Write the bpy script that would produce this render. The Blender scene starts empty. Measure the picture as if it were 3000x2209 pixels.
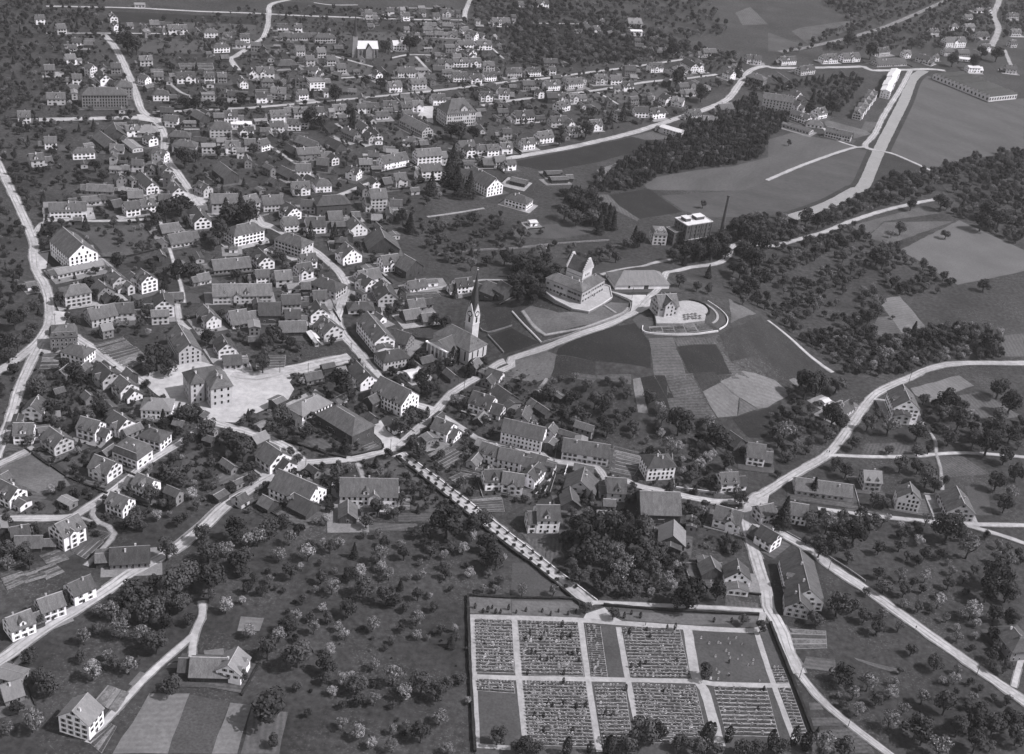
# Aerial view over a small town: every position below is a plan position in metres on the ground (x right, y away from the aircraft).
import bpy, math, random
import numpy as np
from mathutils import Matrix, Vector
from mathutils.geometry import tessellate_polygon
R = math.radians
sc = bpy.context.scene
col = sc.collection

# ------------------------------------------------------------------ camera
F_PX=3684.0;CAM_H=380.0;PITCH=29.700;ROLL=7.100
HILL=(78.0, 742.0, 20.0, 46.0, 82.0)

p_, r_ = R(PITCH), R(ROLL)
cp, sp, cr, sr = math.cos(p_), math.sin(p_), math.cos(r_), math.sin(r_)
fw = Vector((0, cp, -sp)); rt0 = Vector((1, 0, 0)); up0 = Vector((0, sp, cp))
rt = rt0 * cr + up0 * sr; up = up0 * cr - rt0 * sr
cam_d = bpy.data.cameras.new('camera'); cam = bpy.data.objects.new('camera', cam_d); col.objects.link(cam)
cam_d.sensor_fit = 'HORIZONTAL'; cam_d.sensor_width = 36; cam_d.lens = 36 * F_PX / 3000
cam_d.clip_start = 1; cam_d.clip_end = 30000
cam.matrix_world = Matrix(((rt.x, up.x, -fw.x, 0), (rt.y, up.y, -fw.y, 0), (rt.z, up.z, -fw.z, CAM_H), (0, 0, 0, 1)))
sc.camera = cam

# ------------------------------------------------------------------ sky, sun, exposure (a black-and-white photograph: grey sky, grey things)
SUN_AZ, SUN_EL = -7.0, 50.0            # direction the sunlight comes from: degrees from +x towards +y, and above the horizon
world = bpy.data.worlds.new('World'); sc.world = world; world.use_nodes = True
nt = world.node_tree; nt.nodes.clear()
sky = nt.nodes.new('ShaderNodeTexSky'); sky.sky_type = 'NISHITA'; sky.sun_disc = False
sky.sun_elevation = R(SUN_EL); sky.sun_rotation = R(90 - SUN_AZ)
bw = nt.nodes.new('ShaderNodeRGBToBW'); bg = nt.nodes.new('ShaderNodeBackground'); bg.inputs[1].default_value = 0.11
wo = nt.nodes.new('ShaderNodeOutputWorld')
nt.links.new(sky.outputs[0], bw.inputs[0]); nt.links.new(bw.outputs[0], bg.inputs[0]); nt.links.new(bg.outputs[0], wo.inputs[0])
sun_d = bpy.data.lights.new('sun', 'SUN'); sun = bpy.data.objects.new('sun', sun_d); col.objects.link(sun)
sun_d.energy = 2.4; sun_d.angle = R(0.5); sun_d.color = (1, 0.985, 0.985)
sd = Vector((math.cos(R(SUN_AZ)) * math.cos(R(SUN_EL)), math.sin(R(SUN_AZ)) * math.cos(R(SUN_EL)), math.sin(R(SUN_EL))))
sun.rotation_euler = sd.to_track_quat('Z', 'Y').to_euler()
sc.view_settings.view_transform = 'Standard'; sc.view_settings.look = 'None'
sc.view_settings.exposure = 1.28; sc.view_settings.gamma = 1.0; sc.view_settings.use_curve_mapping = False
sc.render.engine = 'CYCLES'
sc.cycles.max_bounces = 5; sc.cycles.diffuse_bounces = 3; sc.cycles.glossy_bounces = 1; sc.cycles.transmission_bounces = 2
sc.cycles.volume_bounces = 0; sc.cycles.transparent_max_bounces = 4
sc.cycles.use_adaptive_sampling = True; sc.cycles.adaptive_threshold = 0.02

rng = random.Random(7)

def terr(x, y):
    d = math.hypot(x - HILL[0], y - HILL[1]); t = min(1., max(0., (d - HILL[3]) / HILL[4]))
    return HILL[2] * (1 - t * t * (3 - 2 * t))

def pscale(x, y, z=0):     # photograph pixels per metre at that place
    return F_PX / (y * cp + (CAM_H - z) * sp)

# ------------------------------------------------------------------ materials
TINT = (1.0, 0.978, 1.032)
def M(name, v, var=.25, fine=1.0, coarse=.05, cvar=.2, rnd=0., rough=.95, stretch=(1, 1, 1), speck=0., speck_scale=.8, speck_v=.3, spec=.15, rows=0., period=2.4):
    m = bpy.data.materials.new(name); m.use_nodes = True; t = m.node_tree; n = t.nodes; l = t.links
    b = n['Principled BSDF']; b.inputs['Roughness'].default_value = rough; b.inputs['Specular IOR Level'].default_value = spec
    tc = n.new('ShaderNodeTexCoord'); mp = n.new('ShaderNodeMapping'); mp.inputs['Scale'].default_value = stretch
    l.new(tc.outputs['Object'], mp.inputs[0])
    def noise(scale, detail):
        q = n.new('ShaderNodeTexNoise'); q.inputs['Scale'].default_value = scale; q.inputs['Detail'].default_value = detail
        q.inputs['Roughness'].default_value = .62; l.new(mp.outputs[0], q.inputs['Vector']); return q.outputs[0]
    def math_(op, a, b2, c=None):
        q = n.new('ShaderNodeMath'); q.operation = op
        for i, s in enumerate((a, b2) if c is None else (a, b2, c)):
            if isinstance(s, (int, float)): q.inputs[i].default_value = s
            else: l.new(s, q.inputs[i])
        return q.outputs[0]
    def rng_(s, a, b2, lo, hi):
        q = n.new('ShaderNodeMapRange'); l.new(s, q.inputs[0])
        for i, u in zip((1, 2, 3, 4), (a, b2, lo, hi)): q.inputs[i].default_value = u
        return q.outputs[0]
    f = rng_(noise(fine, 5), .3, .7, 1 - var, 1 + var)
    c = rng_(noise(coarse, 3), .3, .7, 1 - cvar, 1 + cvar)
    val = math_('MULTIPLY', math_('MULTIPLY', f, c), v)
    if rows:
        w_ = n.new('ShaderNodeTexWave'); w_.bands_direction = 'Y'; w_.inputs['Scale'].default_value = .314 / period; w_.inputs['Distortion'].default_value = 1.2; w_.inputs['Detail'].default_value = 2; w_.inputs['Detail Scale'].default_value = .6
        l.new(mp.outputs[0], w_.inputs['Vector']); val = math_('MULTIPLY', val, rng_(w_.outputs['Fac'], 0, 1, 1 - rows, 1 + rows))
    if rnd:
        oi = n.new('ShaderNodeObjectInfo'); val = math_('MULTIPLY', val, rng_(oi.outputs['Random'], 0, 1, 1 - rnd, 1 + rnd))
    if speck:
        s = rng_(noise(speck_scale, 2), 1 - speck - .08, 1 - speck + .04, 0, 1)
        patch = rng_(noise(coarse * 1.7, 2), .45, .6, 0, 1)
        val = math_('ADD', val, math_('MULTIPLY', math_('MULTIPLY', s, patch), speck_v))
    vm = n.new('ShaderNodeVectorMath'); vm.operation = 'SCALE'; vm.inputs[0].default_value = TINT; l.new(val, vm.inputs['Scale'])
    l.new(vm.outputs[0], b.inputs['Base Color'])
    return m

MAT = {
    'ground': M('meadow_grass', .033, .5, .35, .02, .3, speck=.37, speck_scale=.9, speck_v=.045),
    'dark': M('dark_crop', .017, .3, .8, .05, .15, speck=.38, speck_scale=1.1, speck_v=.02), 'dark2': M('dark_grass', .025, .4, .8, .04, .2, speck=.38, speck_scale=1.3, speck_v=.035),
    'mid': M('mid_crop', .07, .28, .6, .05, .22, rows=.13, period=2.6), 'mid2': M('garden_soil', .06, .4, .6, .06, .25, rows=.16, period=2.0),
    'mead': M('mown_meadow', .064, .16, .35, .02, .2, stretch=(.6, 1.6, 1)), 'mead2': M('meadow', .052, .18, .35, .025, .22, stretch=(.7, 1.4, 1)),
    'light': M('ploughed_soil', .112, .2, .5, .04, .22, rows=.06, period=3.0), 'lightdim': M('stubble', .088, .16, .8, .03, .14),
    'lawn1': M('lawn', .052, .25, .9, .05, .2), 'lawn2': M('pale_lawn', .085, .25, .7, .05, .25),
    'dirt': M('gravel_bed', .15, .2, 1., .1, .2), 'dirt2': M('rough_grass', .05, .35, .9, .05, .2),
    'road': M('road_gravel', .31, .18, .25, .05, .2), 'road1': M('road_dust', .285, .24, .3, .04, .24), 'road2': M('path_gravel', .22, .25, .6, .08, .2), 'road3': M('track_ballast', .10, .2, .5, .05, .2),
    'water': M('canal_water', .17, .16, .35, .06, .1, rough=.35, spec=.4),
    'w': M('white_render', .69, .1, .6, .2, .12, rnd=.16), 's': M('castle_render', .3, .12, .6, .2, .12), 'l': M('pale_render', .4, .1, .8, .25, .1, rnd=.16), 'g': M('grey_render', .17, .14, .8, .25, .12, rnd=.2), 'd': M('dark_timber', .055, .3, .6, .3, .2, rnd=.25, stretch=(4, 4, .5)),
    'r0': M('dark_tiles', .062, .32, 1.4, .25, .28, rnd=.32, stretch=(2.2, .7, 1)), 'r1': M('grey_tiles', .086, .3, 1.4, .25, .26, rnd=.28, stretch=(2.2, .7, 1)),
    'r2': M('pale_tiles', .15, .18, 1.4, .25, .14, rnd=.12, stretch=(2.2, .7, 1)), 'r3': M('tin_sheet', .45, .1, 1., .2, .08, rnd=.06, stretch=(2.2, .7, 1)),
    'ridge': M('ridge_tiles', .24, .2, 1., .2, .1, rnd=.35), 'chim': M('chimney_plaster', .42, .15, 1., .3, .1, rnd=.5),
    'glass': M('window_glass', .02, .3, 1., .3, .1, rnd=.5, rough=.25, spec=.4), 'frame': M('window_frame', .5, .1, 1., .3, .1), 'shut': M('shutter', .13, .1, 1., .3, .1, rnd=.4), 'door': M('door_wood', .05, .2, 1., .3, .1, rnd=.3),
    'hedge': M('hedge_leaves', .02, .5, 1.2, .2, .2), 'wall_pale': M('pale_stone', .45, .15, .8, .1, .15), 'wall_grey': M('grey_stone', .16, .25, .8, .1, .2),
    'leaf': M('leaves', .048, .35, .6, .25, .2, rnd=.38), 'leafd': M('dark_leaves', .028, .35, .6, .25, .2, rnd=.35), 'leafs': M('spring_leaves', .1, .3, .6, .25, .2, rnd=.22),
    'blos': M('blossom', .25, .25, .7, .3, .15, rnd=.2), 'needle': M('needles', .02, .35, .6, .25, .2, rnd=.25), 'bark': M('bark', .05, .3, 2., .4, .2),
    'bed': M('planting', .042, .5, 1.6, .3, .3, rnd=.2), 'gravel': M('cemetery_gravel', .25, .18, .6, .08, .14), 'plot': M('plot_gravel', .18, .35, .8, .08, .2), 'stone': M('gravestone', .38, .2, 1., .4, .1, rnd=.5), 'soil': M('bed_soil', .10, .35, 1.2, .3, .3, rnd=.3),
    'brick': M('dark_brick', .075, .2, 1., .2, .15), 'slate': M('spire_slate', .045, .2, 1.4, .3, .15), 'pole': M('pole_wood', .06, .2, 1., .3, .1), 'cloth': M('clothing', .04, .2, 2., .3, .1, rnd=.4),
    'gold': M('clock_face', .55, .1, 1., .3, .1), 'verge': M('worn_verge', .13, .35, .5, .08, .3), 'rut': M('wheel_ruts', .215, .25, .4, .06, .25), 'pave': M('terrace_paving', .26, .1, .6, .15, .12),
}

# ------------------------------------------------------------------ mesh helpers
class MB:
    def __init__(s): s.v = []; s.f = []; s.m = []
    def add(s, vs, fs, mi=0):
        o = len(s.v); s.v += vs; s.f += [tuple(i + o for i in f) for f in fs]; s.m += [mi] * len(fs)
    def box(s, x0, x1, y0, y1, z0, z1, mi=0):
        s.add([(x0, y0, z0), (x1, y0, z0), (x1, y1, z0), (x0, y1, z0), (x0, y0, z1), (x1, y0, z1), (x1, y1, z1), (x0, y1, z1)],
              [(0, 3, 2, 1), (4, 5, 6, 7), (0, 1, 5, 4), (1, 2, 6, 5), (2, 3, 7, 6), (3, 0, 4, 7)], mi)
    def prism(s, poly, z0, z1, mi=0):     # poly: CCW list of (x, y)
        n = len(poly)
        s.add([(x, y, z0) for x, y in poly] + [(x, y, z1) for x, y in poly],
              [tuple(range(n - 1, -1, -1)), tuple(range(n, 2 * n))] + [(i, (i + 1) % n, n + (i + 1) % n, n + i) for i in range(n)], mi)
    def tube(s, pts, rad, n=6, mi=0):
        rings = []; o = len(s.v)
        for i, p in enumerate(pts):
            a = Vector(pts[max(0, i - 1)]); b = Vector(pts[min(len(pts) - 1, i + 1)]); d = (b - a).normalized()
            x = d.orthogonal().normalized(); y = d.cross(x)
            for k in range(n):
                t = 2 * math.pi * k / n; q = Vector(p) + (x * math.cos(t) + y * math.sin(t)) * rad[i]; s.v.append(tuple(q))
        for i in range(len(pts) - 1):
            for k in range(n):
                s.f.append((o + i * n + k, o + i * n + (k + 1) % n, o + (i + 1) * n + (k + 1) % n, o + (i + 1) * n + k)); s.m.append(mi)
        s.f.append(tuple(o + k for k in range(n - 1, -1, -1))); s.m.append(mi)
        s.f.append(tuple(o + (len(pts) - 1) * n + k for k in range(n))); s.m.append(mi)
    def mesh(s, name, mats):
        me = bpy.data.meshes.new(name); me.from_pydata(s.v, [], s.f)
        for m in mats: me.materials.append(MAT[m] if isinstance(m, str) else m)
        if len(mats) > 1: me.polygons.foreach_set('material_index', s.m)
        me.update(); return me
    def build(s, name, mats, parent=None, loc=(0, 0, 0), rz=0., **kw):
        return obj(name, s.mesh(name, mats), parent, loc, rz, **kw)

def obj(name, me, parent=None, loc=(0, 0, 0), rz=0., label=None, cat=None, group=None, kind=None):
    o = bpy.data.objects.new(name, me); col.objects.link(o); o.parent = parent; o.location = loc; o.rotation_euler = (0, 0, rz)
    if label: o['label'] = label
    if cat: o['category'] = cat
    if group: o['group'] = group
    if kind: o['kind'] = kind
    return o

def pts_of(s): return [tuple(map(float, p.split(','))) for p in s.split()]

# ------------------------------------------------------------------ labels: every thing is told apart by its look and by where it stands to a landmark
LANDMARKS = {
    'spired church': (-30, 690), 'hill castle': (45, 745), 'square schoolhouse': (-160, 597), 'cemetery': (45, 400), 'cemetery avenue': (-5, 470),
    'white gabled factory': (-245, 770), 'tall brewery chimney': (150, 930), 'big hipped school': (-75, 1125), 'white-roofed church': (-190, 1300),
    'sawtooth factory': (500, 1465), 'riverside mill': (236, 1285), 'upper road bend': (165, 560), 'garden restaurant': (97, 742), 'grey corner school': (-385, 1056),
    'lower left road': (-120, 440), 'tall white gymnasium': (-90, 1085), 'dark hipped barn': (-105, 555), 'bend farmhouse': (172, 565), 'big tiled farmhouse': (-75, 500), 'main street curve': (-115, 700),
    'white villa row': (-165, 520), 'white bank building': (-140, 780), 'far canal': (330, 1300), 'cemetery gate': (22, 430), 'crossroads tree': (102, 515)}
ORD = ['closest', 'second closest', 'third closest', 'fourth closest', 'fifth closest', 'sixth closest', 'seventh closest', 'eighth closest', 'ninth closest', 'tenth closest']
def ordn(i):
    if i < 10: return ORD[i]
    return '%d%s closest' % (i + 1, 'th' if 10 < (i + 1) % 100 < 14 else {1: 'st', 2: 'nd', 3: 'rd'}.get((i + 1) % 10, 'th'))
PENDING = []
def later_label(o, desc, x, y): PENDING.append((o, desc, x, y))
def image_xy(x, y):
    d = Vector((x, y, terr(x, y) - CAM_H)); w = d.dot(fw); return (d.dot(rt) / w, d.dot(up) / w)
def flush_labels():
    marks = {k: image_xy(*v) for k, v in LANDMARKS.items()}
    bins = {}
    for o, desc, x, y in PENDING:
        u, v = image_xy(x, y)
        k = min(marks, key=lambda q: math.hypot(marks[q][0] - u, (marks[q][1] - v) * 1.2)); du, dv = u - marks[k][0], v - marks[k][1]
        w = ('right of' if du > 0 else 'left of') if abs(du) > abs(dv) else ('above' if dv > 0 else 'below')
        bins.setdefault((desc, k, w), []).append((math.hypot(du, dv), o))
    for (desc, k, w), l in bins.items():
        l.sort(key=lambda q: q[0])
        for i, (_, o) in enumerate(l):
            o['label'] = '%s%s %s the %s' % (desc, '' if len(l) == 1 else ', ' + ordn(i), w, k)

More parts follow.
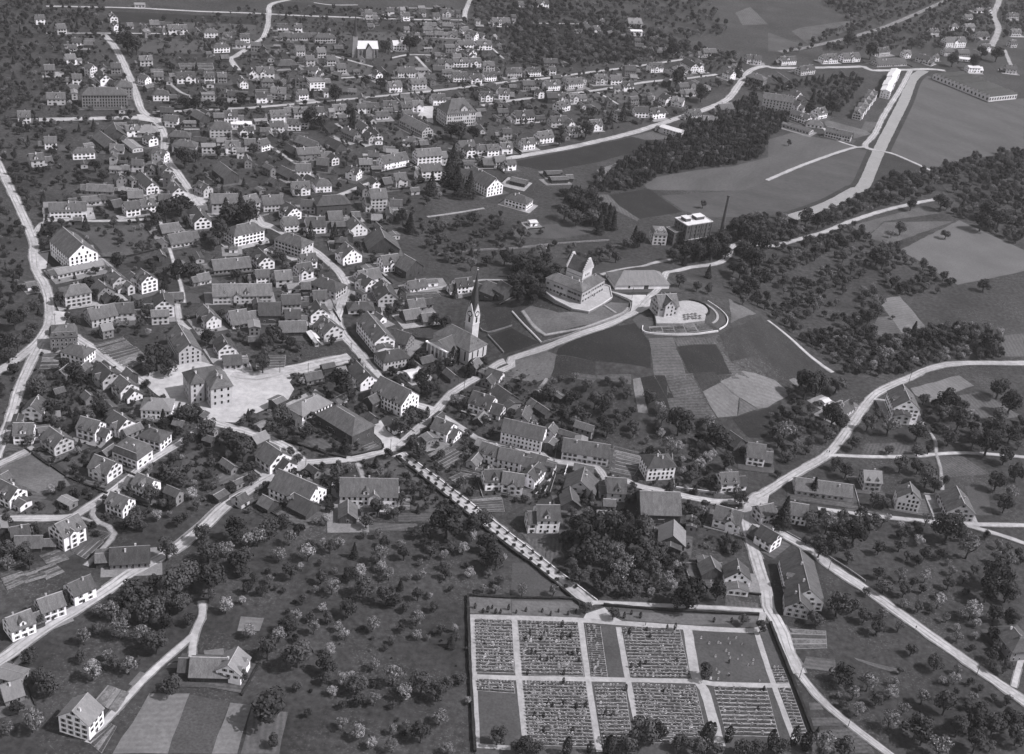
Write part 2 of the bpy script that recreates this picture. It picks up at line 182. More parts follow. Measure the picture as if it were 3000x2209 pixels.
H="""-458.9 1382.8 28 11.2 7 1 lq2;-464.4 1311.8 -55 10.4 7.9 2 wg0;-450.9 1282.7 -54 9.7 7.9 2 wg0;-421.2 1313.7 27 9.5 8.8 1 gg1;-392.4 1298.7 30 19.8 8.8 2 wg0;-358 1301.9 26 14.1 7.9 2 wh0;-321.1 1299.2 21 9.5 7 2 wg0;-321.4 1279.9 17 8.8 7 1 wg0;-334.8 1254.6 33 16.6 8.8 2 wh0;-388.4 1181.4 33 12.2 7.9 2 lg1;-422.8 1128.9 -30 8.3 7.9 3 wg0;-406.2 1114 -52 17.1 10.6 2 wg0;-405.7 1147.1 24 8.9 8.8 2 gg0;-371.3 1124.9 -26 9.1 7.9 2 wg0;-362.2 1138 19 8.3 7.9 2 lg0;-385.1 1056.2 23 38 15 4 gh1P;-376.7 1082.8 23 14.5 13.2 4 gh1;-339.2 1145.2 30 17.3 9.7 2 wg0;-319.2 1154.2 24 9.7 8.8 2 wg0;-308.4 1159 24 8.6 7.9 2 gg0;-286.2 1150.6 -61 10.6 7.9 2 wg0;-285.3 1183.2 -59 9.2 7.9 2 wg0;-345.2 1088.8 23 14.3 9.7 2 wh0;-306.4 1103.1 23 11.3 7.9 2 lf2;-285.4 1109.2 12 8.8 7.9 2 lg0;-326 1044.4 14 11.2 7.9 2 gg0;-316.1 1025.5 6 10.7 8.8 2 wg0;-296 1041 -40 13.7 10.6 2 dg0;-302.2 1030.7 21 9.7 7 1 gq1;-272 1015.6 21 18.2 13.2 3 lh1;-253.4 1020.1 -61 7.4 7 2 wg0;-273.1 1054 22 11.9 8.8 2 wg0;-259.2 1045.6 21 12.9 7.9 1 wq3;-351.1 961.9 -48 24.7 12.3 1 dg1;-349.9 981.7 -63 15.4 15.8 1 dg0;-339.6 990.9 37 10.7 7.9 2 wg1;-329.2 999 21 16.9 14.1 1 gh2;-319 975.2 -38 9.2 8.8 2 wg0;-358.2 929.5 28 16.7 8.8 2 wh1;-337.9 949.4 13 10.7 8.8 1 lg1;-329.6 962.4 -48 20.1 8.8 1 lq2;-299.3 938.7 -14 11.4 7.9 3 wg1;-299.2 990.2 12 17.8 10.6 2 gh0;-288.9 970.6 5 19 11.4 2 lh0;-271 975.4 21 11.1 8.8 2 lq2;-253.3 981.9 21 10.8 9.7 2 wg1;-240.7 992 21 9.2 8.8 2 lg0;-242.6 921.4 -50 20.9 13.2 2 dg1;-310.7 917.6 12 8.7 7.9 2 lg1;-325.4 909.2 12 8.6 7.9 1 lq2;-313.4 883.6 -48 6.6 8.8 2 gg0;-293 883.8 -51 23.7 9.7 2 wg0;-289.2 915.5 -53 15.4 7.9 2 lg0;-279.4 893.9 -3 6.3 7.9 3 gg0;-269.7 878.7 -32 9.2 8.8 2 lg0;-250.2 886.5 -37 11.2 8.8 2 lg0;-322 864.9 12 19 8.8 1 gg1;-527 1273.4 33 9.1 7.9 2 wg0;-496.5 1249.6 40 9.3 8.8 2 lg0;-465.9 1210.2 26 8.3 7.9 2 wg0;-452.5 1156.9 37 9.2 8.8 2 wg1;-457.2 1118.1 24 9 8.8 2 gg0;-426.3 1102.7 24 8.3 7.9 2 wg0;-423.4 1044.7 23 15.1 9.7 2 lg1;-429.8 991.1 22 9.9 8.8 2 wg0;-388.7 941.7 21 9.2 8.8 2 wg1;-385 902.7 37 10.2 9.7 2 lg0;-272.5 1333.3 26 40.2 8.8 1 lg0;-244.3 1335 26 22.9 9.7 2 lh1;-296.2 1364.1 27 11.5 7 1 wg0;-278.3 1362.5 27 7.4 7 2 wg0;-165.6 1341.9 25 13 9.7 2 wg3;-152 1397.2 26 4.8 5.3 1 wg0;-174.5 1467.1 27 8.3 7.9 2 wg0;-216.7 1456.5 27 8.3 7.9 2 lg0;-158.8 1492.3 28 8.3 7.9 2 lg0;-131.6 1506.4 28 11.1 7.9 2 lg0;-194.6 1479.3 28 8.3 7.9 2 lg0;-65.4 1493.6 27 22.3 8.8 2 wg0;-143.9 1445.5 27 15.5 7 1 gg1;-123.8 1454.2 16 12.9 7 1 gg1;-102.8 1435.5 42 9 7 2 wg0;-92.5 1419.5 -24 12 9.7 2 wg0;-129.1 1412.1 12 9.8 7 1 lg1;-114.5 1419.3 13 10.6 7 1 lg1;-96.9 1377.2 32 18.6 8.8 2 wg0;-77.1 1385.4 25 17.8 8.8 2 wg0;-87.6 1346.3 -50 10.2 9.7 2 wg1;-100.3 1321.3 25 9.1 7.9 2 lg1;-110.5 1296 21 15 7.9 2 lg0;-95.3 1307.8 25 16.7 7.9 2 wg0;-80 1314.8 25 11.7 7.9 2 wg0;-65.4 1305.8 24 12.3 7.9 2 lg1;-113.6 1268.8 15 12 8.8 2 dg0;-90.9 1256.6 24 14.9 8.8 2 wg0;-74.2 1255.6 24 11.2 8.8 2 wg0;-61.8 1270.5 32 13.4 8.8 2 wg0;-41.1 1292.6 24 8.3 7.9 2 lg0;-144.8 1248.3 24 18.2 9.7 2 wg0;-130.7 1270.7 24 11.2 8.8 1 lq2;-170.4 1227.1 -46 8.3 7.9 2 wg0;-149.1 1196.7 31 13.4 9.7 2 wg1;-128.7 1216.3 30 15.5 10.6 2 lg1;-118.7 1237.3 24 9.7 7.9 2 lg0;-258.6 1276.5 31 9.2 8.8 2 lg1;-237.7 1279.7 33 9.2 8.8 2 lg1;-242.7 1248.4 30 9.1 8.8 2 lg1;-223.2 1257.4 30 9.2 8.8 2 lg1;-208.3 1234.2 29 9.2 8.8 2 lg1;-231 1214.8 -21 9.2 8.8 2 wg0;-262.6 1230.9 33 22 12.3 1 dh0;-274.5 1189.4 24 16.8 10.6 2 wg0;-221.7 1173.8 29 14.9 12.3 3 wf2;-235.3 1177.5 -5 11.4 7.9 2 lg0;-207.8 1153.6 23 4 5.3 2 wg0;-248.3 1133.3 9 13.8 10.6 2 lg1;-227.3 1139.2 34 9.2 7.9 2 wg1;-260.6 1115.8 23 9.2 8.8 2 wg0;-266.2 1162.4 23 10.9 8.8 2 gh0;-235.8 1070.4 29 12.6 9.7 2 wg1;-230 1043.6 21 11.5 8.8 2 wg0;-217.1 1054.3 14 11.5 8.8 2 wg0;-218.6 1086.8 29 12.9 8.8 2 lg0;-228.7 1084 36 8.3 7.9 2 lg1;-204.8 1094.1 30 12 8.8 2 wg0;-187 1107.1 29 12.7 9.7 2 lg1;-168.5 1120.6 22 7.4 7 2 wg1;-159.2 1124.8 14 11.7 8.8 2 lg0;-144.9 1136.9 22 12.2 8.8 2 lg0;-148.6 1112.3 29 12.4 7.9 1 wg0;-129.9 1138.6 31 10.6 8.8 2 lg1;-120.1 1147.1 22 10.1 8.8 2 wg1;-103.5 1174 30 13.3 9.7 2 wg0;-113.4 1088.6 -45 33.7 12.3 2 lg1G;-157.3 1065.4 -53 14.1 9.7 2 wg0;-145.3 1052.8 -61 17.8 8.8 2 wg0;-149 1044.6 -43 9.7 7.9 2 lg0;-165.1 1046.7 -39 16.8 8.8 2 gg1;-173.4 1018 -42 15.8 12.3 1 dg0;-196 1014.5 -30 21.9 10.6 1 gg1;-191.5 987.6 29 18.8 9.7 2 gg1;-204.8 993.3 -44 13.6 8.8 1 dg0;-230.9 995.5 54 9.2 8.8 2 wg0;-174.6 967.5 4 9.4 10.6 2 dg0;-168.9 982.6 -48 7.4 7 2 wg0;-176.9 992.3 20 8.7 7.9 1 gg1;-187.4 950.1 20 11.6 9.7 2 wg0;-198.4 941.7 -39 14.6 10.6 1 dg0;-147.4 957 -19 10.1 9.7 2 wg0;-167.1 924.1 27 12.9 11.4 2 wh0;-181.6 912.4 24 13.6 9.7 2 wg1;-121.2 995.9 45 25.3 11.4 2 wg1;-94.2 1012.1 31 22.5 11.4 3 wg1;-88.2 977.7 28 17.4 10.6 3 wg1;-139.4 1006.9 11 8.7 7.9 1 gg1;-128.4 1022.7 12 9.9 7.9 1 gg1;-142 979.8 20 10.6 8.8 2 gg1;-110.2 955.2 33 10.3 10.6 2 lg1;-119.2 943.4 39 7.4 8.8 2 dg0;-127.7 939.4 -54 7.4 7 2 wg0;-65.3 1052.7 32 14.7 9.7 2 lg1;-60.7 1042 -60 9.2 8.8 2 wg0;-51.3 1049.2 20 8.3 7.9 2 wg0;-42.3 1052.3 28 11.1 8.8 2 wg1;-30.7 1061.3 29 10.2 8.8 2 wg0;-42.5 967.8 -46 29.2 16.7 3 wg0F;-32.5 1100.5 21 8.3 7.9 2 lg0;-113.6 1054.3 -0 8.2 7 1 lg0;-102.4 1050 31 7.8 7 1 dg0;-53.3 1238.8 -40 14.5 9.7 1 gg0;-59.4 1203.2 23 12 7.9 2 wg0;-42.8 1217.8 13 10.5 8.8 2 wg0;-43.2 1021.4 20 9.3 8.8 1 dg0;-33.8 1025.6 28 9.8 8.8 2 lg1;-24.2 1021.7 34 8.3 7.9 2 wg0;-46.9 1599.8 28 7.4 7 1 wg0;-20.7 1608.8 28 15.5 8.8 2 wg0;38.7 1528.5 -74 20.4 7 1 gg2;47.5 1514 42 9.3 7.9 2 lg0;55.3 1554.7 27 4.8 5.3 2 wg0;94.7 1568.3 22 17.9 12.3 2 lg2;96.1 1527.6 20 15.1 7 2 wq3;-34.7 1296.4 24 9.7 8.8 2 lg0;-17.8 1306.2 31 15.3 7.9 2 wg0;1.7 1319.4 24 7.4 7 2 wg0;-1.6 1356.4 24 16.4 8.8 1 gg0;3 1266.3 30 16.2 9.7 2 wg0;25.6 1283.3 36 18.3 9.7 2 lg1;53 1309 32 14.4 9.7 2 lg1;69.3 1314.1 24 12.8 8.8 2 wg0;84.9 1347 15 12.4 9.7 3 gg0;114.2 1380.9 32 16.2 9.7 2 wg0;81.9 1296.2 23 11.3 8.8 2 wg0;139.9 1379.8 42 20.7 8.8 2 lg1;154.5 1406.1 -61 21.6 10.6 2 wg0;165.8 1404.3 -57 6.5 6.2 2 wg0;197.5 1390.4 -43 11.4 9.7 2 wg0;227.1 1467.1 25 8.3 7.9 2 lg0;237.1 1467.6 -1 9.2 8.8 2 wg1;208 1430.8 13 7.4 7 1 wg0;227.3 1386.3 -26 20.7 12.3 2 gh0;180.5 1472 25 17.1 8.8 2 lg0;140.5 1468.1 -76 11.7 7.9 1 lg1;-20.9 1256.1 23 12.6 8.8 2 gg0;-7.9 1233.7 -50 7.4 7 2 wg0;4.4 1223.9 23 11.1 9.7 2 dg0;16 1232.1 23 5 6.2 2 wg0;25.4 1232.8 33 10.3 8.8 2 lg1;15.4 1201.7 49 15.3 9.7 2 wg0;-20.2 1155.1 31 20 10.6 2 wg0;12.9 1152.6 27 17 9.7 2 lg0;24.7 1149.5 -53 7.4 7 2 wg0;48 1156.1 29 12.6 9.7 2 wg0;26.6 1128.2 30 9.9 8.8 2 lg0;1.6 1103.2 38 15.6 10.6 2 wg0;-12.5 1079.8 35 12.2 8.8 2 wg0;70.8 1195.1 37 9.2 8.8 2 lg1;93.8 1214 15 14.4 9.7 2 wg0;109.4 1217.5 35 15.8 9.7 2 wg0;121.4 1266.9 -54 11.4 9.7 2 wg0;133.2 1263 -15 12.1 8.8 2 wg2;141.2 1317.6 32 12.1 7.9 2 gg0;147.7 1306 31 13.4 7.9 1 lg1;146.3 1226.8 35 14.9 9.7 2 lg1;161 1221.6 13 10.8 7.9 1 lg1;122.3 1169 -29 21 9.7 2 lq3;180.8 1258.8 35 16.8 10.6 2 gg0;12.1 1018 26 11.9 8.8 1 dq0;17.9 1006.1 24 14.9 8.8 1 dq0;-14.2 989.5 -16 13.3 10.6 1 dq0;251.4 1297.4 -30 23.5 8.8 3 lg0;264.5 1338.9 -46 11.1 10.6 2 wg0;281.9 1285.3 44 14.7 10.6 2 wg0;259.9 1263.2 -43 21.5 8.8 2 wg0;272.1 1251.9 -0 17.2 9.7 1 wh1;254.7 1231.4 -32 25.3 10.6 1 lq1;291.6 1221.1 -20 25.5 8.8 2 lg0;273.9 1481 31 21.5 8.8 2 wg0;327.6 1513.3 31 21.5 10.6 2 wg0;356.1 1531.6 30 26.1 10.6 2 wg1;290.6 1448.2 40 23.8 9.7 2 lg0;258.2 1404.6 -70 31.4 8.8 1 dg1;405.8 1536.9 30 46.2 12.3 1 lg1;406 1582.6 39 20 8.8 2 lg0;436.1 1584.4 25 10.6 7.9 2 wg1;454.8 1569.2 -35 16.7 9.7 2 lg0;474.2 1585.8 25 5.4 6.2 2 wg0;516.8 1672.7 28 33.4 11.4 3 wg1;497.3 1622.6 25 14.7 8.8 2 lg1;516.3 1623.1 25 17.5 8.8 2 gg0;514.4 1604.6 4 14.2 8.8 1 wq3;570.3 1736.4 33 22.6 9.7 2 lg0;512.4 1555.9 16 16 9.7 2 wq3;542.4 1772.4 26 12.1 6.2 2 wh1;606.4 1714.3 26 10 8.8 2 lg0;614.3 1911.2 28 13.4 7 1 wg1;628.3 1910 -76 8.5 6.2 2 wg1;564.4 1780.4 27 16.5 8.8 2 lg1;657.6 1892.1 23 16.8 7.9 2 lg0;578.8 1842.7 32 14 7.9 2 lg1;629.6 1784 26 16.7 8.8 2 lg1;502.3 1723.3 31 14.7 7.9 2 lg0;563.5 1572.7 3 13.2 8.8 2 lg1;558.8 1672.6 25 13.5 7.9 2 wg0;-180.3 723.7 18 37.3 13.2 2 lg1;-329.4 818.8 23 24.9 10.6 2 wg1;-322.6 845.6 29 12.2 10.6 1 lq1;-332 835.2 30 5.6 7 1 dg0;-289 834.8 37 10.2 9.7 2 wg1;-280.1 842.9 37 10.2 9.7 2 wg1;-294.8 861.4 25 10.8 9.7 1 gg1;-273 862 19 8.3 8.8 1 dg0;-280.8 862 37 6.6 8.8 1 lq2;-302 840.4 45 7.3 9.7 1 dg0;-267.3 875.4 -56 11.1 10.6 2 wg0;-228 861 22 19.3 12.3 3 lg1;-210.1 865.6 48 11.4 11.4 3 lg1;-238.3 831.8 -59 19.4 12.3 2 wg0;-298.7 747.9 -46 30.2 19.4 4 wg0F;-291.1 734.7 44 32.1 10.6 1 lq2;-253.8 809.9 37 13.5 10.6 1 dg1;-242.4 795.1 39 16 12.3 1 lg1;-201.2 813.6 45 24.4 14.1 3 wh0;-203.9 793 17 5.6 5.3 1 wh1;-198.5 765.1 29 25.2 12.3 1 gg1;-210.7 740.9 43 8.3 7.9 1 lg1;-261.1 719.7 -45 12.6 10.6 2 lg0;-242.1 720.3 -42 10 11.4 3 wg0;-263.9 702.5 -45 10.3 11.4 2 gg0;-277.4 691.9 38 16.3 12.3 3 lh1V;-221.9 692.3 -67 13.7 11.4 3 wg0;-254.2 671.5 41 16.2 12.3 2 lg1C;-243 680.4 24 11.3 10.6 2 lg0;-191.6 685.8 -51 15.3 9.7 2 wg0;-175.1 691 34 11.2 15 1 wg1;-170.1 696.6 25 4.7 6.2 1 wq2;-264.3 637.3 22 15.2 11.4 3 gm1V;-251.1 624 -13 15.2 11.4 2 wh1;-195.2 645.2 -58 24.6 13.2 3 lg0;-172.6 651.2 -59 11.1 10.6 2 wg0;-165.1 638.7 22 10.4 9.7 1 lg1;-226.9 602.4 -43 12.4 11.4 2 lg0;-310 702.9 36 5.9 7.9 1 wq1;-195.8 875.6 27 15 12.3 2 lg1;-152.4 884 28 26.5 15 3 dh0;-120 901 24 12.8 13.2 4 lg1;-105.1 900.6 11 9.2 8.8 2 wg0;-178.9 863.1 -43 11.2 12.3 2 wg0;-174.9 841.9 30 10.4 10.6 2 wg0;-168.4 878.8 7 11.2 8.8 2 lg0;-157 845.5 22 13.6 12.3 2 wg0;-145.5 861.3 24 10.5 11.4 2 dg1;-127.4 849.8 -58 12 13.2 2 wg0;-132.1 875.1 28 6.4 7 1 dg0;-163.9 805.5 -24 23.1 14.1 3 lh0;-179.3 776.5 -52 14 11.4 2 wg0;-105 828.8 -71 17.2 22.9 1 dg0;-124.3 801.6 -51 11.5 15 2 wg0;-133.1 821.5 17 8.8 7.9 2 dh0;-95.4 797.1 34 12.5 11.4 2 wg0;-80.4 793.3 -42 11.9 15.8 2 dg0;-106.4 775.3 36 15.9 11.4 1 wg1;-105 759.7 -41 11.1 10.6 2 wg0;-90.5 747.3 -68 19 13.2 2 lg0;-150.1 784.4 32 10.9 9.7 2 wg0;-149.5 768 37 10.3 10.6 2 wg0;-173.9 751.7 26 9.2 8.8 2 wg0;-160.3 752.6 26 10.9 10.6 2 lg1;-151.8 745.2 24 7.3 7.9 1 wq2;-142.5 741.8 16 6 7.9 2 dg0;-128.9 748.6 -22 20.5 13.2 2 lh0;-131.2 730.9 21 9.1 9.7 2 lg0;-147.7 719.4 20 11.8 10.6 2 lg0;-157.6 702.4 16 13.6 14.1 2 dg0;-142.4 700.2 16 9.4 9.7 2 wg0;-139.8 688.2 18 16.4 11.4 1 dg1;-127.9 710.1 -63 10.7 12.3 2 wg0;-117.3 689.3 -48 13.7 14.1 2 lg0;-125.6 681.8 -59 9.4 4.4 1 dq3;-103.6 728.2 16 16.7 10.6 1 wh0;-87.8 689.2 -59 30.1 13.2 3 wg0;-69.8 686.9 -19 9.2 12.3 2 gg0;-73.7 664.2 36 17.7 12.3 2 lh0;-89.2 715.9 -40 6.8 6.2 1 wg0;-70.2 724.8 32 11.5 10.6 1 dg1;-69.3 740.8 28 11.4 9.7 1 gg1;-59.8 723.2 28 7.2 8.8 1 gg1;-72.6 770.1 36 13.4 8.8 1 wg1;-63.2 779.4 26 7.6 6.2 1 wq1;-41.4 776.1 29 12.1 9.7 2 wg0;-20.4 763 -29 10.6 14.1 2 dg0;-11.4 758.8 -45 10.9 12.3 2 dg0;-87.1 637 -53 16.8 11.4 2 wg0;-58.2 650.8 39 9.8 8.8 1 lq3;-10.4 660.8 -22 9.4 7.9 1 wg0;-12 942 -22 19.1 12.3 2 wh0;76.7 780.7 18 38.9 19.4 1 wh2S;1 905.8 29 6 5.3 1 wq3;-190.3 577.7 8 16 12.3 2 wh2V;-203.7 556.8 -35 11.1 10.6 2 wg0;-250.9 560.4 -89 11.1 10.6 2 wg0;-247.8 538 13 9.6 10.6 2 wg0;-240.4 545 25 5.7 7 1 wq1;-229 533.6 -36 12 11.4 2 lg0;-217 549.5 -13 11.1 10.6 2 wg0;-189.1 531.4 -21 15.7 12.3 2 wm0;-182.8 548.4 -15 13.3 10.6 2 wh0;-197.9 515.6 -21 12 11.4 2 wg0;-173.9 505.6 -24 10.2 9.7 2 wg1;-180.9 488.1 -20 10.2 9.7 2 wg1;-196.6 460.6 57 12 11.4 3 wg1;-233.7 485.5 -26 11.1 10.6 2 wg0;-211.5 452.7 13 11.8 8.8 1 dg1;-218.1 458.1 30 7.9 10.6 1 gg0;-164.5 452.2 17 17.3 12.3 1 gg0;-213.1 592.6 -42 9.9 11.4 2 wg0;-111.4 600.3 55 22.9 13.2 1 wh2G;-88.4 585.6 -37 29 16.7 2 dh0;-65.2 616.9 -32 22.4 15.8 3 wg0;-60.7 589.5 -45 6.3 6.2 1 wg0;-34.1 591.3 -25 10.5 11.4 2 wg0;-40.8 583.2 -53 6.4 7.9 1 gq1;-14.9 624.1 -19 13.2 12.3 2 wg0;-3.5 635.8 -46 12.2 13.2 1 dg0;10.4 593.7 -11 23.4 12.3 3 wg0R;-6.6 573.5 -20 10.2 9.7 2 wg0;4.8 570.2 -7 12.9 10.6 2 wg1;-2.9 549.2 16 11.1 10.6 2 wg0;7.3 548.1 -2 11.1 10.6 2 wg0;-65.5 524.5 10 28.9 15 2 wg1;-72.8 505.5 -80 11.1 8.8 1 dg1;-100.3 516.9 -25 23.5 16.7 2 wg0;-94.8 506.5 -29 11.9 11.4 1 dg0;-112.7 505.1 -31 7.1 7.9 1 dg1;-118.5 542.5 -38 11.8 14.1 2 wg0;9.1 614 81 11.4 7.9 2 lg1;25 602.1 71 7.4 7 2 lg0;45.5 586.7 -3 25.7 12.3 2 wg0R;17.2 556.6 66 12.2 8.8 2 wg0;19.9 573.5 -16 9.2 8.8 1 lg0;43.6 555.2 82 13.7 16.7 1 lg1G;38 539.1 -81 9.2 9.7 1 dg1;61.6 554 6 9.9 13.2 2 lg0;85.1 579.5 18 16 12.3 3 wh0;83.7 542.5 9 21 19.4 2 dg1;90.5 519.2 86 13.5 13.2 1 dg2;123.3 575 17 10.2 9.7 2 wg1;120.6 539.7 -14 14 11.4 2 wg0;142 606 -2 9.9 13.2 2 wg1;132 618.6 -51 9.5 10.6 1 dg0;26 518.5 12 11.6 12.3 3 wg0;140.5 548.8 29 9.2 8.8 2 lg0;140.2 526.4 -41 10.2 9.7 2 wg0;242 682.7 -89 19.1 15.8 3 wg0;201.2 670.5 49 18.7 9.7 1 lg1;193.8 680.2 42 5.7 4.4 1 wq3;205.5 594.1 6 10 10.6 2 lg2;177 581.1 -1 30.9 11.4 1 lg1;222.6 577.5 86 9.2 12.3 3 wg1;250.2 577.8 -89 16.4 15 2 lg0;158 552.8 -4 11 10.6 2 wg0;152.5 493.3 -89 31.4 16.7 2 wg1;-194 398 45 10.2 9.7 2 wg1;-185.9 411.3 42 10.2 9.7 2 wg1;-177.6 424.1 49 10.2 9.7 2 wg1;-109.5 387.8 8 16 12.3 1 dg1;-100.3 388.3 83 11.1 10.6 2 wg2;-149.9 349.5 77 10 13.2 3 wg2B;-182.4 361.3 38 7.3 9.7 1 gg2;-185.9 370.4 -10 10.4 7.9 1 gq2;108.8 495.9 -79 8.6 11.4 1 dg1;120.5 491.8 -88 9.2 12.3 2 wg0;148.1 476.7 85 12.3 11.4 2 lg0;250.1 468.2 -74 17.4 13.2 2 gh0"""
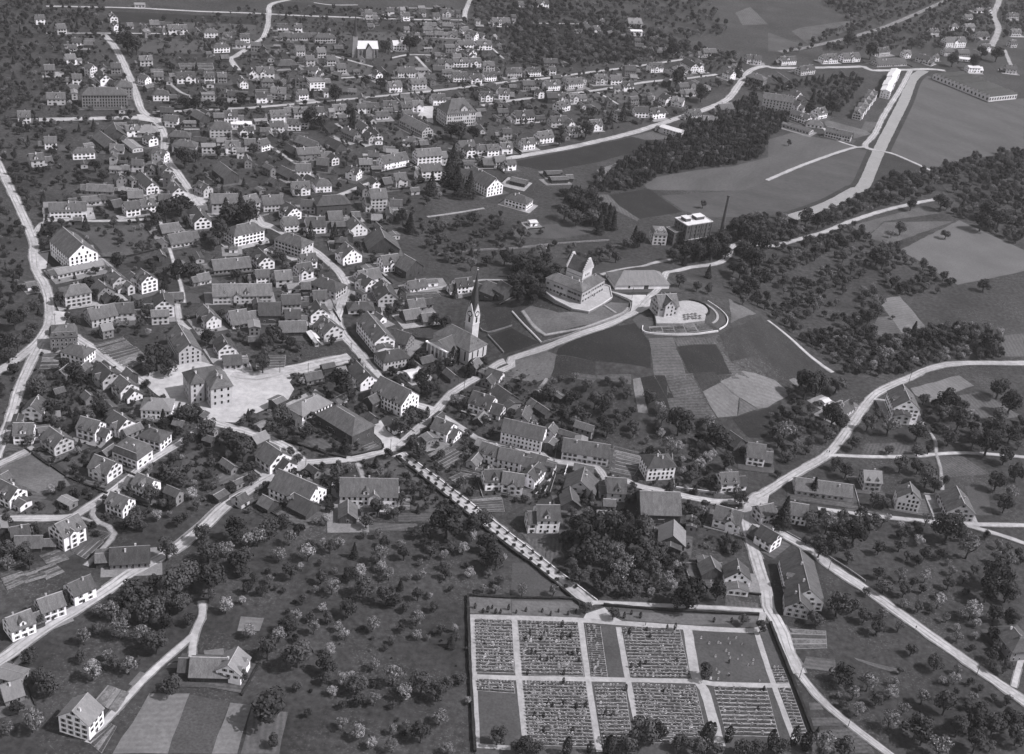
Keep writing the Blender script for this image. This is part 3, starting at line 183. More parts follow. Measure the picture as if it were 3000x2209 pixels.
ROADS="""6.5 1 -206.6,363 -194.7,379.3 -185.8,399.5 -174.9,417.5 -165.8,434.4 -161.5,443.5 -147.7,463.5 -139,483.6 -132.9,503.3 -122.8,522.2 -116.2,532.6 -105.4,547;5.5 1 -105.4,547 -78.3,557.6 -61.5,570.5 -56.1,577.6 -43.6,607.4 -40.8,617.1 -33.6,638.8 -17.8,664.7 -10.3,675 -5.6,677.9;6 1 -104.6,549.4 -116.5,561.4 -134,569.1 -148.4,572.8 -160.1,576.1;6 1 -206.9,606.6 -213.2,611.7 -219.8,615.8 -241.6,633.9 -262.2,649 -277.6,658.4;6.5 1 -424.6,915.9 -343.1,784.3 -328.4,753.3 -317.9,730.4 -301.3,705.2 -289,678.9 -282.5,660.2 -280.3,638.3 -283.6,616 -289.1,595.6;6 1 -278,635.9 -272.2,595.9 -263.1,557.7 -258.4,534.5 -255,517.7;4 1 -338.8,781.6 -338,804.7 -302.5,816.1 -273.2,828.8;4.5 1 -253.2,510.7 -247.4,519.4 -240.5,531.9 -234.8,537.7;5 1 -236,469.9 -225.2,472.2 -203.4,477.7 -198.8,483.4 -189.2,505.2 -180.3,532.4 -168.8,555.2 -163.4,571.7;7 1 -456.9,1263 -431,1221.5 -397.3,1154.4 -371.4,1098.4 -350.4,1052.3 -331.4,1030.7 -314.3,997.4 -300.1,953.9 -277.9,916.6 -261.9,889.6 -250.8,868.9 -238.7,856.8 -222.7,848.5 -195.4,846.2 -186.3,840.3;6.5 1 -207.3,867.1 -194.4,842.1 -186.3,840.3 -152.7,812.9 -137.8,795.4 -124.6,776.3 -118.4,759.6 -117.1,735.1 -115.7,710.3 -107.8,691.6 -97.1,676 -88.1,660.6 -78.8,645.8 -70,628.5 -51.8,619.6 -42.1,616.8;13 1 -98.8,665.1 -118.5,649.9 -136.5,636.8 -148.1,627.7 -162.7,628.5;5 1 -338.5,1053.7 -316.5,1065.9 -269.5,1093.2 -261,1098.4 -217.6,1130 -156.4,1177.1 -104.8,1217.8 -37.7,1276.6 -4.9,1301.2 38.7,1341.9 79.4,1377.9 150.1,1445;5 1 -61.6,1184.5 -33.7,1212.7 -5.9,1235.7 51.3,1283.6 96,1327.6 116.6,1345.1 148.2,1367.5 185.2,1399.3;8 1 -37.9,1031.9 -23.7,1050.2 26.4,1096.1 80.3,1154 110.6,1193.4 140.3,1234.1 160.9,1261.3 188.9,1308.3 209,1376 226.5,1433.7 246.8,1459.4 263.3,1459.5 344.3,1499.4 371.8,1513.6 379.2,1501.1 425.6,1524.1 457.4,1540.7 476.4,1543;5 1 -546,1339.2 -487,1364.8 -451.7,1377.9 -395.7,1393.5 -342,1413 -293.5,1427 -224.7,1451.1 -165.7,1472.8 -108.3,1498.9;6 1 -303.9,1522.2 -316.8,1491.3 -330.4,1460.8 -322.5,1414.9 -312.8,1367.5 -307,1321.1 -309.6,1301 -317.3,1243.7 -319.5,1234.1 -302.8,1200.1;6 1 -110.7,1633.5 -110.7,1601.4 -110.9,1540.6 -108.3,1498.9;6 1 429.6,1523.4 400.9,1439.8 357.4,1320.4 334.2,1250.8 317.8,1212.8 317.9,1200.9 325.4,1198.6;4 1 203.8,1073.7 250.1,1135.4 306.3,1200 325.4,1198.6 339.6,1195.4 352.6,1181.9 373.2,1154.1;3.5 1 281.9,1249 289.5,1216.1 306.6,1201.8;5.5 1 -11,666.7 -0.8,673 -1.4,679.6 19.1,686.8 46.8,703.1 65.4,724 75.5,738.5 81.3,753.8;5 1 81.3,753.8 91.5,776.4 95.6,794.1 102.6,832.6 118.1,859.3 136.4,871.3 148.8,883.5 157.2,907.9 164,921.2 187.1,921.6 218.2,947.4 240.3,968.6 266.7,999.3 300.9,1033.7 338,1064.9 355.5,1077.7;6 1 142.4,570.6 146.8,576 165.9,598.4 187.4,622.4 203.2,651.4 225.1,693.7 237.1,709.7 260.6,732.2 268.7,740.9 284.6,752.9 302.2,760.6 353.5,774.1;3.2 1 187.2,621.1 213.6,625.2 238.7,631.5 257.4,638.3 279.6,643.9 315.1,646.9;3.6 1 172.6,564.6 202.1,564.4 236.4,565.8 250.6,567.2 293.2,574.2;3.4 1 254.2,566.3 270.5,561.3 287.1,554;7 1 142.4,570.6 137.3,565.1 132.2,546.1 132.4,530.9 134,507.1 135.6,510.4 135.9,487.8 135.2,476.4 137.6,468.4 140.1,457.4 141.2,445 144.2,431.9;4.2 1 144.2,431.9 150.1,419.1 158.5,407.9 166,399.7 176.3,388.9 182.2,382.3;6.5 1 134.5,557 146.4,540.8 164.8,524.8 170.5,515.5 182,503.9 194,491 211.9,469.9 229,450.7 249.2,428.3;5 1 135.2,563.6 116,559.5 98,561 75.5,564.9 69.3,568 56.6,568.5 52.8,577.9 36.2,578.7 24.5,580.8 20.4,586.9;4.5 1 -41.9,615.5 -24.4,600.7 -15.8,592.9 -5.8,589.2 3.9,590.2 11.4,586 20.5,584.5;8.2 1 -55.9,567.2 -9.8,523.4 10.1,503 27.5,485.9 50.3,460.7;3 1 50.9,463.3 86.7,467.6 111.8,470.7 132.4,472.5;3.6 1 -125.5,430.8 -123.5,425.6 -122.4,419.6 -122.4,409 -119.5,394.9;3.2 1 -122.4,409 -133.4,382.6 -138.1,367.7 -142.4,352.9 -145,342.1;2.6 2 -193.4,487.5 -192.9,482.8 -188.1,477.2 -177.9,470 -182.5,444.4;1.6 2 -197.2,479 -187,475.5;3.2 2 -78.7,762.8 -48.3,781.6 -28.6,795.4 -8.3,790.5;3.4 2 52,786.9 71.6,813.1 91.9,857.9 110.2,874 125,884.9;1.8 2 255.2,666.2 256.9,650.9 253.8,637.4 253,622.5 247.4,593.2;3 1 168.7,775.2 182.3,758.7 191.5,743.6 206.5,723.6;9 2 686.3,2058.9 666.4,1993.9 634.9,1904.7 616.9,1814.8 576.7,1703.4;5 2 590.7,1692.6 576,1608.8;7 3 272.5,1534 320.7,1583.2 430.5,1723.1 562.7,1939 599.5,2004.1;9 1 -423.9,997.5 -391.5,1013.4 -348.4,1033.6;4 1 -218.3,1206.9 -185.3,1229.2 -177.5,1238.8;4 1 -223.8,1286.4 -178.2,1265.6;3 1 -143.7,1323 -123.1,1275.1;3.5 1 -167.2,1305.5 -149.3,1327.3 -110.8,1339.5;5 1 -153.1,914.2 -144.8,929.5 -131.7,951.9;1.9 2 1.4,730.2 9.1,710.6 16.1,700.3 20.4,698.8 39.5,703.8 54.2,718 66.3,732 69.8,740.3;2.2 2 42.2,727.2 49.6,736.4 55.8,747.5 58.1,756.1;1.4 2 54.2,739.3 61.7,730.5;2.5 2 -79.8,895.9 -61.4,908.9 -38.4,927.3;2.6 1 -188.2,376.3 -186.2,384.3;3 1 263.2,478.5 251.8,458.7 243.3,440.4;2.5 1 -67,1391.3 -51.7,1355.8;2 2 17.4,651.5 20.9,659.7;3 1 51.4,1275.5 72.6,1242.8;2.4 1 -267.1,830.8 -225.9,739.3 -213.7,708.1;4 1 -217.4,705.4 -208.3,681.9 -200.4,674.6;3 2 -273.4,745.4 -289.1,761.4 -297.6,774.4;2.4 2 -75.7,553.7 -70.3,539.5;3 1 -508.6,1242.5 -454.2,1268.9 -380,1302.6;3 1 -286.8,1492.6 -266,1491.9 -236.9,1507.2;2.5 1 -200.1,1511.9 -140.5,1540;3 1 -52.3,1513.1 9.8,1540.1 28.1,1547.6;3 2 -348.6,1131.7 -334.6,1113.8 -324.2,1107.4;3 1 -184.8,1081.6 -169.8,1061.7;3 1 -228.1,1006.1 -197.2,971.8"""
FIELDS="""road -211.9,612 -201.4,625.6 -186.2,639.3 -148.3,628.4 -130.3,639.8 -127.2,634.7 -128.3,627.5 -124.1,620.5 -124.9,608.4 -139,589.7 -141.3,590.5 -147.8,577.8 -160.1,576.1 -166.2,579.5 -183.9,585.2 -198.9,598.1;road -118,562.3 -105.5,553.7 -99.5,548.3 -103.8,539.7 -113,545.3;road -77,592.1 -70.2,598.6 -65.4,588.7 -54.2,578.1 -63.1,569 -67.1,578.6;dark2 -26.5,747.4 -6.4,751.4 0.8,728.2 -4.9,725.8 -5,715.4 -18.5,712.2;dark -17.3,706.6 -3.8,711.1 13.8,691.9 3.6,688 -6.9,684.9;lawn2 -1.2,677.4 19.3,683.6 26.6,678.7 22.9,660.8 14.2,657.1 0.1,661.7;road 56.6,762.7 69.8,759.4 85.5,763.8 89,752.5 78.5,735.9 70.8,730.4 72.7,751.4;road -268.9,889.1 -244.5,887.7 -243.8,868.9 -255.6,867.3;road -352.1,1041.8 -333.1,1046.1 -312.5,998.1 -332.3,1027.2 -345.7,1028.3;road 138.7,572 148.4,578.5 143,553.5 137.8,546.2 134.7,557.1;road 47.7,454.8 56.3,460.6 60.7,454.8 64.9,452.3 45.6,448.7;road -327.1,749.9 -319.3,756.1 -311.7,732.2 -317.3,726.9;road -289.1,677.2 -276.2,677.6 -273.5,662.6 -279.4,659.5;road -117,1131.9 -115.1,1161 -106.6,1164.4 -100.8,1114.4 -116.1,1125.4;lawn2 1.4,731 6.2,735.5 24.4,722.9 42.2,725.9 58.1,745.6 70.3,747.3 69.4,736.8 46.7,710.8 20.5,698.6 14.7,700.8;lawn1 72.1,724.2 80,736.3 85.5,721.3 78.5,709.7;lawn1 111.1,761.4 124.8,765.9 134,753.3 134.3,739.6 127.8,726.9 120.8,734.2 120.2,757.8;lawn2 141.6,789.8 160.6,779.5 137.5,739.9;dirt 82.4,717.2 117.7,732.5 124.6,724 106,713.9 83.6,708.7;dark 37,694.8 73.5,719.7 78.4,706.6 82.4,695.2 83,670.8 47.8,672.9 25.1,679.9 26.2,684.8;dark2 25.2,678.9 49.2,672 49.9,659.2 23.7,659.6;mid 81.9,701.2 97.5,706.9 99,691.5 82.9,686.2;mid2 97.4,705.3 125.5,715.5 125.7,707.5 99.9,695.6;mid 82.9,685.6 99.3,691 105.2,667.8 85.3,663;dark 99.8,694.9 124.9,706.5 134.3,682.8 108.8,668.9 105.3,675.4;dark2 128,719.5 149,749 162.9,777.5 168.9,741 161.2,717.1 134.1,694.1;mid2 125.6,706.2 133.3,693.7 146.6,684.7 134.2,678.6;dark2 163.4,762.5 181.3,757.9 201.7,722.3 188.9,709.1 173.8,700.4 160.5,710.3;light 126.5,673.3 141.5,689.2 150.2,691.9 163.6,693.1 174,684.9 156.6,664.1 150.3,660 133.7,666.9;light 115.3,661.1 127.2,672.7 138.1,664.9 136.2,648.8 124.2,643.5;mid 127.6,672.8 133,666.6 149.9,659.8 136.6,648.9 138.5,665.1;mid2 92.3,667.1 108.9,673.5 114.9,657.8 93.3,650.4;dark 85.2,665.6 91.6,666.9 97.5,651.3 93.3,650;dark2 108.9,673.5 123.7,679.8 126.5,672.9 115.3,661.1;dark 76.8,662.4 84.9,665.5 92.9,649.9 96.8,635.9 83,636.7;mid 38.6,663.6 49.7,661.8 50.9,659.2 48.6,656.5 38.8,659.1;mid2 93.3,650 114.5,657.3 123.5,642.8 97.5,636;light 72.3,660.9 76.8,662.4 82.4,636.6 76.2,636.5;mid 50.4,661.8 71.2,664.2 71.4,656.5 51.2,659.2;light 173.6,699.1 187.8,718.2 187.7,705.7 178.5,694.4;dark 132.8,645.7 151.7,659.5 156.6,663.6 166.3,673.2 159.5,648.8 151.1,631.6 142,629.5;mead 91.9,1023.7 103.8,1047.5 141.5,1078.3 174.7,1099.1 212.2,1137.5 218.3,1189.3 245.1,1220.4 288,1213.8 306.3,1200 250.1,1135.4 204.9,1074.1 179.4,1039.3 100.5,1015 94.6,1015.7;mead2 204.7,1072.6 249.9,1133.7 305.6,1196.3 323.5,1194.5 303,1132.4 275.2,1071.9 227,1009.5 194.9,988.7 143.6,967.1 123.1,975.4 106,1003.5 180.7,1042.4;dark 61.7,991.1 95.6,1016.1 121.9,972.5 85.8,945.9 70.1,968.1;mid 50,987.2 60.7,990.8 70.1,968.1 85.8,945.9 83.8,940.4 67.2,957.1 52,974.8;mead 444.6,1515.2 494.7,1421.2 549,1461.1 489.4,1259.1 386.2,1181 374,1157.5 353.4,1185.5 340.7,1200.8 389.1,1353.1;dark2 338.9,1191.8 371.2,1150.3 373.6,1105.4 297.4,1079.4 322.2,1164.5;dark -23.1,1040.1 47.4,1108.7 97.1,1160.4 124.7,1157.3 79.3,1098.4 52.8,1067.4 7.8,1028 -22.7,1034.4;mid 83.5,1148.5 112.3,1180 124.7,1157.3 96.6,1143.4;light 50.8,1046.1 76.9,1082.1 65.1,1045.4 57.9,1031.5;lawn1 -14.3,897.3 35.6,922.6 52.1,906.9 22,886.1 -13,877.4;dark2 20.3,881.2 60.3,902.6 61.1,895 20.6,873.6;lightdim 297.3,948.5 366.5,1034 407.9,982.3 394.6,937.2 358.6,911.5 330.3,892.8;mid 264.8,988.7 341.6,1057.9 354.1,1045.8 296,1008.7 273.4,967;mid 273.4,967 296.5,1006.3 360.3,1029.4 290.7,958.1;light 259,847.4 278.3,857.7 287.3,809.5 266.9,795.1;mid 254,816.7 263.2,821.1 266.9,795.1 256.1,781.9 245,791;light 255.5,715.8 293.6,742.1 300.5,730 274.5,710.1 264.8,700.5 256.7,707.2;mid 284,712.4 302.5,722.9 322.2,697.2 290,678.5;mid 339.8,811.1 360,820.1 349,782.5 334.9,778.9;mid2 212.1,639.3 234.9,645.8 240.3,641.9 236.1,632.2 207.1,626.8;mid2 255.3,635.3 269.9,638.6 282.2,622.9 251,611.3;lawn1 262.9,605.7 275.9,612.1 271.7,579.6 260.9,577.3;light -130.4,371.7 -114.6,374.4 -113.8,341.8 -134.2,338.4;dirt2 -114.4,373.8 -97.9,372.7 -97.4,344.5 -113.8,341.8;light -97.3,372.1 -88.8,372.3 -87.9,346 -97.4,344.5;mid -88.1,371.1 -73.3,371 -72,348.6 -86.6,346.2;light -106,423.9 -95.8,424.6 -95.8,416.2 -105.2,414.4;light -140.1,375.3 -137.9,383.2 -133.1,382 -136.3,374;light -115.9,399.9 -108.2,402.7 -106.6,398.7 -114.7,397.2;light -127.8,389.9 -123.4,391.4 -122.8,388 -128.4,387;lawn2 -251.2,514.3 -238.6,525.7 -217.3,510.3 -211.2,503.4 -218,496.9 -222.6,491 -235.1,492.2 -238.7,502.5 -246.4,502.9;dark2 -222.3,490.1 -210.4,502.6 -194.3,503.1 -200.7,488.8 -204.7,481.2 -212.6,487.2;lawn1 -223.8,478.2 -227.2,491 -211.9,488.4 -205.3,481.1 -222.5,476.5;lawn1 -222.4,524 -215.6,533.2 -208.1,524 -213.1,519.7 -205.6,517.1 -209.7,512 -217.1,514.5 -227,521.9;lawn1 -165.6,540.1 -160.5,547.9 -153,542.9 -152.2,518.4 -158.3,512.9 -163.7,525.3;mid -144.3,526.4 -137.6,535.4 -131.7,531.3 -132.8,516.4 -140.7,519.9;mid2 -128.7,505.1 -122.8,514.5 -117.6,500.6 -120.6,498;lawn1 -239.4,569.4 -225.4,580.2 -224.8,572.9 -235.9,561.8;mid2 -96.6,540.2 -86.3,550.2 -83.9,544.1 -88.4,535.5 -95.6,535;lawn1 -61.2,555.8 -57,561.2 -36.9,540.4 -49.3,546.3 -55.1,543.9;mid2 -69.5,557.3 -58.8,560.8 -61.8,555.7 -55.1,543.9 -66.8,544.6;mid -106.7,568.3 -99.5,573.5 -90.1,567.5 -93.5,562.1 -101.3,563.8;lawn1 -81.4,564.8 -76.2,575.4 -66.1,571.8 -65.1,569.7 -80,560.6;lawn1 -137.2,590.2 -121.2,606.7 -116.8,586.3 -131.2,573.3 -135.9,577;mid2 -48.4,514.2 -27.7,518.6 -28.6,510.5 -47.4,506.5;lawn1 -44.2,531.4 -33.8,534.7 -24.9,520.2 -31.2,517.8 -42.5,518.5;mid -67.9,500.3 -59.8,503.9 -31.8,507.8 -31.7,502 -66.5,495.8;lawn1 -25.1,550.5 -20.1,556 -8.1,546.7 -8.9,541.2 -19.4,542.1;mid 19.6,535.7 33.4,538.7 35.1,520.8 35,501.4 27,499.8 20.8,510;mid2 14.9,509.7 34.7,512.8 34.5,499.5 29.2,486.3 20.7,498.5;mid 61.4,603.4 81.7,598.4 80.1,588.6 71.9,573 59.2,575.9;lawn1 28.4,561.2 34.6,565.9 34.5,545.2 29,544;mid 170.4,562.5 211.2,562.6 211.7,568 190.3,568.9;lawn1 11.1,485.6 21.2,487.6 43.2,464.8 12.8,458.9;mid2 116.1,489.2 120.8,490.2 121.3,478 130.8,478.1 130.5,474.6 114.1,472.4;mid 149,444.1 162.4,444.2 161.5,435.7 145.8,435.9;mid 171.4,447.4 191.5,443.3 190.3,440 173.2,445.4;mid 145.8,414.1 150.5,414.9 151.9,410.9 145.7,409.8;mid 145.5,405 156.3,406.8 160.6,402.8 145.8,400.3;mid2 147.9,398 161.4,401.6 169.5,391.7 168.8,388.2 146.3,384.5;lawn1 -320.6,797.6 -274.2,818.8 -265.2,800.6 -256.6,781.1 -282.9,759.5 -294,775.5 -309.9,790.7;mid2 -286.9,764 -261.3,785.6 -255.3,779.5 -271.5,762.9 -281.7,756;dark -268,752.6 -246.9,770.3 -242.7,756.4 -254.8,745.4;lawn1 -224.6,722 -208.3,723.2 -204.1,710.8 -217.9,706.9;lawn1 -217.2,1201.4 -185.4,1223.1 -158,1180.2 -196.3,1149.6;lawn1 -223,1282.3 -180.1,1262.7 -177.5,1238.8 -199.7,1225;lawn1 -169.5,1271.6 -167.5,1298.7 -144.9,1322.5 -124.3,1274.6 -160.5,1284.3;dark2 -238.2,1436.2 -165.7,1461.8 -159.2,1422.5 -235.6,1385.2;lawn1 -234.8,1380.5 -159.8,1417.1 -155.4,1383.9 -232.5,1347.1;lawn1 -304.4,1294.2 -229.3,1329.6 -221.6,1300.9 -295.3,1271.3;dark2 -329.1,1473 -287.3,1495.2 -233,1500.5 -226,1458.7 -316.5,1423.4;dark -481.6,1349.1 -333.1,1398.8 -325.9,1368.6 -468.3,1310.1;lawn1 -422,1335.8 -325.9,1368.6 -316.8,1330.8 -381.6,1299.4 -412.2,1303.7;lawn1 -432.4,1260.9 -351.1,1290.6 -333,1245.1 -393.9,1221.4 -423,1225.2;lawn1 -152.4,1400.3 -111.4,1420 -108.8,1381.5 -118.7,1343.7 -143,1337.1;dark -51.3,1497 31.1,1532.2 31.7,1483.6 -48.4,1450.4;lawn1 31.2,1255.1 51.4,1275.5 70.3,1243.8 46.9,1211.7 30.5,1227.6;mid2 53.8,1276.5 95.9,1323.3 133.5,1330.8 118.5,1271.3 76.2,1246.2;mid 235.5,1713.1 260.4,1758.9 274.3,1670.3 238.2,1646.3;mid2 301.8,1647.9 317.3,1673.4 394.4,1749.1 417.9,1748.2 363.9,1660.5 314.6,1591.3;mead2 269.2,1626.1 311.4,1578.8 269.6,1532.6 258.3,1532.6;lawn2 286.9,1280.8 327.5,1259.2 330.4,1249.4 308.7,1226.9 312.1,1246 285.7,1257.8;mid 332.2,1291 347.1,1293 330.6,1256.7 321.8,1260.7;lawn1 -142.5,1085 -127.1,1087.7 -119.8,1065 -130.6,1060.9;dark2 -232.3,978.6 -213,991.4 -198.4,968.7 -227.4,958.3;mid2 -192.9,473.4 -177.9,470 -181.5,462.9 -191.5,466.3"""
GARDENS="""5 1 -196,454.7 -191.8,467.2 -180.5,463.1 -184.3,449.2;7 1 -249.2,642.1 -235.9,656 -226.5,646.6 -239.4,631.6;7 1 -239.7,634.4 -225.2,646.9 -212.9,634.2 -220.7,618.3;7 1 -40.4,569.6 -31.6,582.1 -18,573.5 -29.1,558.5;6 1 -21,565.9 -9.6,565.1 -9.7,550.7 -21,552.5;7 1 -14.4,534.7 2.1,541.4 4.9,526.5 -8,523.7;3 1 -26.9,550.1 -20.8,557 -16.3,548.1 -20.2,544.1;2 1 -150.1,364.3 -148,373.3 -137.1,370.5 -138.6,358;4 1 -145.8,343.2 -139.8,353.4 -137,352 -138.1,337.8;4 1 144,462.2 161.2,463.8 159.8,451.5 143.7,447.8;5 1 83.1,715 90.2,718 91.4,711.6 84,708.8;5 1 91.4,718.7 97.8,721.2 99.1,713.4 92.1,710.9;5 1 98.8,721.7 104.9,724.1 106.2,715.6 99.9,713.3;5 1 105.9,724.5 111.9,727.5 113.7,718.9 107,715.8;5 1 113,728.4 119,731.7 124.2,724.5 114.9,719.5;4 1 -272.2,624.6 -260.5,627.6 -254.8,612.4 -267.7,607.7;2 1 238.2,579 243.9,581.3 242.1,571.2 237.2,569.1;7 1 62,601.7 80.7,597.6 72.9,574.4 59.5,576.5;5 1 -154.3,653.7 -137.1,658.2 -134.5,643 -150.5,637.5;5 1 -192.1,472.6 -179.4,469.7 -181.1,464.8 -190,468.4;5 1 -209.4,433.3 -202.5,439.6 -195.7,434.3 -203.6,427.8;4 1 -49.4,529.3 -44.7,530.3 -43.1,518.3 -48.3,517.2;3 1 -77.5,571.5 -72.1,577.5 -67.5,572.7 -72.9,566.8;4 1 -77.8,762.1 -58.2,769.6 -54.3,763.4 -76.7,753.5;6 1 -216.1,430.3 -209.2,436.6 -202.6,430.5 -209.4,421.9;5 1 -203.4,437.8 -196.8,444.2 -190,438.7 -195.8,431.8;4 1 -205.6,447.5 -198,454.3 -191.2,447.8 -198.4,441.3;4 1 -218.1,439.1 -213.1,443.5 -208.5,440.1 -213.8,434.9;8 3 -362.2,1200.1 -331.6,1213.9 -325.2,1194.2 -354.4,1181.3"""
PLOTS="""16 1.15 -3.4,440.8 13.9,443.2 17,409.3 0.3,407.1;17 1.4 16.4,442.9 44,447.2 47.3,412.9 20.2,408.8;24 2.4 47.2,446.6 54.4,447.2 57.7,414 50.4,413.1;16 2.0 64.6,447.5 91.3,451.6 94.4,419.4 67.9,415.1;6 1.8 131.3,433.3 137.2,434.7 138.8,425 133,424;4 1.4 0.7,402.2 16.8,404.3 18,397.2 1.5,396;19 1.3 20.9,404.6 48.1,408.7 52.3,372.3 24.5,369;17 1.5 51.7,408.3 65.1,410.6 68,374.9 55.4,372.8;17 1.7 68.6,411.3 96.4,414.3 99.5,382 70.2,377.8;12 3.2 104.2,416.4 128,419.9 130.1,391 107.3,387.9;15 3.0 133.4,421.2 139.1,421.4 142.6,393.8 137.3,392.9"""
CEMLAWNS="""55,447.3 61.1,448 64.6,414.9 58.5,413.8;98.4,452.1 125.7,456 128.8,424 99.8,419.6;2,393.3 17.3,396 20.1,369.5 4.7,367;129.6,455.5 133.8,449.9 136.8,435.8 131.4,434.8;-7.2,455.9 12.1,458.8 13.1,448.3 -5.9,444.7;12.9,457.3 41,461.8 47.7,456.4 43.4,450.7 13.6,445.9;58,458.4 86.4,462.1 129.8,468.2 127.6,463.2 99.7,456.4 67.1,453.6"""
CEMPATHS="""2.6 -4.8,444.1 -0.2,404.5 4.3,365;3.2 -5.4,442.4 13.6,445.2 45.6,449.5 75.2,451.8 126.4,457.3 130.4,463.8 132.4,471.6;2.8 14.8,443.8 19,406.8 23.4,373.8;2.6 45.1,448.6 48.9,412.1 54,370.1;2.6 62.7,447.9 66.4,414.4 69.8,388.1;4.4 94.9,453.1 96.8,420.5 99.9,413.9 104.3,381.6;2.6 127.4,456.7 131.5,422.3 136.2,390.1;2.8 -0.5,404.4 16,406.3 48.6,411.3 94.6,418 104.3,418.2 128.8,421.5 138.8,423.2;2.4 4.2,365.3 17.9,366.3"""
CEMBASE="-7.7,456.7 42.1,463.3 50.9,458.7 56.3,461 131.5,469.4 134.6,463.7 144.9,394.8 146.3,375.2 5.1,352.3"
CANAL="448.3,1531.6 424,1484.5 395.1,1393.2 360,1290.4 329.1,1199.9 294.7,1093.5 284.6,1077.8 274.7,1063.1 257.3,1038 237.6,1014.3 214.5,990"
AVENUE="-54.6,563.5 -49.5,564.3 -50.2,559.1 -45.1,559.9 -45.8,554.7 -40.7,555.5 -41.4,550.3 -36.3,551.2 -37,545.9 -32,546.8 -32.7,541.6 -27.6,542.4 -28.3,537.2 -23.2,538 -23.9,532.8 -18.8,533.6 -19.5,528.4 -14.4,529.3 -15.1,524 -10,524.9 -10.7,519.7 -5.6,520.5 -6.3,515.3 -1.2,516.1 -1.9,510.9 3.2,511.7 2.5,506.5 7.5,507.4 6.8,502.1 11.9,503 11.2,497.8 16.3,498.6 15.6,493.4 20.7,494.2 20,489 25.1,489.8 24.4,484.6 29.5,485.5 28.8,480.2 33.9,481.1 33.2,475.9 38.3,476.7 37.6,471.5 42.6,472.3"
YEWS="15.3,448.7 19.7,450.8 27.2,451.8 31.1,450 34.7,453.2 39.1,452 42.8,453.9 65.3,454.8 72.9,456.3 68.8,458 107.6,459.9 115.9,461.1 22.2,434.1 20.3,430.7 27.5,432.8 36.6,435.2 29.9,437.1 40.7,436.8 23.5,422.9 25.3,423.3 39.7,425.1 41.8,425.5 36.6,443.1 27.5,419.2 30.6,419.7 33.6,421 43.8,426.6 44.7,421.5 38.2,412.3 22.4,409.5 75.6,447.9 77,443.4 74.4,425.4 71.7,423 67.8,422 67.5,444 85.1,450.5 88.9,451.2 81.9,409.3 38.1,406.6 32.1,393.8 38.4,394.2 43.9,393.1 47.8,393.8 30.4,385.4 26.6,385.1 33.8,392 88.5,429.4 65.2,407.1 112.3,432.9 126.3,417.8 122.3,405.2 42.7,379 30.8,377.3 59.6,391.1 56.2,390.5 -3.8,448.7 0.1,446.2 2.2,447 4.1,449.8 5.9,446.9 8.1,447.3 11.6,450.4"
POLES="-131.7,514.6 -102,545.6 -60.5,568.4 -27.3,641 -87.2,607.9 -17.9,536.6 27,491.5 -119.7,638.3 -136.2,636.9 -50.1,770 -99.6,669.4 -278.3,659.8 227.8,445.9 143.7,428.8 161.1,402.5 169.7,510.7 256,723.1 178.6,627.2 72.4,754.8 131.8,530.8"
PEOPLE="205.7,473.3 186.5,623.2 187.9,623.2 51.6,457.8 54.7,460.1 82.3,760.3 75.2,451.2 -48.8,556.3"
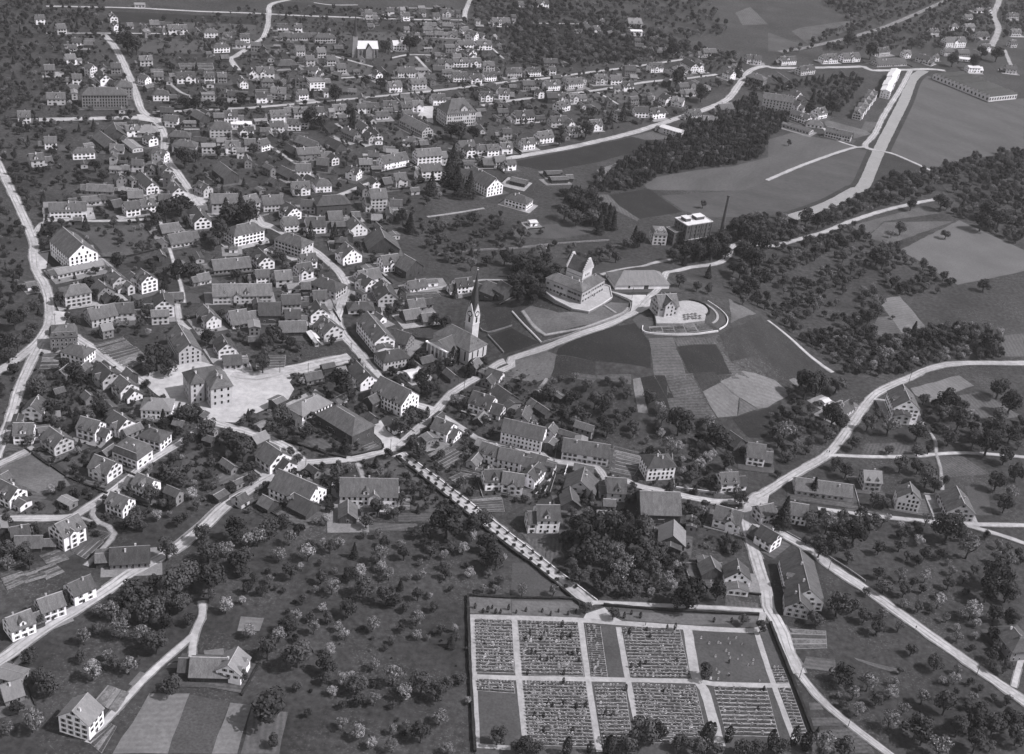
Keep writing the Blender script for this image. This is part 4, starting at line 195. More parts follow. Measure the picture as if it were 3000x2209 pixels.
HEDGES=[
(1.7,1.2,'hedge','hedge','dark clipped hedge along the left side of the cemetery','-7.8,456.7 -2.5,410.2 3.8,361.8'),
(1.5,1.0,'hedge','hedge','dark clipped hedge along the top of the cemetery, left of gate','-7.8,456.8 12.8,458.9 42.1,463.3 47.6,458.1'),
(1.5,1.0,'hedge','hedge','dark clipped hedge along the cemetery top right of gate','55.8,462 58.5,459.7 86.5,463.8 108.6,466.3 129.9,469'),
(2.0,1.3,'hedge','hedge','dark clipped hedge along the right side of the cemetery','134.6,463.7 136.2,451.9 138.9,435.4 141.9,415.5 144.9,394.8'),
(0.9,0.5,'wall_pale','garden_wall','low pale wall on the upper edge of the tree avenue','-52.2,568 -8.2,525.2 9.8,507.2 28,489 52.8,464.9'),
(1.6,1.1,'hedge','hedge','dark hedge on the lower edge of the tree avenue','-56.4,563.7 -31.8,538.3 -12.3,517.8 10.6,494.6 20.8,485.7 46.5,458.3'),
(1.1,0.5,'wall_grey','garden_wall','grey stone wall along the right diagonal road','143.3,545.8 159.9,532.6 178.2,515.8 187.5,505.4'),
(1.0,0.5,'wall_pale','garden_wall','pale coped wall left of the castle lawn','-5.2,731.2 3.2,712.8 15.6,691.1'),
(1.3,0.5,'wall_grey','garden_wall','curved retaining wall of the castle lawn above the road','15.6,691.1 32.6,696.7 51.2,711.2 65.4,727.3 70.5,737.1 71.5,747.6'),
(1.2,0.4,'wall_grey','garden_wall','wall between castle terrace and the hilltop court','57,766.5 58.2,759.6 70.8,749.1'),
(1.3,0.9,'hedge','hedge','dark hedge around the big barn garden by the fork','-117.5,565.8 -102.1,561.3 -91.4,558 -82.5,556.8'),
(1.0,0.7,'hedge','hedge','hedge between barn garden and village road','-80.4,559.3 -70.3,566.2 -65.1,569.7 -65.2,574.4'),
(1.0,0.4,'wall_grey','garden_wall','long grey wall beside the curving lower road','-149.7,466.3 -142.7,484.7 -136.4,503.5 -123.5,525.2'),
(1.2,0.5,'wall_pale','garden_wall','pale wall along the village street near the villa','95.5,567.6 107.2,567.4 121.7,567'),
(1.6,0.6,'wall_grey','garden_wall','grey wall right of the tall white villa garden','95,601.4 94.6,581.4 94.5,566.3'),
(1.0,0.5,'wall_grey','garden_wall','grey churchyard wall behind the church tower','-23.9,716.4 -19,710.3 -4,713.8'),
(1.0,0.5,'wall_grey','garden_wall','grey sloping wall right of the church','-18.4,706.8 -7,686.1'),
(0.9,0.6,'hedge','hedge','low hedge across the left lawn above the villas','-238.1,525.9 -217.7,511.3 -205.7,505.7 -193.8,503.2'),
(0.9,0.4,'wall_grey','garden_wall','grey wall along the lawn by the left lane','-249.2,509.5 -247.6,514.1 -239,526.7'),
(1.2,0.5,'wall_pale','garden_wall','pale wall around the court near the chapel roof','36.2,576.4 34.6,565.9'),
(1.0,0.4,'wall_pale','garden_wall','pale garden wall below the white rowhouse','29.9,572.8 24.5,548.4'),
(1.3,0.5,'wall_grey','garden_wall','grey wall of the riverside path behind the church','-66.5,827.9 -37.7,845 -11.7,856.1 20.5,874.7 61.1,894.3'),
(1.2,0.8,'hedge','hedge','dark hedge below the white factory meadow','-285.2,756.9 -271.2,762.1 -255,778.6')]
TREES="""-151.6 422.3 7.2 o;-137.7 430.5 7.2 o;-132.5 439.3 6.4 o;-123.2 438.2 7.2 o;-152 415.3 4.2 o;-142.4 412.1 5.6 o;-113 424.8 3.8 b;-122.1 430 3.4 o;-159.2 411 4.7 s;-152.4 401.3 5 s;-142.3 399.3 4.6 s;-134.4 394.7 5.9 o;-152.7 409.6 3.2 o;-161.6 402 3.2 o;-154.5 375 4.8 b;-168.3 364 4.7 o;-167 344.2 4.6 s;-182.6 379.9 4 o;-121.7 373.4 4.8 o;-99.3 411.1 2.8 b;-95.9 385.3 2.7 o;-175.3 340.9 2.5 s;-181.7 417.4 2.8 c;-190.8 405.5 3.2 o;-187.4 402.8 2.3 o;-176.1 352.1 3.4 o;-175.3 370.9 3.5 o;-157.5 419.5 3.8 o;-139.5 422.3 4.3 o;-132.5 423 4.7 o;-79.4 364.2 7.1 d;-59.5 431.9 4.3 o;-63.9 457 4 d;-59.2 461.2 3.5 b;-50.2 466.3 3 b;-69.5 446.1 4.4 s;-55.2 446.5 4.9 o;-44.1 443.6 4.4 o;-90 452.8 4 o;-83.6 418.2 4.2 o;-86 410.8 3.7 b;-72.4 418.4 3.3 s;-88.5 399.9 5 o;-75.1 397 6.4 o;-63 395.3 5 o;-58.4 417 2.3 b;-47.5 425 3.6 s;-28.8 432 3.8 s;-30.4 449 3 o;-39.3 455.3 2 c;-12 420.8 2.4 c;-19.5 467.1 3 d;-8.2 470.1 2.5 b;-30.8 464.9 3 s;0.6 471.7 2 s;-53.9 389.3 2.7 b;-48 385.4 4.5 o;-33.7 392.8 5 s;-28.2 385.3 4 b;-21.5 389.5 5 o;-14.9 387.1 4.5 o;-57.6 383 2.2 b;-45.5 379.4 3.1 o;-39.8 380.3 2.6 s;-50.5 364.9 2.6 s;-42.9 361.5 2.8 b;-18.3 363.5 4.7 o;-12 374.3 3.9 s;-7 359.2 3 s;-72.5 383 1.8 o;-75.2 352.1 2.5 o;12.3 367 3.9 o;-35.2 426.7 1.7 o;-75.4 425.9 1.9 o;-67.8 426.7 2.4 o;-34.6 440.8 2.4 o;-76 452.7 3 o;-45.6 461.3 3.5 s;-40.2 443.1 2.9 o;-37.1 357.2 2.5 b;-28.8 356.7 2.5 s;-6.2 399 2.7 o;-11.3 395.4 2.7 o;95.7 467.4 7.2 d;110.1 476.3 4.6 d;90.5 465.1 5.1 d;100.6 420.6 4 d;70.1 374.3 6.6 o;76.3 378.5 4.9 d;64.7 370.3 4.8 o;97.5 379.7 3.3 y;101.1 386.9 1.8 y;107.6 384.9 2 y;40.4 366.4 2.2 y;49.6 369.1 1.3 y;22.7 364.5 4.3 o;62.7 479.5 5.7 s;43.9 474.9 5.1 o;55.7 469.2 4.1 o;86.9 484.4 3.1 b;88.5 480.2 2.6 b;66.2 471.2 4.1 o;72.4 479.4 4.7 o;78.1 485.9 5.2 o;128.8 456.3 3 d;60.1 453.1 3 o;47.2 455.1 2.7 o;121.1 460.5 3 o;86.5 376.6 3.5 o;93.2 373.6 4.4 o;102.3 376.6 3.1 o;112.6 377.3 4 o;119.2 379.5 3.5 o;51.3 475 3.6 o;40 482.6 4.2 o;82.5 476.8 3.6 o;80.5 482.5 3.6 s;71.4 471.9 3.1 o;28.5 365.1 3 o;57.1 368.3 2.6 y;59 484.7 4.7 o;66.9 488 4.7 s;31.8 464.3 3 s;17.2 461.5 3 s;161.5 428.4 5.3 o;173.2 425.9 4.3 s;165.6 419.2 3.3 s;183.2 423.9 3.8 b;220 491.1 4.2 b;234.9 486.5 5.2 b;215.1 437.6 3.1 b;178.4 403.9 4.6 s;166 409.4 2.8 b;196.7 421.9 3.8 s;205.2 416.8 5.2 o;186.4 413.7 3.3 s;175.5 417.3 2.8 o;188.5 399.4 6 o;207.7 445.1 3.9 o;167.6 475.7 5.7 o;176.2 480.1 3.6 o;185 465.3 4 o;194.8 498.6 4.2 o;205 508.5 3.8 s;204.3 496.7 3.7 o;222.9 421.2 2.8 o;218.1 510.8 2.7 b;194.2 509 3.2 o;253 483.8 4.7 d;245.8 485.7 4.2 d;156.1 466.5 4.1 o;216.5 409.9 5.6 o;207.7 404.3 5.1 o;223.7 407.5 4.6 o;190.8 396.7 4.6 o;195.7 390.2 5.9 s;213 396 5 o;146 382.7 5.8 s;154.5 383.8 4.9 o;233 413.8 4.7 o;127.9 380.4 4 o;135.5 387.8 2.2 y;139.8 385.6 2.7 y;145.4 392.6 2 c;125.5 384.8 2.2 y;236.2 480.8 2.1 b;223.9 468 2.5 s;234.9 450.4 3 o;198.8 453.9 2.5 o;245.9 500.8 5.9 d;254.3 513.3 6.5 d;256.8 502.9 5.9 d;241.6 471.5 3.6 d;240.9 449.3 3.5 o;228.9 507.5 3.2 o;180.6 473.4 3.6 o;185.4 494.4 2.1 o;196.1 469.4 2.5 s;233.1 403.7 4.6 o;190.4 477.6 3.1 s;-173.4 571.7 5.9 o;-168.1 575 4.1 o;-183.3 564.6 3.5 c;-157.3 559 5.8 o;-165.9 549.7 3.4 o;-164.6 514.8 5.4 o;-167.6 530.7 3.9 o;-139.3 549.5 6.3 o;-134.4 541.8 6.2 o;-147.3 556.5 4.6 o;-157.3 501.8 3.2 b;-151.1 504.3 3.7 b;-168.9 496.6 4.2 o;-170.1 475.7 5.1 o;-162 483.3 2.6 b;-136.5 470.6 4.6 o;-121.5 474.8 5.7 d;-148.6 455.9 5 o;-129.5 457.2 5.5 o;-122.8 462.7 4.5 s;-114.3 472.3 4.1 b;-114.3 456.9 6 o;-243 563.4 5.2 d;-239.4 557.1 4.6 d;-217.4 567 4.7 o;-223.3 560.9 4.6 o;-243 533 2.8 o;-239.5 552.3 4 o;-227.7 466.9 3 o;-165.8 474.2 3.1 o;-125.2 521.9 3.3 o;-256.3 553.9 1.7 c;-197.8 588.7 3 o;-195.5 573.1 2.3 o;-254.5 531.4 2.2 o;-223.7 581.3 3.5 o;-256.4 578.6 5.3 o;-218.9 445.9 3.9 o;-210.2 442.6 4.4 o;-214.4 435 3.9 s;-205.5 437.4 3.4 o;-95.1 614.8 7.2 d;-122.1 580.1 5.9 o;-107.5 571.5 4.7 o;-126.9 573.8 3.5 o;-119.8 567.2 3.5 o;-84.4 563 3.5 c;-83.8 535.4 4.5 o;-79.1 543.8 3.4 s;-53.4 592.6 6 o;-57.5 585.4 4.8 o;-47.9 602.1 3.6 o;-49.3 571.9 4.1 o;-44 565.2 4.6 o;-44.7 533.1 2.8 o;-36.9 528.6 3.3 o;-48.4 520.9 2.7 o;-58.5 509.2 4.3 o;-62.6 498.5 3.7 o;-50.3 509.5 2.7 o;-22.7 498.5 7.2 d;-10.3 503 5.4 d;-5.7 510.6 4.9 o;-1.8 490.7 5.3 d;-9.7 498.7 2.6 b;-13.2 487 3.1 b;-18.4 487.8 3.1 o;-82.4 497 2.6 b;-85 467.6 4.6 b;-98.1 464.9 4 s;-96 477.7 3.6 s;-106.1 480.5 5.2 o;-110.2 474.1 4.6 s;-72.5 480.5 3.1 s;-64.2 474.5 2.6 c;-51.8 472.5 4.6 s;-40.7 477.1 3.6 o;3.5 478.4 5.7 d;-27.9 486.8 3.1 o;-76 475.3 3.1 o;-101.2 491.5 3.7 o;-45.2 607.3 1.7 y;-51.9 632.5 5.7 d;-45.6 631.3 5 d;-31.2 625.3 3.7 s;-1.4 479.7 4.1 d;-106.7 547.2 2.3 o;-87.5 523.9 3.3 o;-81.8 525.1 3.3 o;-53.9 509.8 2.7 s;-30.9 497.6 4.2 o;-51.3 537.8 2.2 o;-111.1 550.7 2.3 o;-32.8 567.2 2.3 o;-25.6 623.9 3.1 o;-16.1 623.6 3.1 s;-12 606.6 2.4 o;-20.6 592.3 2.4 o;50.2 635.8 5 o;55.8 632.5 4.4 o;42.4 623.5 5.6 o;31.8 617.4 5 o;38.7 615.1 4.3 s;57.9 611 4.9 o;89.1 616.6 3.1 b;99.3 621.7 6.9 d;92 601.8 4.9 s;98.1 603 4.3 b;109.2 588.9 3.6 b;117.6 602.3 2.4 b;112.2 610.7 2.4 b;129.3 558.6 4.3 d;43.7 503.7 7.2 d;54.1 508.9 7 d;61.4 521.8 6.1 o;66.9 504.8 6.5 d;74.3 516.6 6 o;49.7 492.2 6.3 d;61.2 493.3 5.3 s;69.6 491.5 5.8 d;78.5 494.8 4.8 o;56.9 501.4 4.3 o;76.5 505.4 4.8 o;41.9 490.4 5.3 d;101.4 529.5 3.9 o;107.9 542.9 3.4 s;45.7 546 2.3 c;48.8 543.5 2.3 c;117.2 515.8 2.2 c;122.2 514.4 3.8 d;120.6 611 6.8 d;124.1 592.5 4.8 d;115.2 574.4 3.5 o;82.7 645.1 4.4 o;88.5 637.4 3.8 b;89.8 629.4 4.4 s;36.6 638.4 4.4 o;22.8 640.5 5.1 o;44.9 649.8 3.8 o;69.2 646.3 3.2 o;54.8 619.9 3.7 o;64.8 623.8 3.7 o;72.9 621.1 3.7 o;49.8 521.1 4.9 o;38.2 519.3 3.3 o;36.7 502 4.3 d;57.2 530.2 3.3 o;90.9 593.9 2.4 s;100.1 593.5 1.8 b;104.5 575.3 2.9 o;69.5 547.2 3.4 o;84.4 507.6 3.2 o;100.1 581.9 1.8 b;128.5 617.1 3.7 o;117.1 629.8 4.4 s;106.2 626 3.7 s;134.6 608.5 2.4 o;149.8 543.2 5.7 c;171.5 578.1 3.5 c;165.2 545 5.1 o;173.3 542.7 5.7 s;176.6 533.5 5.6 d;185.8 535.5 6.2 d;184.1 546.6 4 s;183.3 554.4 2.9 o;195.3 544.4 6.2 o;237.5 548.6 7.2 d;221.3 542 3.4 b;245.6 535.8 6.2 s;272.6 692 6.1 d;258.7 695.4 4.1 o;264.7 676.2 5.3 o;262.8 648.2 5.8 o;244 649.2 6.5 o;227.2 651.7 6.5 s;215.5 654 5.2 o;224.5 666.5 3.9 o;240.8 631.7 4.4 o;248.2 635.6 3.2 o;224 630 2.5 o;202.6 630.4 3.8 o;226.3 611.6 4.9 o;238.4 599.4 6.1 o;250.5 604.9 3 o;236.6 612.6 4.3 o;284.1 643.1 6.4 d;292.2 660.2 6.5 d;292.6 634.8 5.1 d;242.8 595.3 3.6 o;192.9 598.3 4.2 o;188.3 605.3 3.7 o;203.8 572.7 4.1 o;193.1 651.6 6.5 d;198.7 650.1 5.2 d;181.1 682.1 7.2 d;189.5 688.7 6.8 o;203.4 696.6 6.1 o;161.8 630.2 6.3 s;172.4 638.6 3.8 o;188 634.8 5.1 o;166 612.4 4.3 o;273.7 668.9 5.3 o;277.8 649 5.2 o;303.3 661.4 5.9 d;302.2 682.4 5.4 o;294.3 617.2 5 d;279.3 604.8 5.5 d;285.5 598 4.8 s;278.1 583.2 4.8 d;165.8 520.5 4.9 d;173.1 524.7 4.4 d;160.8 530.4 2.2 o;181 520.3 3.3 o;260.6 534.3 3.3 s;266 532.6 3.9 s;210.1 534.8 3.3 o;198.2 529.5 3.3 o;221.7 529.3 2.8 o;231.2 532.3 3.3 o;194.2 559.8 2.9 o;210 573.8 2.9 o;183.5 643.7 3.8 o;208.2 677.5 3.3 o;313.5 697.6 6.1 d;311.2 715.7 6.3 d;60.1 916.8 5.1 c;56.5 922.7 5.1 c;64 916.5 4.2 c;52.9 905.4 5 c;79.5 889.1 5 c;84.3 890.2 4.9 d;74.5 882.8 4.1 o;-6.4 875.3 4.1 o;-1.9 784.4 6.8 d;-4.7 761.2 6.6 d;4.5 756.5 5.8 d;10.2 744.9 5.7 d;17.1 771.7 4.4 d;-2.2 744.4 5 d;20.8 781.2 4.5 d;133.4 846 3.2 c;128.3 875.6 6.5 o;117.9 874.6 5.7 d;108.9 867.6 4.8 o;138.2 881.2 7.2 d;146.2 903.5 7.2 d;149.7 886.3 4.9 d;163.7 935.2 6.9 d;170.7 922.5 7.2 d;177.5 902 7.2 d;162.6 885.9 6.6 d;168.6 869.1 7.2 d;157.7 853.4 6.4 o;170.8 841.3 7.1 d;161.1 822.5 6.2 d;151 785.7 4.5 o;153.5 860.2 4.8 o;105.2 782.6 4.5 o;117.2 779.9 3.7 o;125.5 781.6 3.7 o;139.6 986 2.7 o;47.4 919.3 6.8 o;39.8 939.9 7.2 o;30.3 949.2 7.2 o;25.4 924 6.8 o;45.2 957.3 7 o;34.7 915.3 6.8 o;-1.9 813.5 5.4 o;14.3 824.2 4.7 o;28.6 788.1 3.7 o;9.6 845.9 4.7 s;53 854 4.8 o;61.2 870.1 4 o;64.7 845.9 4 o;-254.5 840.4 7.1 d;-261.5 827.2 6.2 d;-264.1 813.6 5.4 d;-215.8 835 7.2 d;-211.9 846.5 6.4 c;-223.4 847.9 5.6 c;-203.6 837.1 7.1 d;-215.2 801.1 7.2 d;-216.8 791.6 5.3 o;-226.6 739.6 5.7 d;-220.4 745 5.7 d;-268 741.9 5 d;-308.9 797.6 3.4 c;-292.5 806.7 3 o;-327.1 783.4 4.5 d;-323.9 760.7 3.6 o;-276.4 711.1 4.1 d;-266.2 697.1 4.1 d;-231.2 724.3 3.1 c;-236.5 689 4 o;-229 681.5 4 o;-204.7 621.9 6.3 d;-196.9 618.4 5.6 d;-207.5 615.5 4.3 d;-245.8 603.3 4.9 d;-252.9 608 3.7 d;-266.2 659 3.9 d;-284.6 685.4 4 o;-184.8 659.7 5.2 d;-196.1 682.5 3.3 d;-166 669 3.3 o;-188.5 717.2 2.8 o;-278.9 598.7 3 d;-297.4 659.8 5.2 o;-298.5 648.9 5.2 d;-287 647.4 3.8 o;-286 623.1 5 o;-286.2 610.6 4.9 d;-284.1 634.9 3.8 o;-295.8 631.9 4.4 o;-296.7 675.6 4 o;-240.8 600.4 3.6 o;-186.2 691.5 3.4 o;-215 750.1 4.3 o;-89.6 864.9 4.8 c;-88.2 861.7 4 c;-140.4 834.6 3.9 c;-157 829.4 3.9 c;-167 783.1 4.5 d;-172 791.3 3.7 o;-55.1 877.7 4.1 o;-44 890.2 5.8 o;-64.5 850.8 4.8 o;-22.4 863.8 4 o;-71.7 840.1 3.9 o;-55.3 820.5 4.6 o;-35.1 870.7 4 o;-27.8 820.7 4.6 o;-38.4 809.7 4.6 s;-81 748.4 3.6 c;-80.5 733.9 4.2 d;-84.2 722.8 4.2 d;-58.8 665.9 4.6 d;-60.6 658.1 3.9 d;-71.2 649.7 3.2 d;-37.3 670.5 2.6 y;-35.2 678.2 2.3 y;-25.6 659 2.6 y;-18.9 673.2 3.3 d;-40.2 666 2.6 d;-20.3 665.2 3.3 d;-49.3 652.5 3.9 d;-54.2 647 3.8 d;-147.2 668.2 5.9 d;-150.2 662.8 4.6 o;-136.4 667.8 3.9 d;-130.1 664.9 3.3 o;-145.6 634 5.1 o;-95.8 654.8 3.2 o;-45.3 764.1 2.9 c;-52.9 719.8 4.2 d;-46.7 718.2 4.2 o;-148.3 651.5 3.9 o;-96.5 878 4.9 d;-65 872.3 4 o;-24.4 889.7 4.9 o;-79.7 863.3 4 o;-47.5 835 4.7 o;-15.7 826.2 5.4 d;-106.3 844.2 3.9 o;-82.4 942.5 6.1 c;-72.2 967.9 7.2 c;-71 993 7.2 c;-64.1 962.7 7.2 c;-52.2 946.7 7 c;-60.1 942.4 6.1 c;-168.9 1077.6 5.8 c;-176.9 1100.7 4.9 d;-157 1109.1 3 c;-202.5 1059.2 7.2 d;-194.6 1061 5.7 d;-152.2 1335.6 7 d;-147.9 1361.5 5.9 d;-163.3 1344.8 5.8 d;-176.6 1324.7 5.8 d;-93.8 962.4 3.5 d;-195.5 1138.1 6.1 d;-80.6 1079 6.8 d;-73 1075.6 6.8 d;-60.9 1080.3 5.8 d;-177.6 1201.7 5.3 d;-162 1196.7 5.3 d;-234 1130.2 3 c;-219.4 1143.4 3 c;-433 1242.5 5.5 c;-415.5 1210.6 7.2 d;-406.3 1210.6 7.2 d;-317.9 1067.8 5.8 d;-308.6 1071.5 5.8 d;-299.4 1075.4 4.8 d;-289.9 1082.6 4.8 d;-274.3 1095.5 5.9 d;-365.5 1021.9 2.3 o;-359.6 1025.2 2 o;-352.5 1026.4 2 o;-384.3 1013 1.8 o;-391.4 1010.8 1.6 o;-278.3 934.3 6.9 d;-274.2 949.4 4.3 d;-260 962.8 4.4 d;-234.8 980.3 4.5 d;-359.9 1170.1 4.1 d;-327.4 886.6 4.9 d;-340.9 877.1 4.1 d;-339.2 902.5 5 d;75.3 1191 5.3 c;63 1176.9 4.2 c;141.9 1368 5.9 d;39.8 1124.5 7 d;16.1 1096.7 4.9 d;46.2 1185.3 5.2 d;208 1398.2 6.1 c;136.8 1444.7 6.2 d;-28 1458.7 5 o;97.3 1403.5 4.2 s;158.9 1286.8 6.8 d;134.4 1325.6 6.9 d;365.7 1595.1 7.2 d;384.9 1550 7.2 d;236.7 1178.4 2.3 o;275.7 1302.6 6.9 c;297.7 1299.5 6.8 d;317.4 1359.5 7.2 o;308.3 1334.8 7.2 o;541.9 1627.9 7.2 d;514.4 1562.1 7.2 d;558.8 1619.3 7.2 d;489.8 1566.6 7.2 d;436.3 1652.9 5.6 o;454.6 1633.3 5.5 o;342.3 985.1 4 o;303.5 981.4 5.4 o;294.6 972.6 3.1 b;245.9 941.1 4.7 d;236.2 927.9 5.1 d;261.3 954 4.4 d;222.9 912.7 5 d;325.4 1041.8 4.7 d;353.2 1050.9 6.6 d;241.2 747.4 5.7 s;254 763.6 5.1 s;242.6 799.8 5.3 d;271.5 787 4.5 c;279.6 780.3 5.9 d;264.2 816.1 1.5 o;269.9 909.4 6.7 d;273.6 904 5.9 o;233 968.9 6.2 d;222.7 970.5 6.2 d;206.5 939.3 5.2 d;391.6 1043.1 7.2 d;396.4 1023.7 7.2 d;378.5 1012.8 7.2 d;347.4 885.8 4.9 d;320.3 777.6 6.7 d;309.6 796.7 5.3 d"""
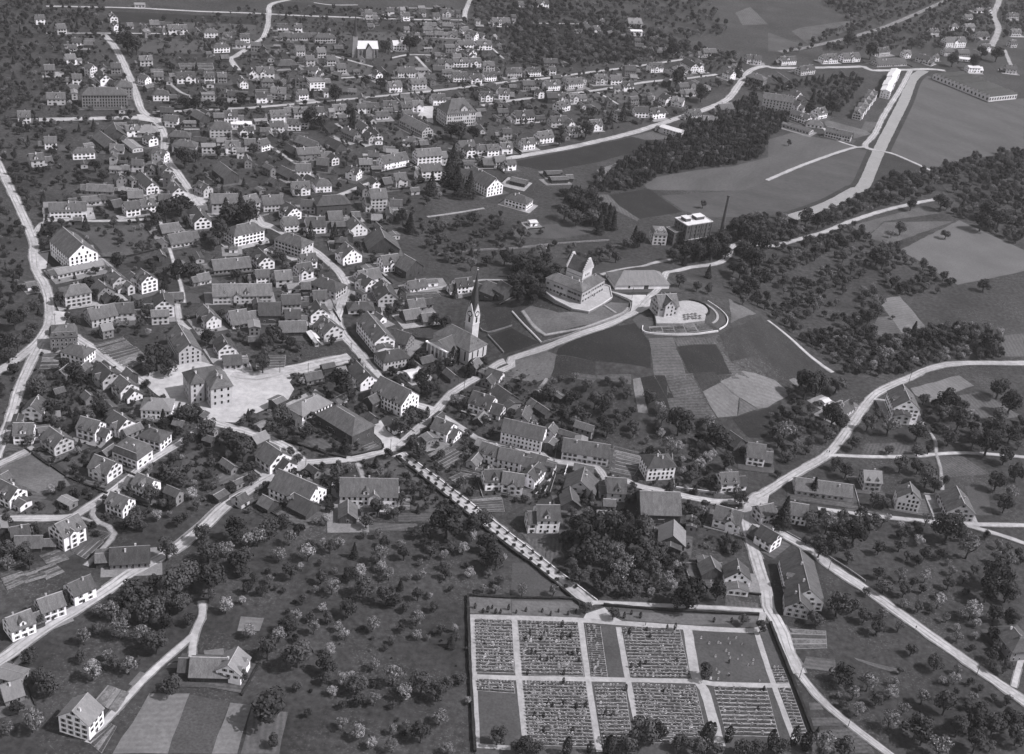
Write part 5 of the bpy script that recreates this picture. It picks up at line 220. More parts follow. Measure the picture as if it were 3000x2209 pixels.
ZONES=[
('nursery_rows','dark rows of young nursery trees left of the schoolhouse',2.6,(2, 6, 0, 0, 1),(0.7, 1.3),'-254.9,598.6 -235,613 -225.6,595.4 -226.4,581.2 -241.3,576.3'),
('river_woodland','dense mixed wood along the river behind the meadow',4.8,(5, 5, 1, 0, 5),(2.6, 4.2),'142.5,1213 162.1,1213.4 184,1266.7 198.8,1296.2 220.7,1329.6 220.3,1281.3 252.3,1274.8 242.4,1244.6 228.1,1213.9 219.1,1196.5 205.2,1134.9 175,1102.2 141.8,1082.8 103.9,1050.4 88.5,1011.6 67.6,1001.1 50,987.2 52,969.7 64.3,951.2 66.8,925.5 55.8,921.9 35.5,924.9 27.3,964 19.3,976.8 48,997.8 51.9,1032.2 76.9,1082.1 95.8,1117.1 122.1,1149.7'),
('canal_woodland','dense leafy wood between the canal and upper road',7.4,(6, 6, 2, 0, 0),(2.4, 5),'193.7,978.3 222.2,1010.5 256.4,1032.4 283.5,1071.7 316.3,1112.1 382.7,1166.1 484.5,1242.5 460.9,1162.2 380.9,1113.6 339.4,1070.9 289.1,1024.6 267.2,1002 218.9,952.3 187.9,928.7'),
('hillside_copse','leafy copse on the slope behind the castle barn',5,(4, 6, 1, 0, 1),(2.2, 4.4),'107.3,886 126.7,912 145.7,922.4 156.2,937.3 167.2,964.8 194.6,986.1 188.5,933.4 164.4,926 155.6,909.6 148.3,887.7 118.4,863.9 106.4,868.7'),
('east_slope_orchard','loose orchard trees on the slope right of the castle',9.5,(7, 4, 3, 0, 0),(2.2, 4.6),'163.1,911.9 187.9,928.7 212.3,938.5 238.7,958.5 264.8,988.7 273.5,962.2 293.2,947.3 310.3,918.8 325.9,889.5 312.3,869.3 258.7,850.2 262.4,817.2 243.2,790.5 214.7,784.6 193.5,772.6 181.9,762.2 171.8,795.4 147.5,813.2 152,869.7'),
('roadside_thicket','dark thicket of leafy trees above the curving road',6,(4, 7, 2, 1, 0),(2.6, 4.2),'188,763.5 214.4,782.8 242.4,799.1 250.7,778.7 287.3,805.9 317.1,819.3 338.1,810.6 333,775 298.9,763 276.7,752.4 255,731.2 216.4,720 200.3,753.3'),
('lower_slope_orchard','shady orchard below the vineyard fields',12,(6, 5, 2, 1, 0),(2.2, 4.4),'17.7,656.9 48.5,659.1 72.2,654.8 76.9,634.8 97.5,635.1 122.8,641.6 128.3,628.6 133.8,615.1 134.3,592.5 119,589.1 97.8,569.8 96.5,606.6 63.4,608.8 40.8,611 31.3,616.3 19.4,627.6'),
('right_meadow_orchard','scattered orchard trees in the meadow right of road',13,(6, 2, 4, 1, 0),(2.0, 3.6),'190,506.3 255.4,528.5 274.1,528.4 249.1,443.7 233.8,448.5 212.5,472.4 194.7,494.7'),
('upper_left_orchard','scattered orchard trees right of the cypress hedge',9,(6, 2, 4, 1, 0),(1.8, 3.2),'158.7,427.8 183.1,435.8 208.7,455.6 243.7,425.2 236,399.3 178.9,389.9 166.4,401.8 157.8,409.8'),
('bend_orchard','dark orchard beside the upper road bend',8,(4, 6, 1, 1, 0),(2.2, 4.2),'163.2,688.4 192.5,712.2 202.1,696.7 193.7,680.4 196.7,663.2 200.5,652.1 186.8,627.2 166.5,603.2 147.8,584 155.3,649.9'),
('east_garden_trees','dark trees among gardens along the right edge',9,(4, 6, 1, 1, 0),(2.4, 4.4),'263.7,695.9 284,712.4 289.7,677 322.6,693.1 310.8,652.9 258,640.9 253.6,667.2 218.8,652.4 233.2,671.9'),
('crossroad_orchard','dark orchard between the two lanes',8,(4, 5, 2, 1, 0),(2.2, 4.2),'168.6,558.9 235.9,563.6 216.7,544.2 194.8,541.7 184.9,537.7 186.2,517.4 173.8,521.8 162.3,537.1'),
('lane_orchard','scattered orchard trees beside the right lane',11,(5, 3, 2, 1, 0),(2, 3.2),'196.3,540 239.1,561.1 280.8,551.2 276.1,535.3 191.1,518.4'),
('left_orchard','loose orchard trees left of the cemetery hedge',17,(6, 2, 4, 2, 0),(1.6, 3.4),'-108.3,461.8 -0.7,483.3 9.2,462.5 -8.9,456.5 -2.8,402.9 1.7,364 -55,354.6 -72.2,370.6 -75.6,392.9 -92.2,416.1 -100.3,428.5'),
('farm_orchard','orchard trees below the tiled farmhouse',13,(6, 3, 4, 2, 0),(2.2, 4),'-117.6,500.6 -89.9,506.4 -78.9,494.2 -58.7,493.6 -30.7,498.4 -9.2,516.5 4.1,495.2 11.3,482.7 -107.7,459.1'),
('road_orchard','leafy orchard trees along the lower village road',12,(6, 3, 4, 1, 0),(2.2, 4.4),'-176.4,391.7 -158.9,424.4 -150.3,436.6 -142.6,446.4 -108.3,461.8 -100.3,428.5 -121.5,418.2 -128.1,432.7 -124.3,410.1 -135.8,382.9 -149.6,373.7 -169.1,374.9 -181.2,385.2'),
('villa_orchard','orchard trees below the row of white villas',8,(6, 3, 3, 2, 0),(2, 3.4),'-178.3,481.1 -172.3,506.8 -171.7,527.8 -167.5,550.9 -161.6,569.8 -136.4,562.7 -127.8,537.6 -143.8,488.3 -150,467.6 -177.9,471.8'),
('avenue_orchard','dark dense orchard between avenue and barn',7,(4, 6, 2, 1, 0),(2.4, 4.4),'36,535.1 55.3,542.3 74.3,541.1 80.6,531.2 81.8,512.8 96.6,515.8 96.9,499.7 39.4,488.3 43,474.2 38.3,485.6'),
('avenue_south_orchard','leafy orchard above the cemetery wall',7.5,(5, 5, 3, 2, 0),(2.2, 4.2),'38.2,491 97,502.7 103.1,489.4 84.1,470.9 54.2,466.9 47.5,472.4'),
('far_north_orchard','hazy orchard belt at the far edge of town',9,(6, 4, 2, 0, 0),(2.4, 5),'-57.9,1604.5 29.7,1638 88.8,1601.2 142.7,1510.1 210.4,1489.9 220.7,1455 153.6,1458.9 71.8,1388.3 8.3,1350.8 -41.4,1337.6'),
('far_hill_orchard','hazy scattered orchards beyond the upper mill',11,(6, 3, 3, 0, 0),(2.2, 4.2),'367.2,1886 738.2,2103.3 648.3,1798.2 497.3,1649.1 397.3,1597.1 318.8,1560.7 270.5,1517.5 392,1735.2'),
('far_field_orchard','hazy scattered orchards beyond the church quarter',13,(6, 3, 3, 0, 0),(2.2, 4.2),'-114.9,1664.2 -64.2,1706.1 193.3,1849.7 219.6,1590.6 158,1533.3 89.3,1631.7 -0.1,1635 -41.7,1342 -67.7,1400.8 -98.9,1517.8'),
('mill_trees','dark trees around the riverside mill',8,(4, 6, 1, 0, 2),(2.4, 4.4),'171.8,1342.8 230.5,1385.2 240.6,1380.6 336,1458.1 361,1454.9 325,1347.7 297.8,1289 280.3,1388.7 239,1345.6'),
('lower_forest','dark wood below the far meadow',8.4,(6, 6, 1, 0, 1),(2.4, 5),'373.6,1151.1 414.7,1204.4 490.6,1263 452,1132 299.6,1080.2 339.6,1120.9 300.2,1083.1 365.5,1093.8 458.8,1155.4'),
('east_forest','dark wood at the right of the bright field',8.4,(6, 6, 1, 0, 1),(2.4, 5),'391.9,1114.4 456.8,1148.6 409.4,987.6 368.3,1037.2 354,1053.8'),
('castle_trees','dark trees at the left foot of the castle',5,(3, 8, 0, 0, 1),(2.4, 4.4),'-9.8,824.7 13.3,823.9 17.5,788.7 12.7,759 7.6,738.4 -1.3,738.4 -6.2,747.6'),
('gorge_orchard','sparse orchard trees behind the church',10,(6, 4, 2, 0, 1),(1.8, 3),'-93.9,881 -15.8,922.6 18.7,876.3 54,869.8 64.2,857.9 46.6,796.6 24.3,865 -10.3,833.6 -58,811.4 -70.4,831.9'),
('town_trees','leafy garden trees scattered among the town houses',10,(5, 6, 2, 1, 1),(1.4, 3.4),'-487.2,1248.3 -343.6,1442.6 -55.7,1569.1 220.7,1455 140.3,1234.1 -24.3,1060.5 -51.3,1001.5 -93.9,881 -98.1,740.5 -63.4,655.3 -112.9,657.1 -149.5,633.6 -256.6,606.5 -309.5,697.8 -331.8,763.8 -354.2,864.8'),
('village_trees','leafy garden trees scattered among the village houses',9,(4, 6, 2, 1, 1),(1.4, 3.2),'-302.4,636.8 -255.1,620.6 -149.5,633.6 -74.2,682 -0.3,666.4 21.4,652.9 63.3,603.9 134.1,584.4 140.6,522.8 97.1,504.6 8.1,535.4 -9.6,521.4 -117.2,498.7 -158.5,499.8 -191,447 -216.7,431.8 -275.7,572.9'),
('west_edge_trees','leafy trees scattered over the western outskirts',9,(4, 6, 1, 0, 1),(1.8, 3.4),'-647.1,1369.6 -511.6,1421.1 -459,1262 -437.8,1144.3 -405.8,1017.2 -357.5,869 -353.9,841.4 -341,776.9 -311.5,697.2 -304.2,651.2 -320.8,631.9')]


# ------------------------------------------------------------------ ground, fields, roads
gx = [-9000, -4000, -2000, -1200, -800, -500, -300, -200, -150, -100] + list(range(-60, 216, 6)) + [250, 300, 400, 600, 900, 1400, 2500, 5000, 9000]
gy = [-3000, -1000, -300, 0, 150, 300, 450, 550] + list(range(600, 888, 6)) + [930, 1000, 1200, 1500, 1900, 2500, 4000, 7000, 14000]
gm = MB(); nx = len(gx)
gm.v = [(x, y, terr(x, y)) for y in gy for x in gx]
gm.f = [(j * nx + i, j * nx + i + 1, (j + 1) * nx + i + 1, (j + 1) * nx + i) for j in range(len(gy) - 1) for i in range(nx - 1)]; gm.m = [0] * len(gm.f)
g_o = gm.build('ground', ['ground'], label='dark grassy ground under the whole town', cat='ground', kind='structure')
for p in g_o.data.polygons: p.use_smooth = True

def clip_half(poly, ax, lim, keep_less):
    out = []
    for i in range(len(poly)):
        a, b = poly[i], poly[(i + 1) % len(poly)]
        ia = (a[ax] <= lim) if keep_less else (a[ax] >= lim); ib = (b[ax] <= lim) if keep_less else (b[ax] >= lim)
        if ia: out.append(a)
        if ia != ib:
            t = (lim - a[ax]) / (b[ax] - a[ax]); out.append((a[0] + (b[0] - a[0]) * t, a[1] + (b[1] - a[1]) * t))
    return out
def near_hill(poly):
    xs = [p[0] for p in poly]; ys = [p[1] for p in poly]; rr = HILL[3] + HILL[4]
    return max(xs) > HILL[0] - rr and min(xs) < HILL[0] + rr and max(ys) > HILL[1] - rr and min(ys) < HILL[1] + rr
def drape(mb, poly, off, mi=0):
    tris = tessellate_polygon([[Vector((x, y, 0)) for x, y in poly]])
    if not near_hill(poly):
        o = len(mb.v); mb.v += [(x, y, off) for x, y in poly]
        for t in tris:
            a, b, c = (poly[i] for i in t)
            if (b[0] - a[0]) * (c[1] - a[1]) - (b[1] - a[1]) * (c[0] - a[0]) < 0: t = t[::-1]
            mb.f.append(tuple(o + i for i in t)); mb.m.append(mi)
        return
    for t in tris:
        tri = [poly[i] for i in t]
        if (tri[1][0] - tri[0][0]) * (tri[2][1] - tri[0][1]) - (tri[1][1] - tri[0][1]) * (tri[2][0] - tri[0][0]) < 0: tri = tri[::-1]
        x0, x1 = min(p[0] for p in tri), max(p[0] for p in tri); y0, y1 = min(p[1] for p in tri), max(p[1] for p in tri)
        i0 = math.floor(x0 / 6); i1 = math.floor(x1 / 6); j0 = math.floor(y0 / 6); j1 = math.floor(y1 / 6)
        for i in range(i0, i1 + 1):
            s1 = clip_half(clip_half(tri, 0, i * 6, False), 0, i * 6 + 6, True)
            if len(s1) < 3: continue
            for j in range(j0, j1 + 1):
                s2 = clip_half(clip_half(s1, 1, j * 6, False), 1, j * 6 + 6, True)
                if len(s2) < 3: continue
                o = len(mb.v); mb.v += [(x, y, terr(x, y) + off) for x, y in s2]; mb.f.append(tuple(range(o, o + len(s2)))); mb.m.append(mi)

def smooth(pl, step=5.):
    pl = [p for i, p in enumerate(pl) if i == 0 or math.hypot(p[0] - pl[i - 1][0], p[1] - pl[i - 1][1]) > 4]; out = []
    for i in range(len(pl) - 1):
        p0, p1, p2, p3 = pl[max(0, i - 1)], pl[i], pl[i + 1], pl[min(len(pl) - 1, i + 2)]
        n = max(2, int(math.hypot(p2[0] - p1[0], p2[1] - p1[1]) / step))
        for k in range(n):
            t = k / n; q = []
            for a in (0, 1):
                q.append(.5 * (2 * p1[a] + (p2[a] - p0[a]) * t + (2 * p0[a] - 5 * p1[a] + 4 * p2[a] - p3[a]) * t * t + (3 * p1[a] - p0[a] - 3 * p2[a] + p3[a]) * t ** 3))
            out.append(tuple(q))
    out.append(pl[-1]); return out
def ribbon(mb, pl, w, off, mi=0, wob=0.):
    n = len(pl); L = []; Rr = []; rg = random.Random(int(pl[0][0] * 7 + n))
    for i in range(n):
        a, b = pl[max(0, i - 1)], pl[min(n - 1, i + 1)]; d = Vector((b[0] - a[0], b[1] - a[1])); d = d.normalized() if d.length > 1e-6 else Vector((1, 0))
        nn = Vector((-d.y, d.x)); h1 = w / 2 * (1 + rg.uniform(-wob, wob)); h2 = w / 2 * (1 + rg.uniform(-wob, wob))
        L.append((pl[i][0] + nn.x * h1, pl[i][1] + nn.y * h1)); Rr.append((pl[i][0] - nn.x * h2, pl[i][1] - nn.y * h2))
    o = len(mb.v)
    for l, r in zip(L, Rr): mb.v += [(l[0], l[1], terr(*l) + off), (r[0], r[1], terr(*r) + off)]
    for i in range(n - 1): mb.f.append((o + 2 * i + 1, o + 2 * i + 3, o + 2 * i + 2, o + 2 * i)); mb.m.append(mi)

def ragged(poly, seed, amp=.55):
    rg = random.Random(seed); out = []
    for i in range(len(poly)):
        a, b = poly[i], poly[(i + 1) % len(poly)]; n = max(1, int(math.dist(a, b) / 7)); dx, dy = b[0] - a[0], b[1] - a[1]; L = max(.1, math.hypot(dx, dy))
        for k in range(n):
            s = rg.uniform(-amp, amp) if k else 0.; out.append((a[0] + dx * k / n - dy / L * s, a[1] + dy * k / n + dx / L * s))
    return out
FIELD_WORD = {'road': ('square', 'pale gravelled open square'), 'dark': ('field', 'dark green crop field'), 'dark2': ('field', 'rough dark grass plot'), 'mid': ('field', 'mid-grey cultivated field'), 'mid2': ('field', 'mottled garden plot'),
              'mead': ('meadow', 'smooth grey mown meadow'), 'mead2': ('meadow', 'smooth darker meadow'), 'light': ('field', 'pale ploughed field'), 'lightdim': ('field', 'pale stubble field'), 'lawn1': ('lawn', 'even grass lawn'), 'lawn2': ('lawn', 'pale patchy lawn'), 'dirt': ('garden_bed', 'pale gravel garden bed'), 'dirt2': ('field', 'rough strip of grass')}
for i, e in enumerate(FIELDS.split(';')):
    k, rest = e.split(' ', 1); poly = ragged(pts_of(rest), i); mb = MB(); drape(mb, poly, .05 + .0012 * i + (.225 if k == 'road' else 0))
    le = max(range(len(poly)), key=lambda q: math.dist(poly[q], poly[q - 1])); fa = math.atan2(poly[le][1] - poly[le - 1][1], poly[le][0] - poly[le - 1][0]); c_, s_ = math.cos(-fa), math.sin(-fa)
    mb.v = [(x * c_ - y * s_, x * s_ + y * c_, z) for x, y, z in mb.v]          # the furrows run along the longest side
    o = mb.build(FIELD_WORD[k][0], [k], rz=fa, kind='structure', cat=FIELD_WORD[k][0].replace('_', ' '))
    later_label(o, FIELD_WORD[k][1], sum(p[0] for p in poly) / len(poly), sum(p[1] for p in poly) / len(poly))
ROAD_SEGS = []
for i, e in enumerate(ROADS.split(';')):
    w, t, rest = e.split(' ', 2); w = float(w); pl = smooth(pts_of(rest)); w *= .86; mb = MB(); ribbon(mb, pl, w * 1.12 + .8, .255 + .0005 * i, 1, .16); ribbon(mb, pl, w, .30 + .003 * i, 0, .07)
    if w > 3.2:
        for sd in (-.26, .22): ribbon(mb, [(q[0] + sd * w * (-(pl[min(k + 1, len(pl) - 1)][1] - pl[max(k - 1, 0)][1])) / max(.1, math.dist(pl[min(k + 1, len(pl) - 1)], pl[max(k - 1, 0)])), q[1] + sd * w * (pl[min(k + 1, len(pl) - 1)][0] - pl[max(k - 1, 0)][0]) / max(.1, math.dist(pl[min(k + 1, len(pl) - 1)], pl[max(k - 1, 0)]))) for k, q in enumerate(pl)], w * .13, .3016 + .003 * i, 2, .6)
    nm = 'road' if w >= 4 else 'path'
    o = mb.build(nm, ['road' + t, 'verge', 'rut'], kind='structure', cat=nm); m = pl[len(pl) // 2]
    later_label(o, ('pale gravel road' if nm == 'road' else 'narrow pale path') if t != '3' else 'straight grey railway track bed', *m)
    ROAD_SEGS += [(a[0], a[1], b[0], b[1], w / 2) for a, b in zip(pl[:-1], pl[1:])]
cl = smooth(pts_of(CANAL)); mb = MB(); ribbon(mb, cl, 11.5, .2, 0, .04); mb.build('canal', ['water'], label='pale straight canal beside the far meadow', cat='canal', kind='structure')
ROAD_SEGS += [(a[0], a[1], b[0], b[1], 8.) for a, b in zip(cl[:-1], cl[1:])]
for sgn in (-1, 1):
    off = [];
    for i in range(len(cl)):
        a, b = cl[max(0, i - 1)], cl[min(len(cl) - 1, i + 1)]; d = Vector((b[0] - a[0], b[1] - a[1])).normalized(); off.append((cl[i][0] - d.y * 8.2 * sgn, cl[i][1] + d.x * 8.2 * sgn))
    mb = MB(); ribbon(mb, off, 5, .19); mb.build('canal_bank', ['dark2'], label='dark grass bank on the %s side of the canal' % ('left' if sgn < 0 else 'right'), cat='bank', kind='structure')
SEG = np.array(ROAD_SEGS)

# ------------------------------------------------------------------ buildings
OCC = []      # (x, y, angle, half length, half width) of built ground
SHARED = {}
def window_mesh(kind, w=.95, h=1.4):
    key = ('win', kind, w, h)
    if key not in SHARED:
        mb = MB()
        mb.box(-w / 2 - .09, w / 2 + .09, -.02, .05, -.09, h + .09, 0)          # frame and sill
        mb.box(-w / 2, w / 2, -.01, .075, 0, h, 1)                               # dark glass
        if kind == 1:
            mb.box(-w / 2 - .55, -w / 2 - .1, -.02, .07, -.02, h + .02, 2); mb.box(w / 2 + .1, w / 2 + .55, -.02, .07, -.02, h + .02, 2)
        SHARED[key] = mb.mesh('window', ['frame', 'glass', 'shut'])
    return SHARED[key]
def window_into(mb, kind, M4, w=.95, h=1.4):
    t = MB()
    t.box(-w / 2 - .05, w / 2 + .05, -.01, .06, 0, h, 1)
    if kind == 1: t.box(-w / 2 - .5, w / 2 + .5, -.01, .04, .05, h - .05, 2)
    mb.add([tuple(M4 @ Vector(v)) for v in t.v], t.f, 0)
    mb.m[-len(t.f):] = t.m

def wall_mesh(L, W, e, rise, rtp, base=-1.2):
    mb = MB(); a, b = L / 2, W / 2
    if rtp in 'gq':
        z = e + rise - .06
        mb.add([(-a, -b, base), (a, -b, base), (a, b, base), (-a, b, base), (-a, -b, e), (a, -b, e), (a, b, e), (-a, b, e), (-a, 0, z), (a, 0, z)],
               [(0, 1, 5, 4), (2, 3, 7, 6), (1, 2, 6, 9, 5), (3, 0, 4, 8, 7), (0, 3, 2, 1), (4, 5, 9, 8), (6, 7, 8, 9)])
    else: mb.box(-a, a, -b, b, base, e)
    return mb
def roof_mesh(L, W, e, rise, rtp, ov=.55, gv=.45, th=.24):
    mb = MB(); a, b = L / 2 + gv, W / 2; z = e + rise
    if rtp in 'gq':
        k = rise / b; bo = b + ov; ze = e - ov * k
        for s in (-1, 1):
            vs = [(-a, s * bo, ze), (a, s * bo, ze), (a, 0, z), (-a, 0, z)]; vs = vs + [(x, y, q + th) for x, y, q in vs]
            fs = [(0, 1, 2, 3), (7, 6, 5, 4), (4, 5, 1, 0), (5, 6, 2, 1), (7, 4, 0, 3)] if s > 0 else [(3, 2, 1, 0), (4, 5, 6, 7), (0, 1, 5, 4), (1, 2, 6, 5), (3, 0, 4, 7)]
            mb.add(vs, fs, 0)
        mb.box(-a, a, -.16, .16, z + th - .12, z + th + .1, 1)
    elif rtp == 'h':
        a = L / 2 + ov; bo = b + ov; r = max(.3, L / 2 - W * .42); ze = e - ov * rise / b * .5
        mb.add([(-a, -bo, ze), (a, -bo, ze), (a, bo, ze), (-a, bo, ze), (-a, -bo, ze + th), (a, -bo, ze + th), (a, bo, ze + th), (-a, bo, ze + th), (-r, 0, z + th), (r, 0, z + th)],
               [(3, 2, 1, 0), (0, 1, 5, 4), (1, 2, 6, 5), (2, 3, 7, 6), (3, 0, 4, 7), (4, 5, 9, 8), (5, 6, 9), (6, 7, 8, 9), (7, 4, 8)], 0)
        mb.box(-r, r, -.15, .15, z + th - .1, z + th + .1, 1)
    elif rtp == 'm':
        a = L / 2 + .35; bo = b + .35; i = min(a, bo) * .22; h1 = rise * .68
        ring = lambda x, y, q: [(-x, -y, q), (x, -y, q), (x, y, q), (-x, y, q)]
        r = max(.3, a - bo * .9)
        mb.add(ring(a, bo, e) + ring(a, bo, e + .25) + ring(a - i, bo - i, e + h1) + [(-r, 0, z + .2), (r, 0, z + .2)],
               [(3, 2, 1, 0)] + [(q * 4 + k, q * 4 + (k + 1) % 4, q * 4 + 4 + (k + 1) % 4, q * 4 + 4 + k) for q in (0, 1) for k in range(4)] + [(8, 9, 13, 12), (9, 10, 13), (10, 11, 12, 13), (11, 8, 12)], 0)
        for s in (-1, 1): mb.box(-a + i, a - i, s * (bo - i) - .12, s * (bo - i) + .12, e + h1 - .1, e + h1 + .14, 1)
    else:
        a = L / 2 + .25; bo = b + .25; mb.box(-a, a, -bo, bo, e - .1, e + .3, 0)
        for s in (-1, 1):
            mb.box(-a, a, s * bo - .2, s * bo + .2, e + .3, e + .75, 1); mb.box(s * a - .2, s * a + .2, -bo, bo, e + .29, e + .74, 1)
    return mb

def sees_camera(x, y, nx_, ny_): return nx_ * (0 - x) + ny_ * (0 - y) > -.12 * math.hypot(x, y)

def add_wing(root, rx, ry, rang, zb, x, y, ang, L, W, s, wt, rtp, tone, rg, eave=None, floor=2.6, wins=True, near=True, kind='', rise=None, wmat=None, rmat=None, sill0=.95, chimneys=True):
    e = eave if eave is not None else s * floor + .7
    if rise is None: rise = W / 2 * {'g': .78, 'h': .62, 'q': .28, 'f': 0, 'm': .85}[rtp]
    ca, sa = math.cos(-rang), math.sin(-rang); dx, dy = x - rx, y - ry
    loc = (dx * ca - dy * sa, dx * sa + dy * ca, 0); rz = ang - rang
    OCC.append((x, y, ang, L / 2, W / 2))
    wall_mesh(L, W, e, rise, rtp).build('wall', [wmat or wt], root, loc, rz)
    ro = roof_mesh(L, W, e, rise, rtp).build('roof', [rmat or 'r%s' % tone, 'ridge' if tone != '3' else 'r3'], root, loc, rz)
    lm = Matrix.Translation(loc) @ Matrix.Rotation(rz, 4, 'Z')
    barn = wt == 'd' or kind == 'S'
    joined = MB()
    wk = 1 if (wt in 'wl' and rg.random() < .65 and not kind) else 0
    ww, wh = rg.choice(((.9, 1.3), (1.0, 1.5), (1.15, 1.55))) if not kind else (1.15, 1.8)
    wm = window_mesh(wk, ww, wh)
    def put(px, py, pz, a):
        nonlocal joined
        if near: obj('window', wm, root, tuple(lm @ Vector((px, py, pz))), rz + a)
        else: window_into(joined, wk, Matrix.Translation((px, py, pz)) @ Matrix.Rotation(a, 4, 'Z'), ww, wh)
    for fx, fy, ln, a in ((0, -1, L, math.pi), (0, 1, L, 0), (1, 0, W, -math.pi / 2), (-1, 0, W, math.pi / 2)):
        nxw = fx * math.cos(ang) - fy * math.sin(ang); nyw = fx * math.sin(ang) + fy * math.cos(ang)
        if not wins or not sees_camera(x, y, nxw, nyw): continue
        step = rg.choice((2.6, 2.9, 3.3)) if wk else rg.choice((2.2, 2.6, 3.0))
        if barn: step = 5.5
        n = max(1, int((ln - 1.2) / step)); n = min(n, 18)
        rowsn = int(s) if not barn else max(1, int(s) - 1)
        for k in range(rowsn):
            for i in range(n):
                if rg.random() < .06 or (barn and rg.random() < .4): continue
                t = (i - (n - 1) / 2) * (ln - 1.0) / n
                pz = sill0 + k * (e - .7) / max(1, s)
                if fx == 0: put(t, fy * W / 2, pz, a)
                else: put(fx * L / 2, t, pz, a)
        if fx != 0 and rtp == 'g' and rise > 2.6 and not barn:
            for t in ((-W * .14, W * .14) if W > 8 else (0,)):
                put(fx * L / 2, t, e + .35, a)
            if rise > 4.2: put(fx * L / 2, 0, e + rise * .58, a)
    if joined.f: joined.build('glazing', ['frame', 'glass', 'shut'], root, loc, rz, kind='stuff')
    # a door on the camera side
    fy = -1 if sees_camera(x, y, math.sin(ang), -math.cos(ang)) else 1
    dm = MB(); dw, dh = (1.6, 2.9) if barn else (.6, 2.1); dm.box(-dw, dw, -.05, .09, 0, dh, 0); dm.box(-dw - .1, dw + .1, -.05, .06, dh, dh + .14, 1)
    if wins: dm.build('door', ['door', 'frame'], root, tuple(lm @ Vector((rg.uniform(-L * .12, L * .12), fy * W / 2, 0))), rz + (math.pi if fy < 0 else 0))
    # chimneys sit on the roof
    if chimneys and not barn and rtp in 'ghm':
        for c in range(1 if L < 13 else 2):
            cx = rg.uniform(-.3, .3) * L; cy = rg.choice((-1, 1)) * W * rg.uniform(.04, .16)
            cm = MB(); zt = e + rise * (1 - abs(cy) / (W / 2)); cm.box(-.36, .36, -.36, .36, zt - .9, zt + 1.5, 0); cm.box(-.44, .44, -.44, .44, zt + 1.5, zt + 1.68, 1)
            cm.build('chimney', ['chim', 'ridge'], ro, (cx, cy, 0))
    return ro, e, rise, lm, rz

def dormer(root, lm, rz, px, sgn, W, e, rise, w=2.2, wt='w', tone='0', h=1.5, near=True):
    """a gabled dormer standing on the roof slope on the side sgn"""
    b = W / 2; y0 = b * .92; z0 = e + rise * (1 - y0 / b); zt = z0 + h; zr = zt + w * .42; d = min(b * .9, (zr - e) / (rise / b) if rise else b); 
    mb = MB(); yb = max(.1, b - (zt - e) * b / rise) if rise else 0
    mb.add([(-w / 2, 0, z0 - .3), (w / 2, 0, z0 - .3), (w / 2, 0, zt), (0, 0, zr), (-w / 2, 0, zt), (-w / 2, y0 - yb, zt), (w / 2, y0 - yb, zt), (-w / 2, y0 - yb, z0), (w / 2, y0 - yb, z0)], [(0, 1, 2, 3, 4), (4, 5, 7, 0), (1, 8, 6, 2)], 0)
    mb.box(-.4, .4, -.04, .05, z0 + .3, zt - .05, 1)
    yr = max(.05, y0 - (b - (zr - e) * b / rise)) if rise else 0; yr = min(yr, y0)
    for s in (-1, 1):
        ov = .3
        mb.add([(s * (w / 2 + ov), -.35, zt - ov * .84), (0, -.35, zr), (0, y0, zr), (s * (w / 2 + ov), y0 - yb, zt - ov * .84), (s * (w / 2 + ov), -.35, zt - ov * .84 + .18), (0, -.35, zr + .18), (0, y0, zr + .18), (s * (w / 2 + ov), y0 - yb, zt - ov * .84 + .18)],
               [(0, 1, 2, 3), (7, 6, 5, 4), (4, 5, 1, 0), (7, 4, 0, 3)], 2)
    M2 = lm @ Matrix.Translation((px, sgn * y0, 0)) @ Matrix.Rotation(math.pi if sgn > 0 else 0, 4, 'Z')
    mb.build('dormer', [wt, 'glass', 'r%s' % tone], root, tuple(M2.translation), rz + (math.pi if sgn > 0 else 0))

TONE = {'w': 'white', 'l': 'pale grey', 'g': 'grey', 'd': 'dark timber'}
ROOFW = {'g': 'gabled', 'h': 'hipped', 'q': 'low-pitched', 'f': 'flat', 'm': 'mansard'}
RTONE = {'0': 'dark', '1': 'grey', '2': 'light', '3': 'white'}
NUMW = {1: 'low', 2: 'two-storey', 3: 'three-storey', 4: 'four-storey'}
def house_words(L, W, s, wt, rtp, tone, kind):
    if wt == 'd': nm, cat = ('barn', 'barn') if W > 6 else ('shed', 'shed')
    elif kind == 'F': nm, cat = 'factory_building', 'factory'
    elif kind == 'G': nm, cat = 'gymnasium', 'hall'
    elif kind == 'C': nm, cat = 'chapel', 'chapel'
    elif kind == 'S': nm, cat = 'stable_barn', 'barn'
    elif kind == 'P': nm, cat = 'school_building', 'school'
    elif kind == 'R': nm, cat = 'row_house', 'row house'
    elif kind in 'VB' and kind: nm, cat = 'villa', 'villa'
    elif s < 2 and (rtp == 'q' or W < 7.5): nm, cat = 'shed', 'shed'
    elif s < 2: nm, cat = 'cottage', 'house'
    else: nm, cat = {'w': 'white_house', 'l': 'pale_house', 'g': 'grey_house'}[wt], 'house'
    size = 'long ' if L > 22 else ('small ' if L * W < 62 else '')
    noun = nm.replace('white_', '').replace('pale_', '').replace('grey_', '').replace('_', ' ')
    if nm == 'barn': d = '%sdark timber barn with %s %s roof' % (size, RTONE[tone], ROOFW[rtp])
    elif nm == 'cottage': d = '%slow %s cottage with %s %s roof' % (size, TONE[wt], RTONE[tone], ROOFW[rtp])
    elif nm == 'shed': d = '%s%s shed with %s roof' % (size, TONE[wt], RTONE[tone])
    else: d = '%s%s %s %s with %s %s roof' % (size, TONE[wt], NUMW.get(int(s), 'tall'), noun, RTONE[tone], ROOFW[rtp])
    return nm, cat, d
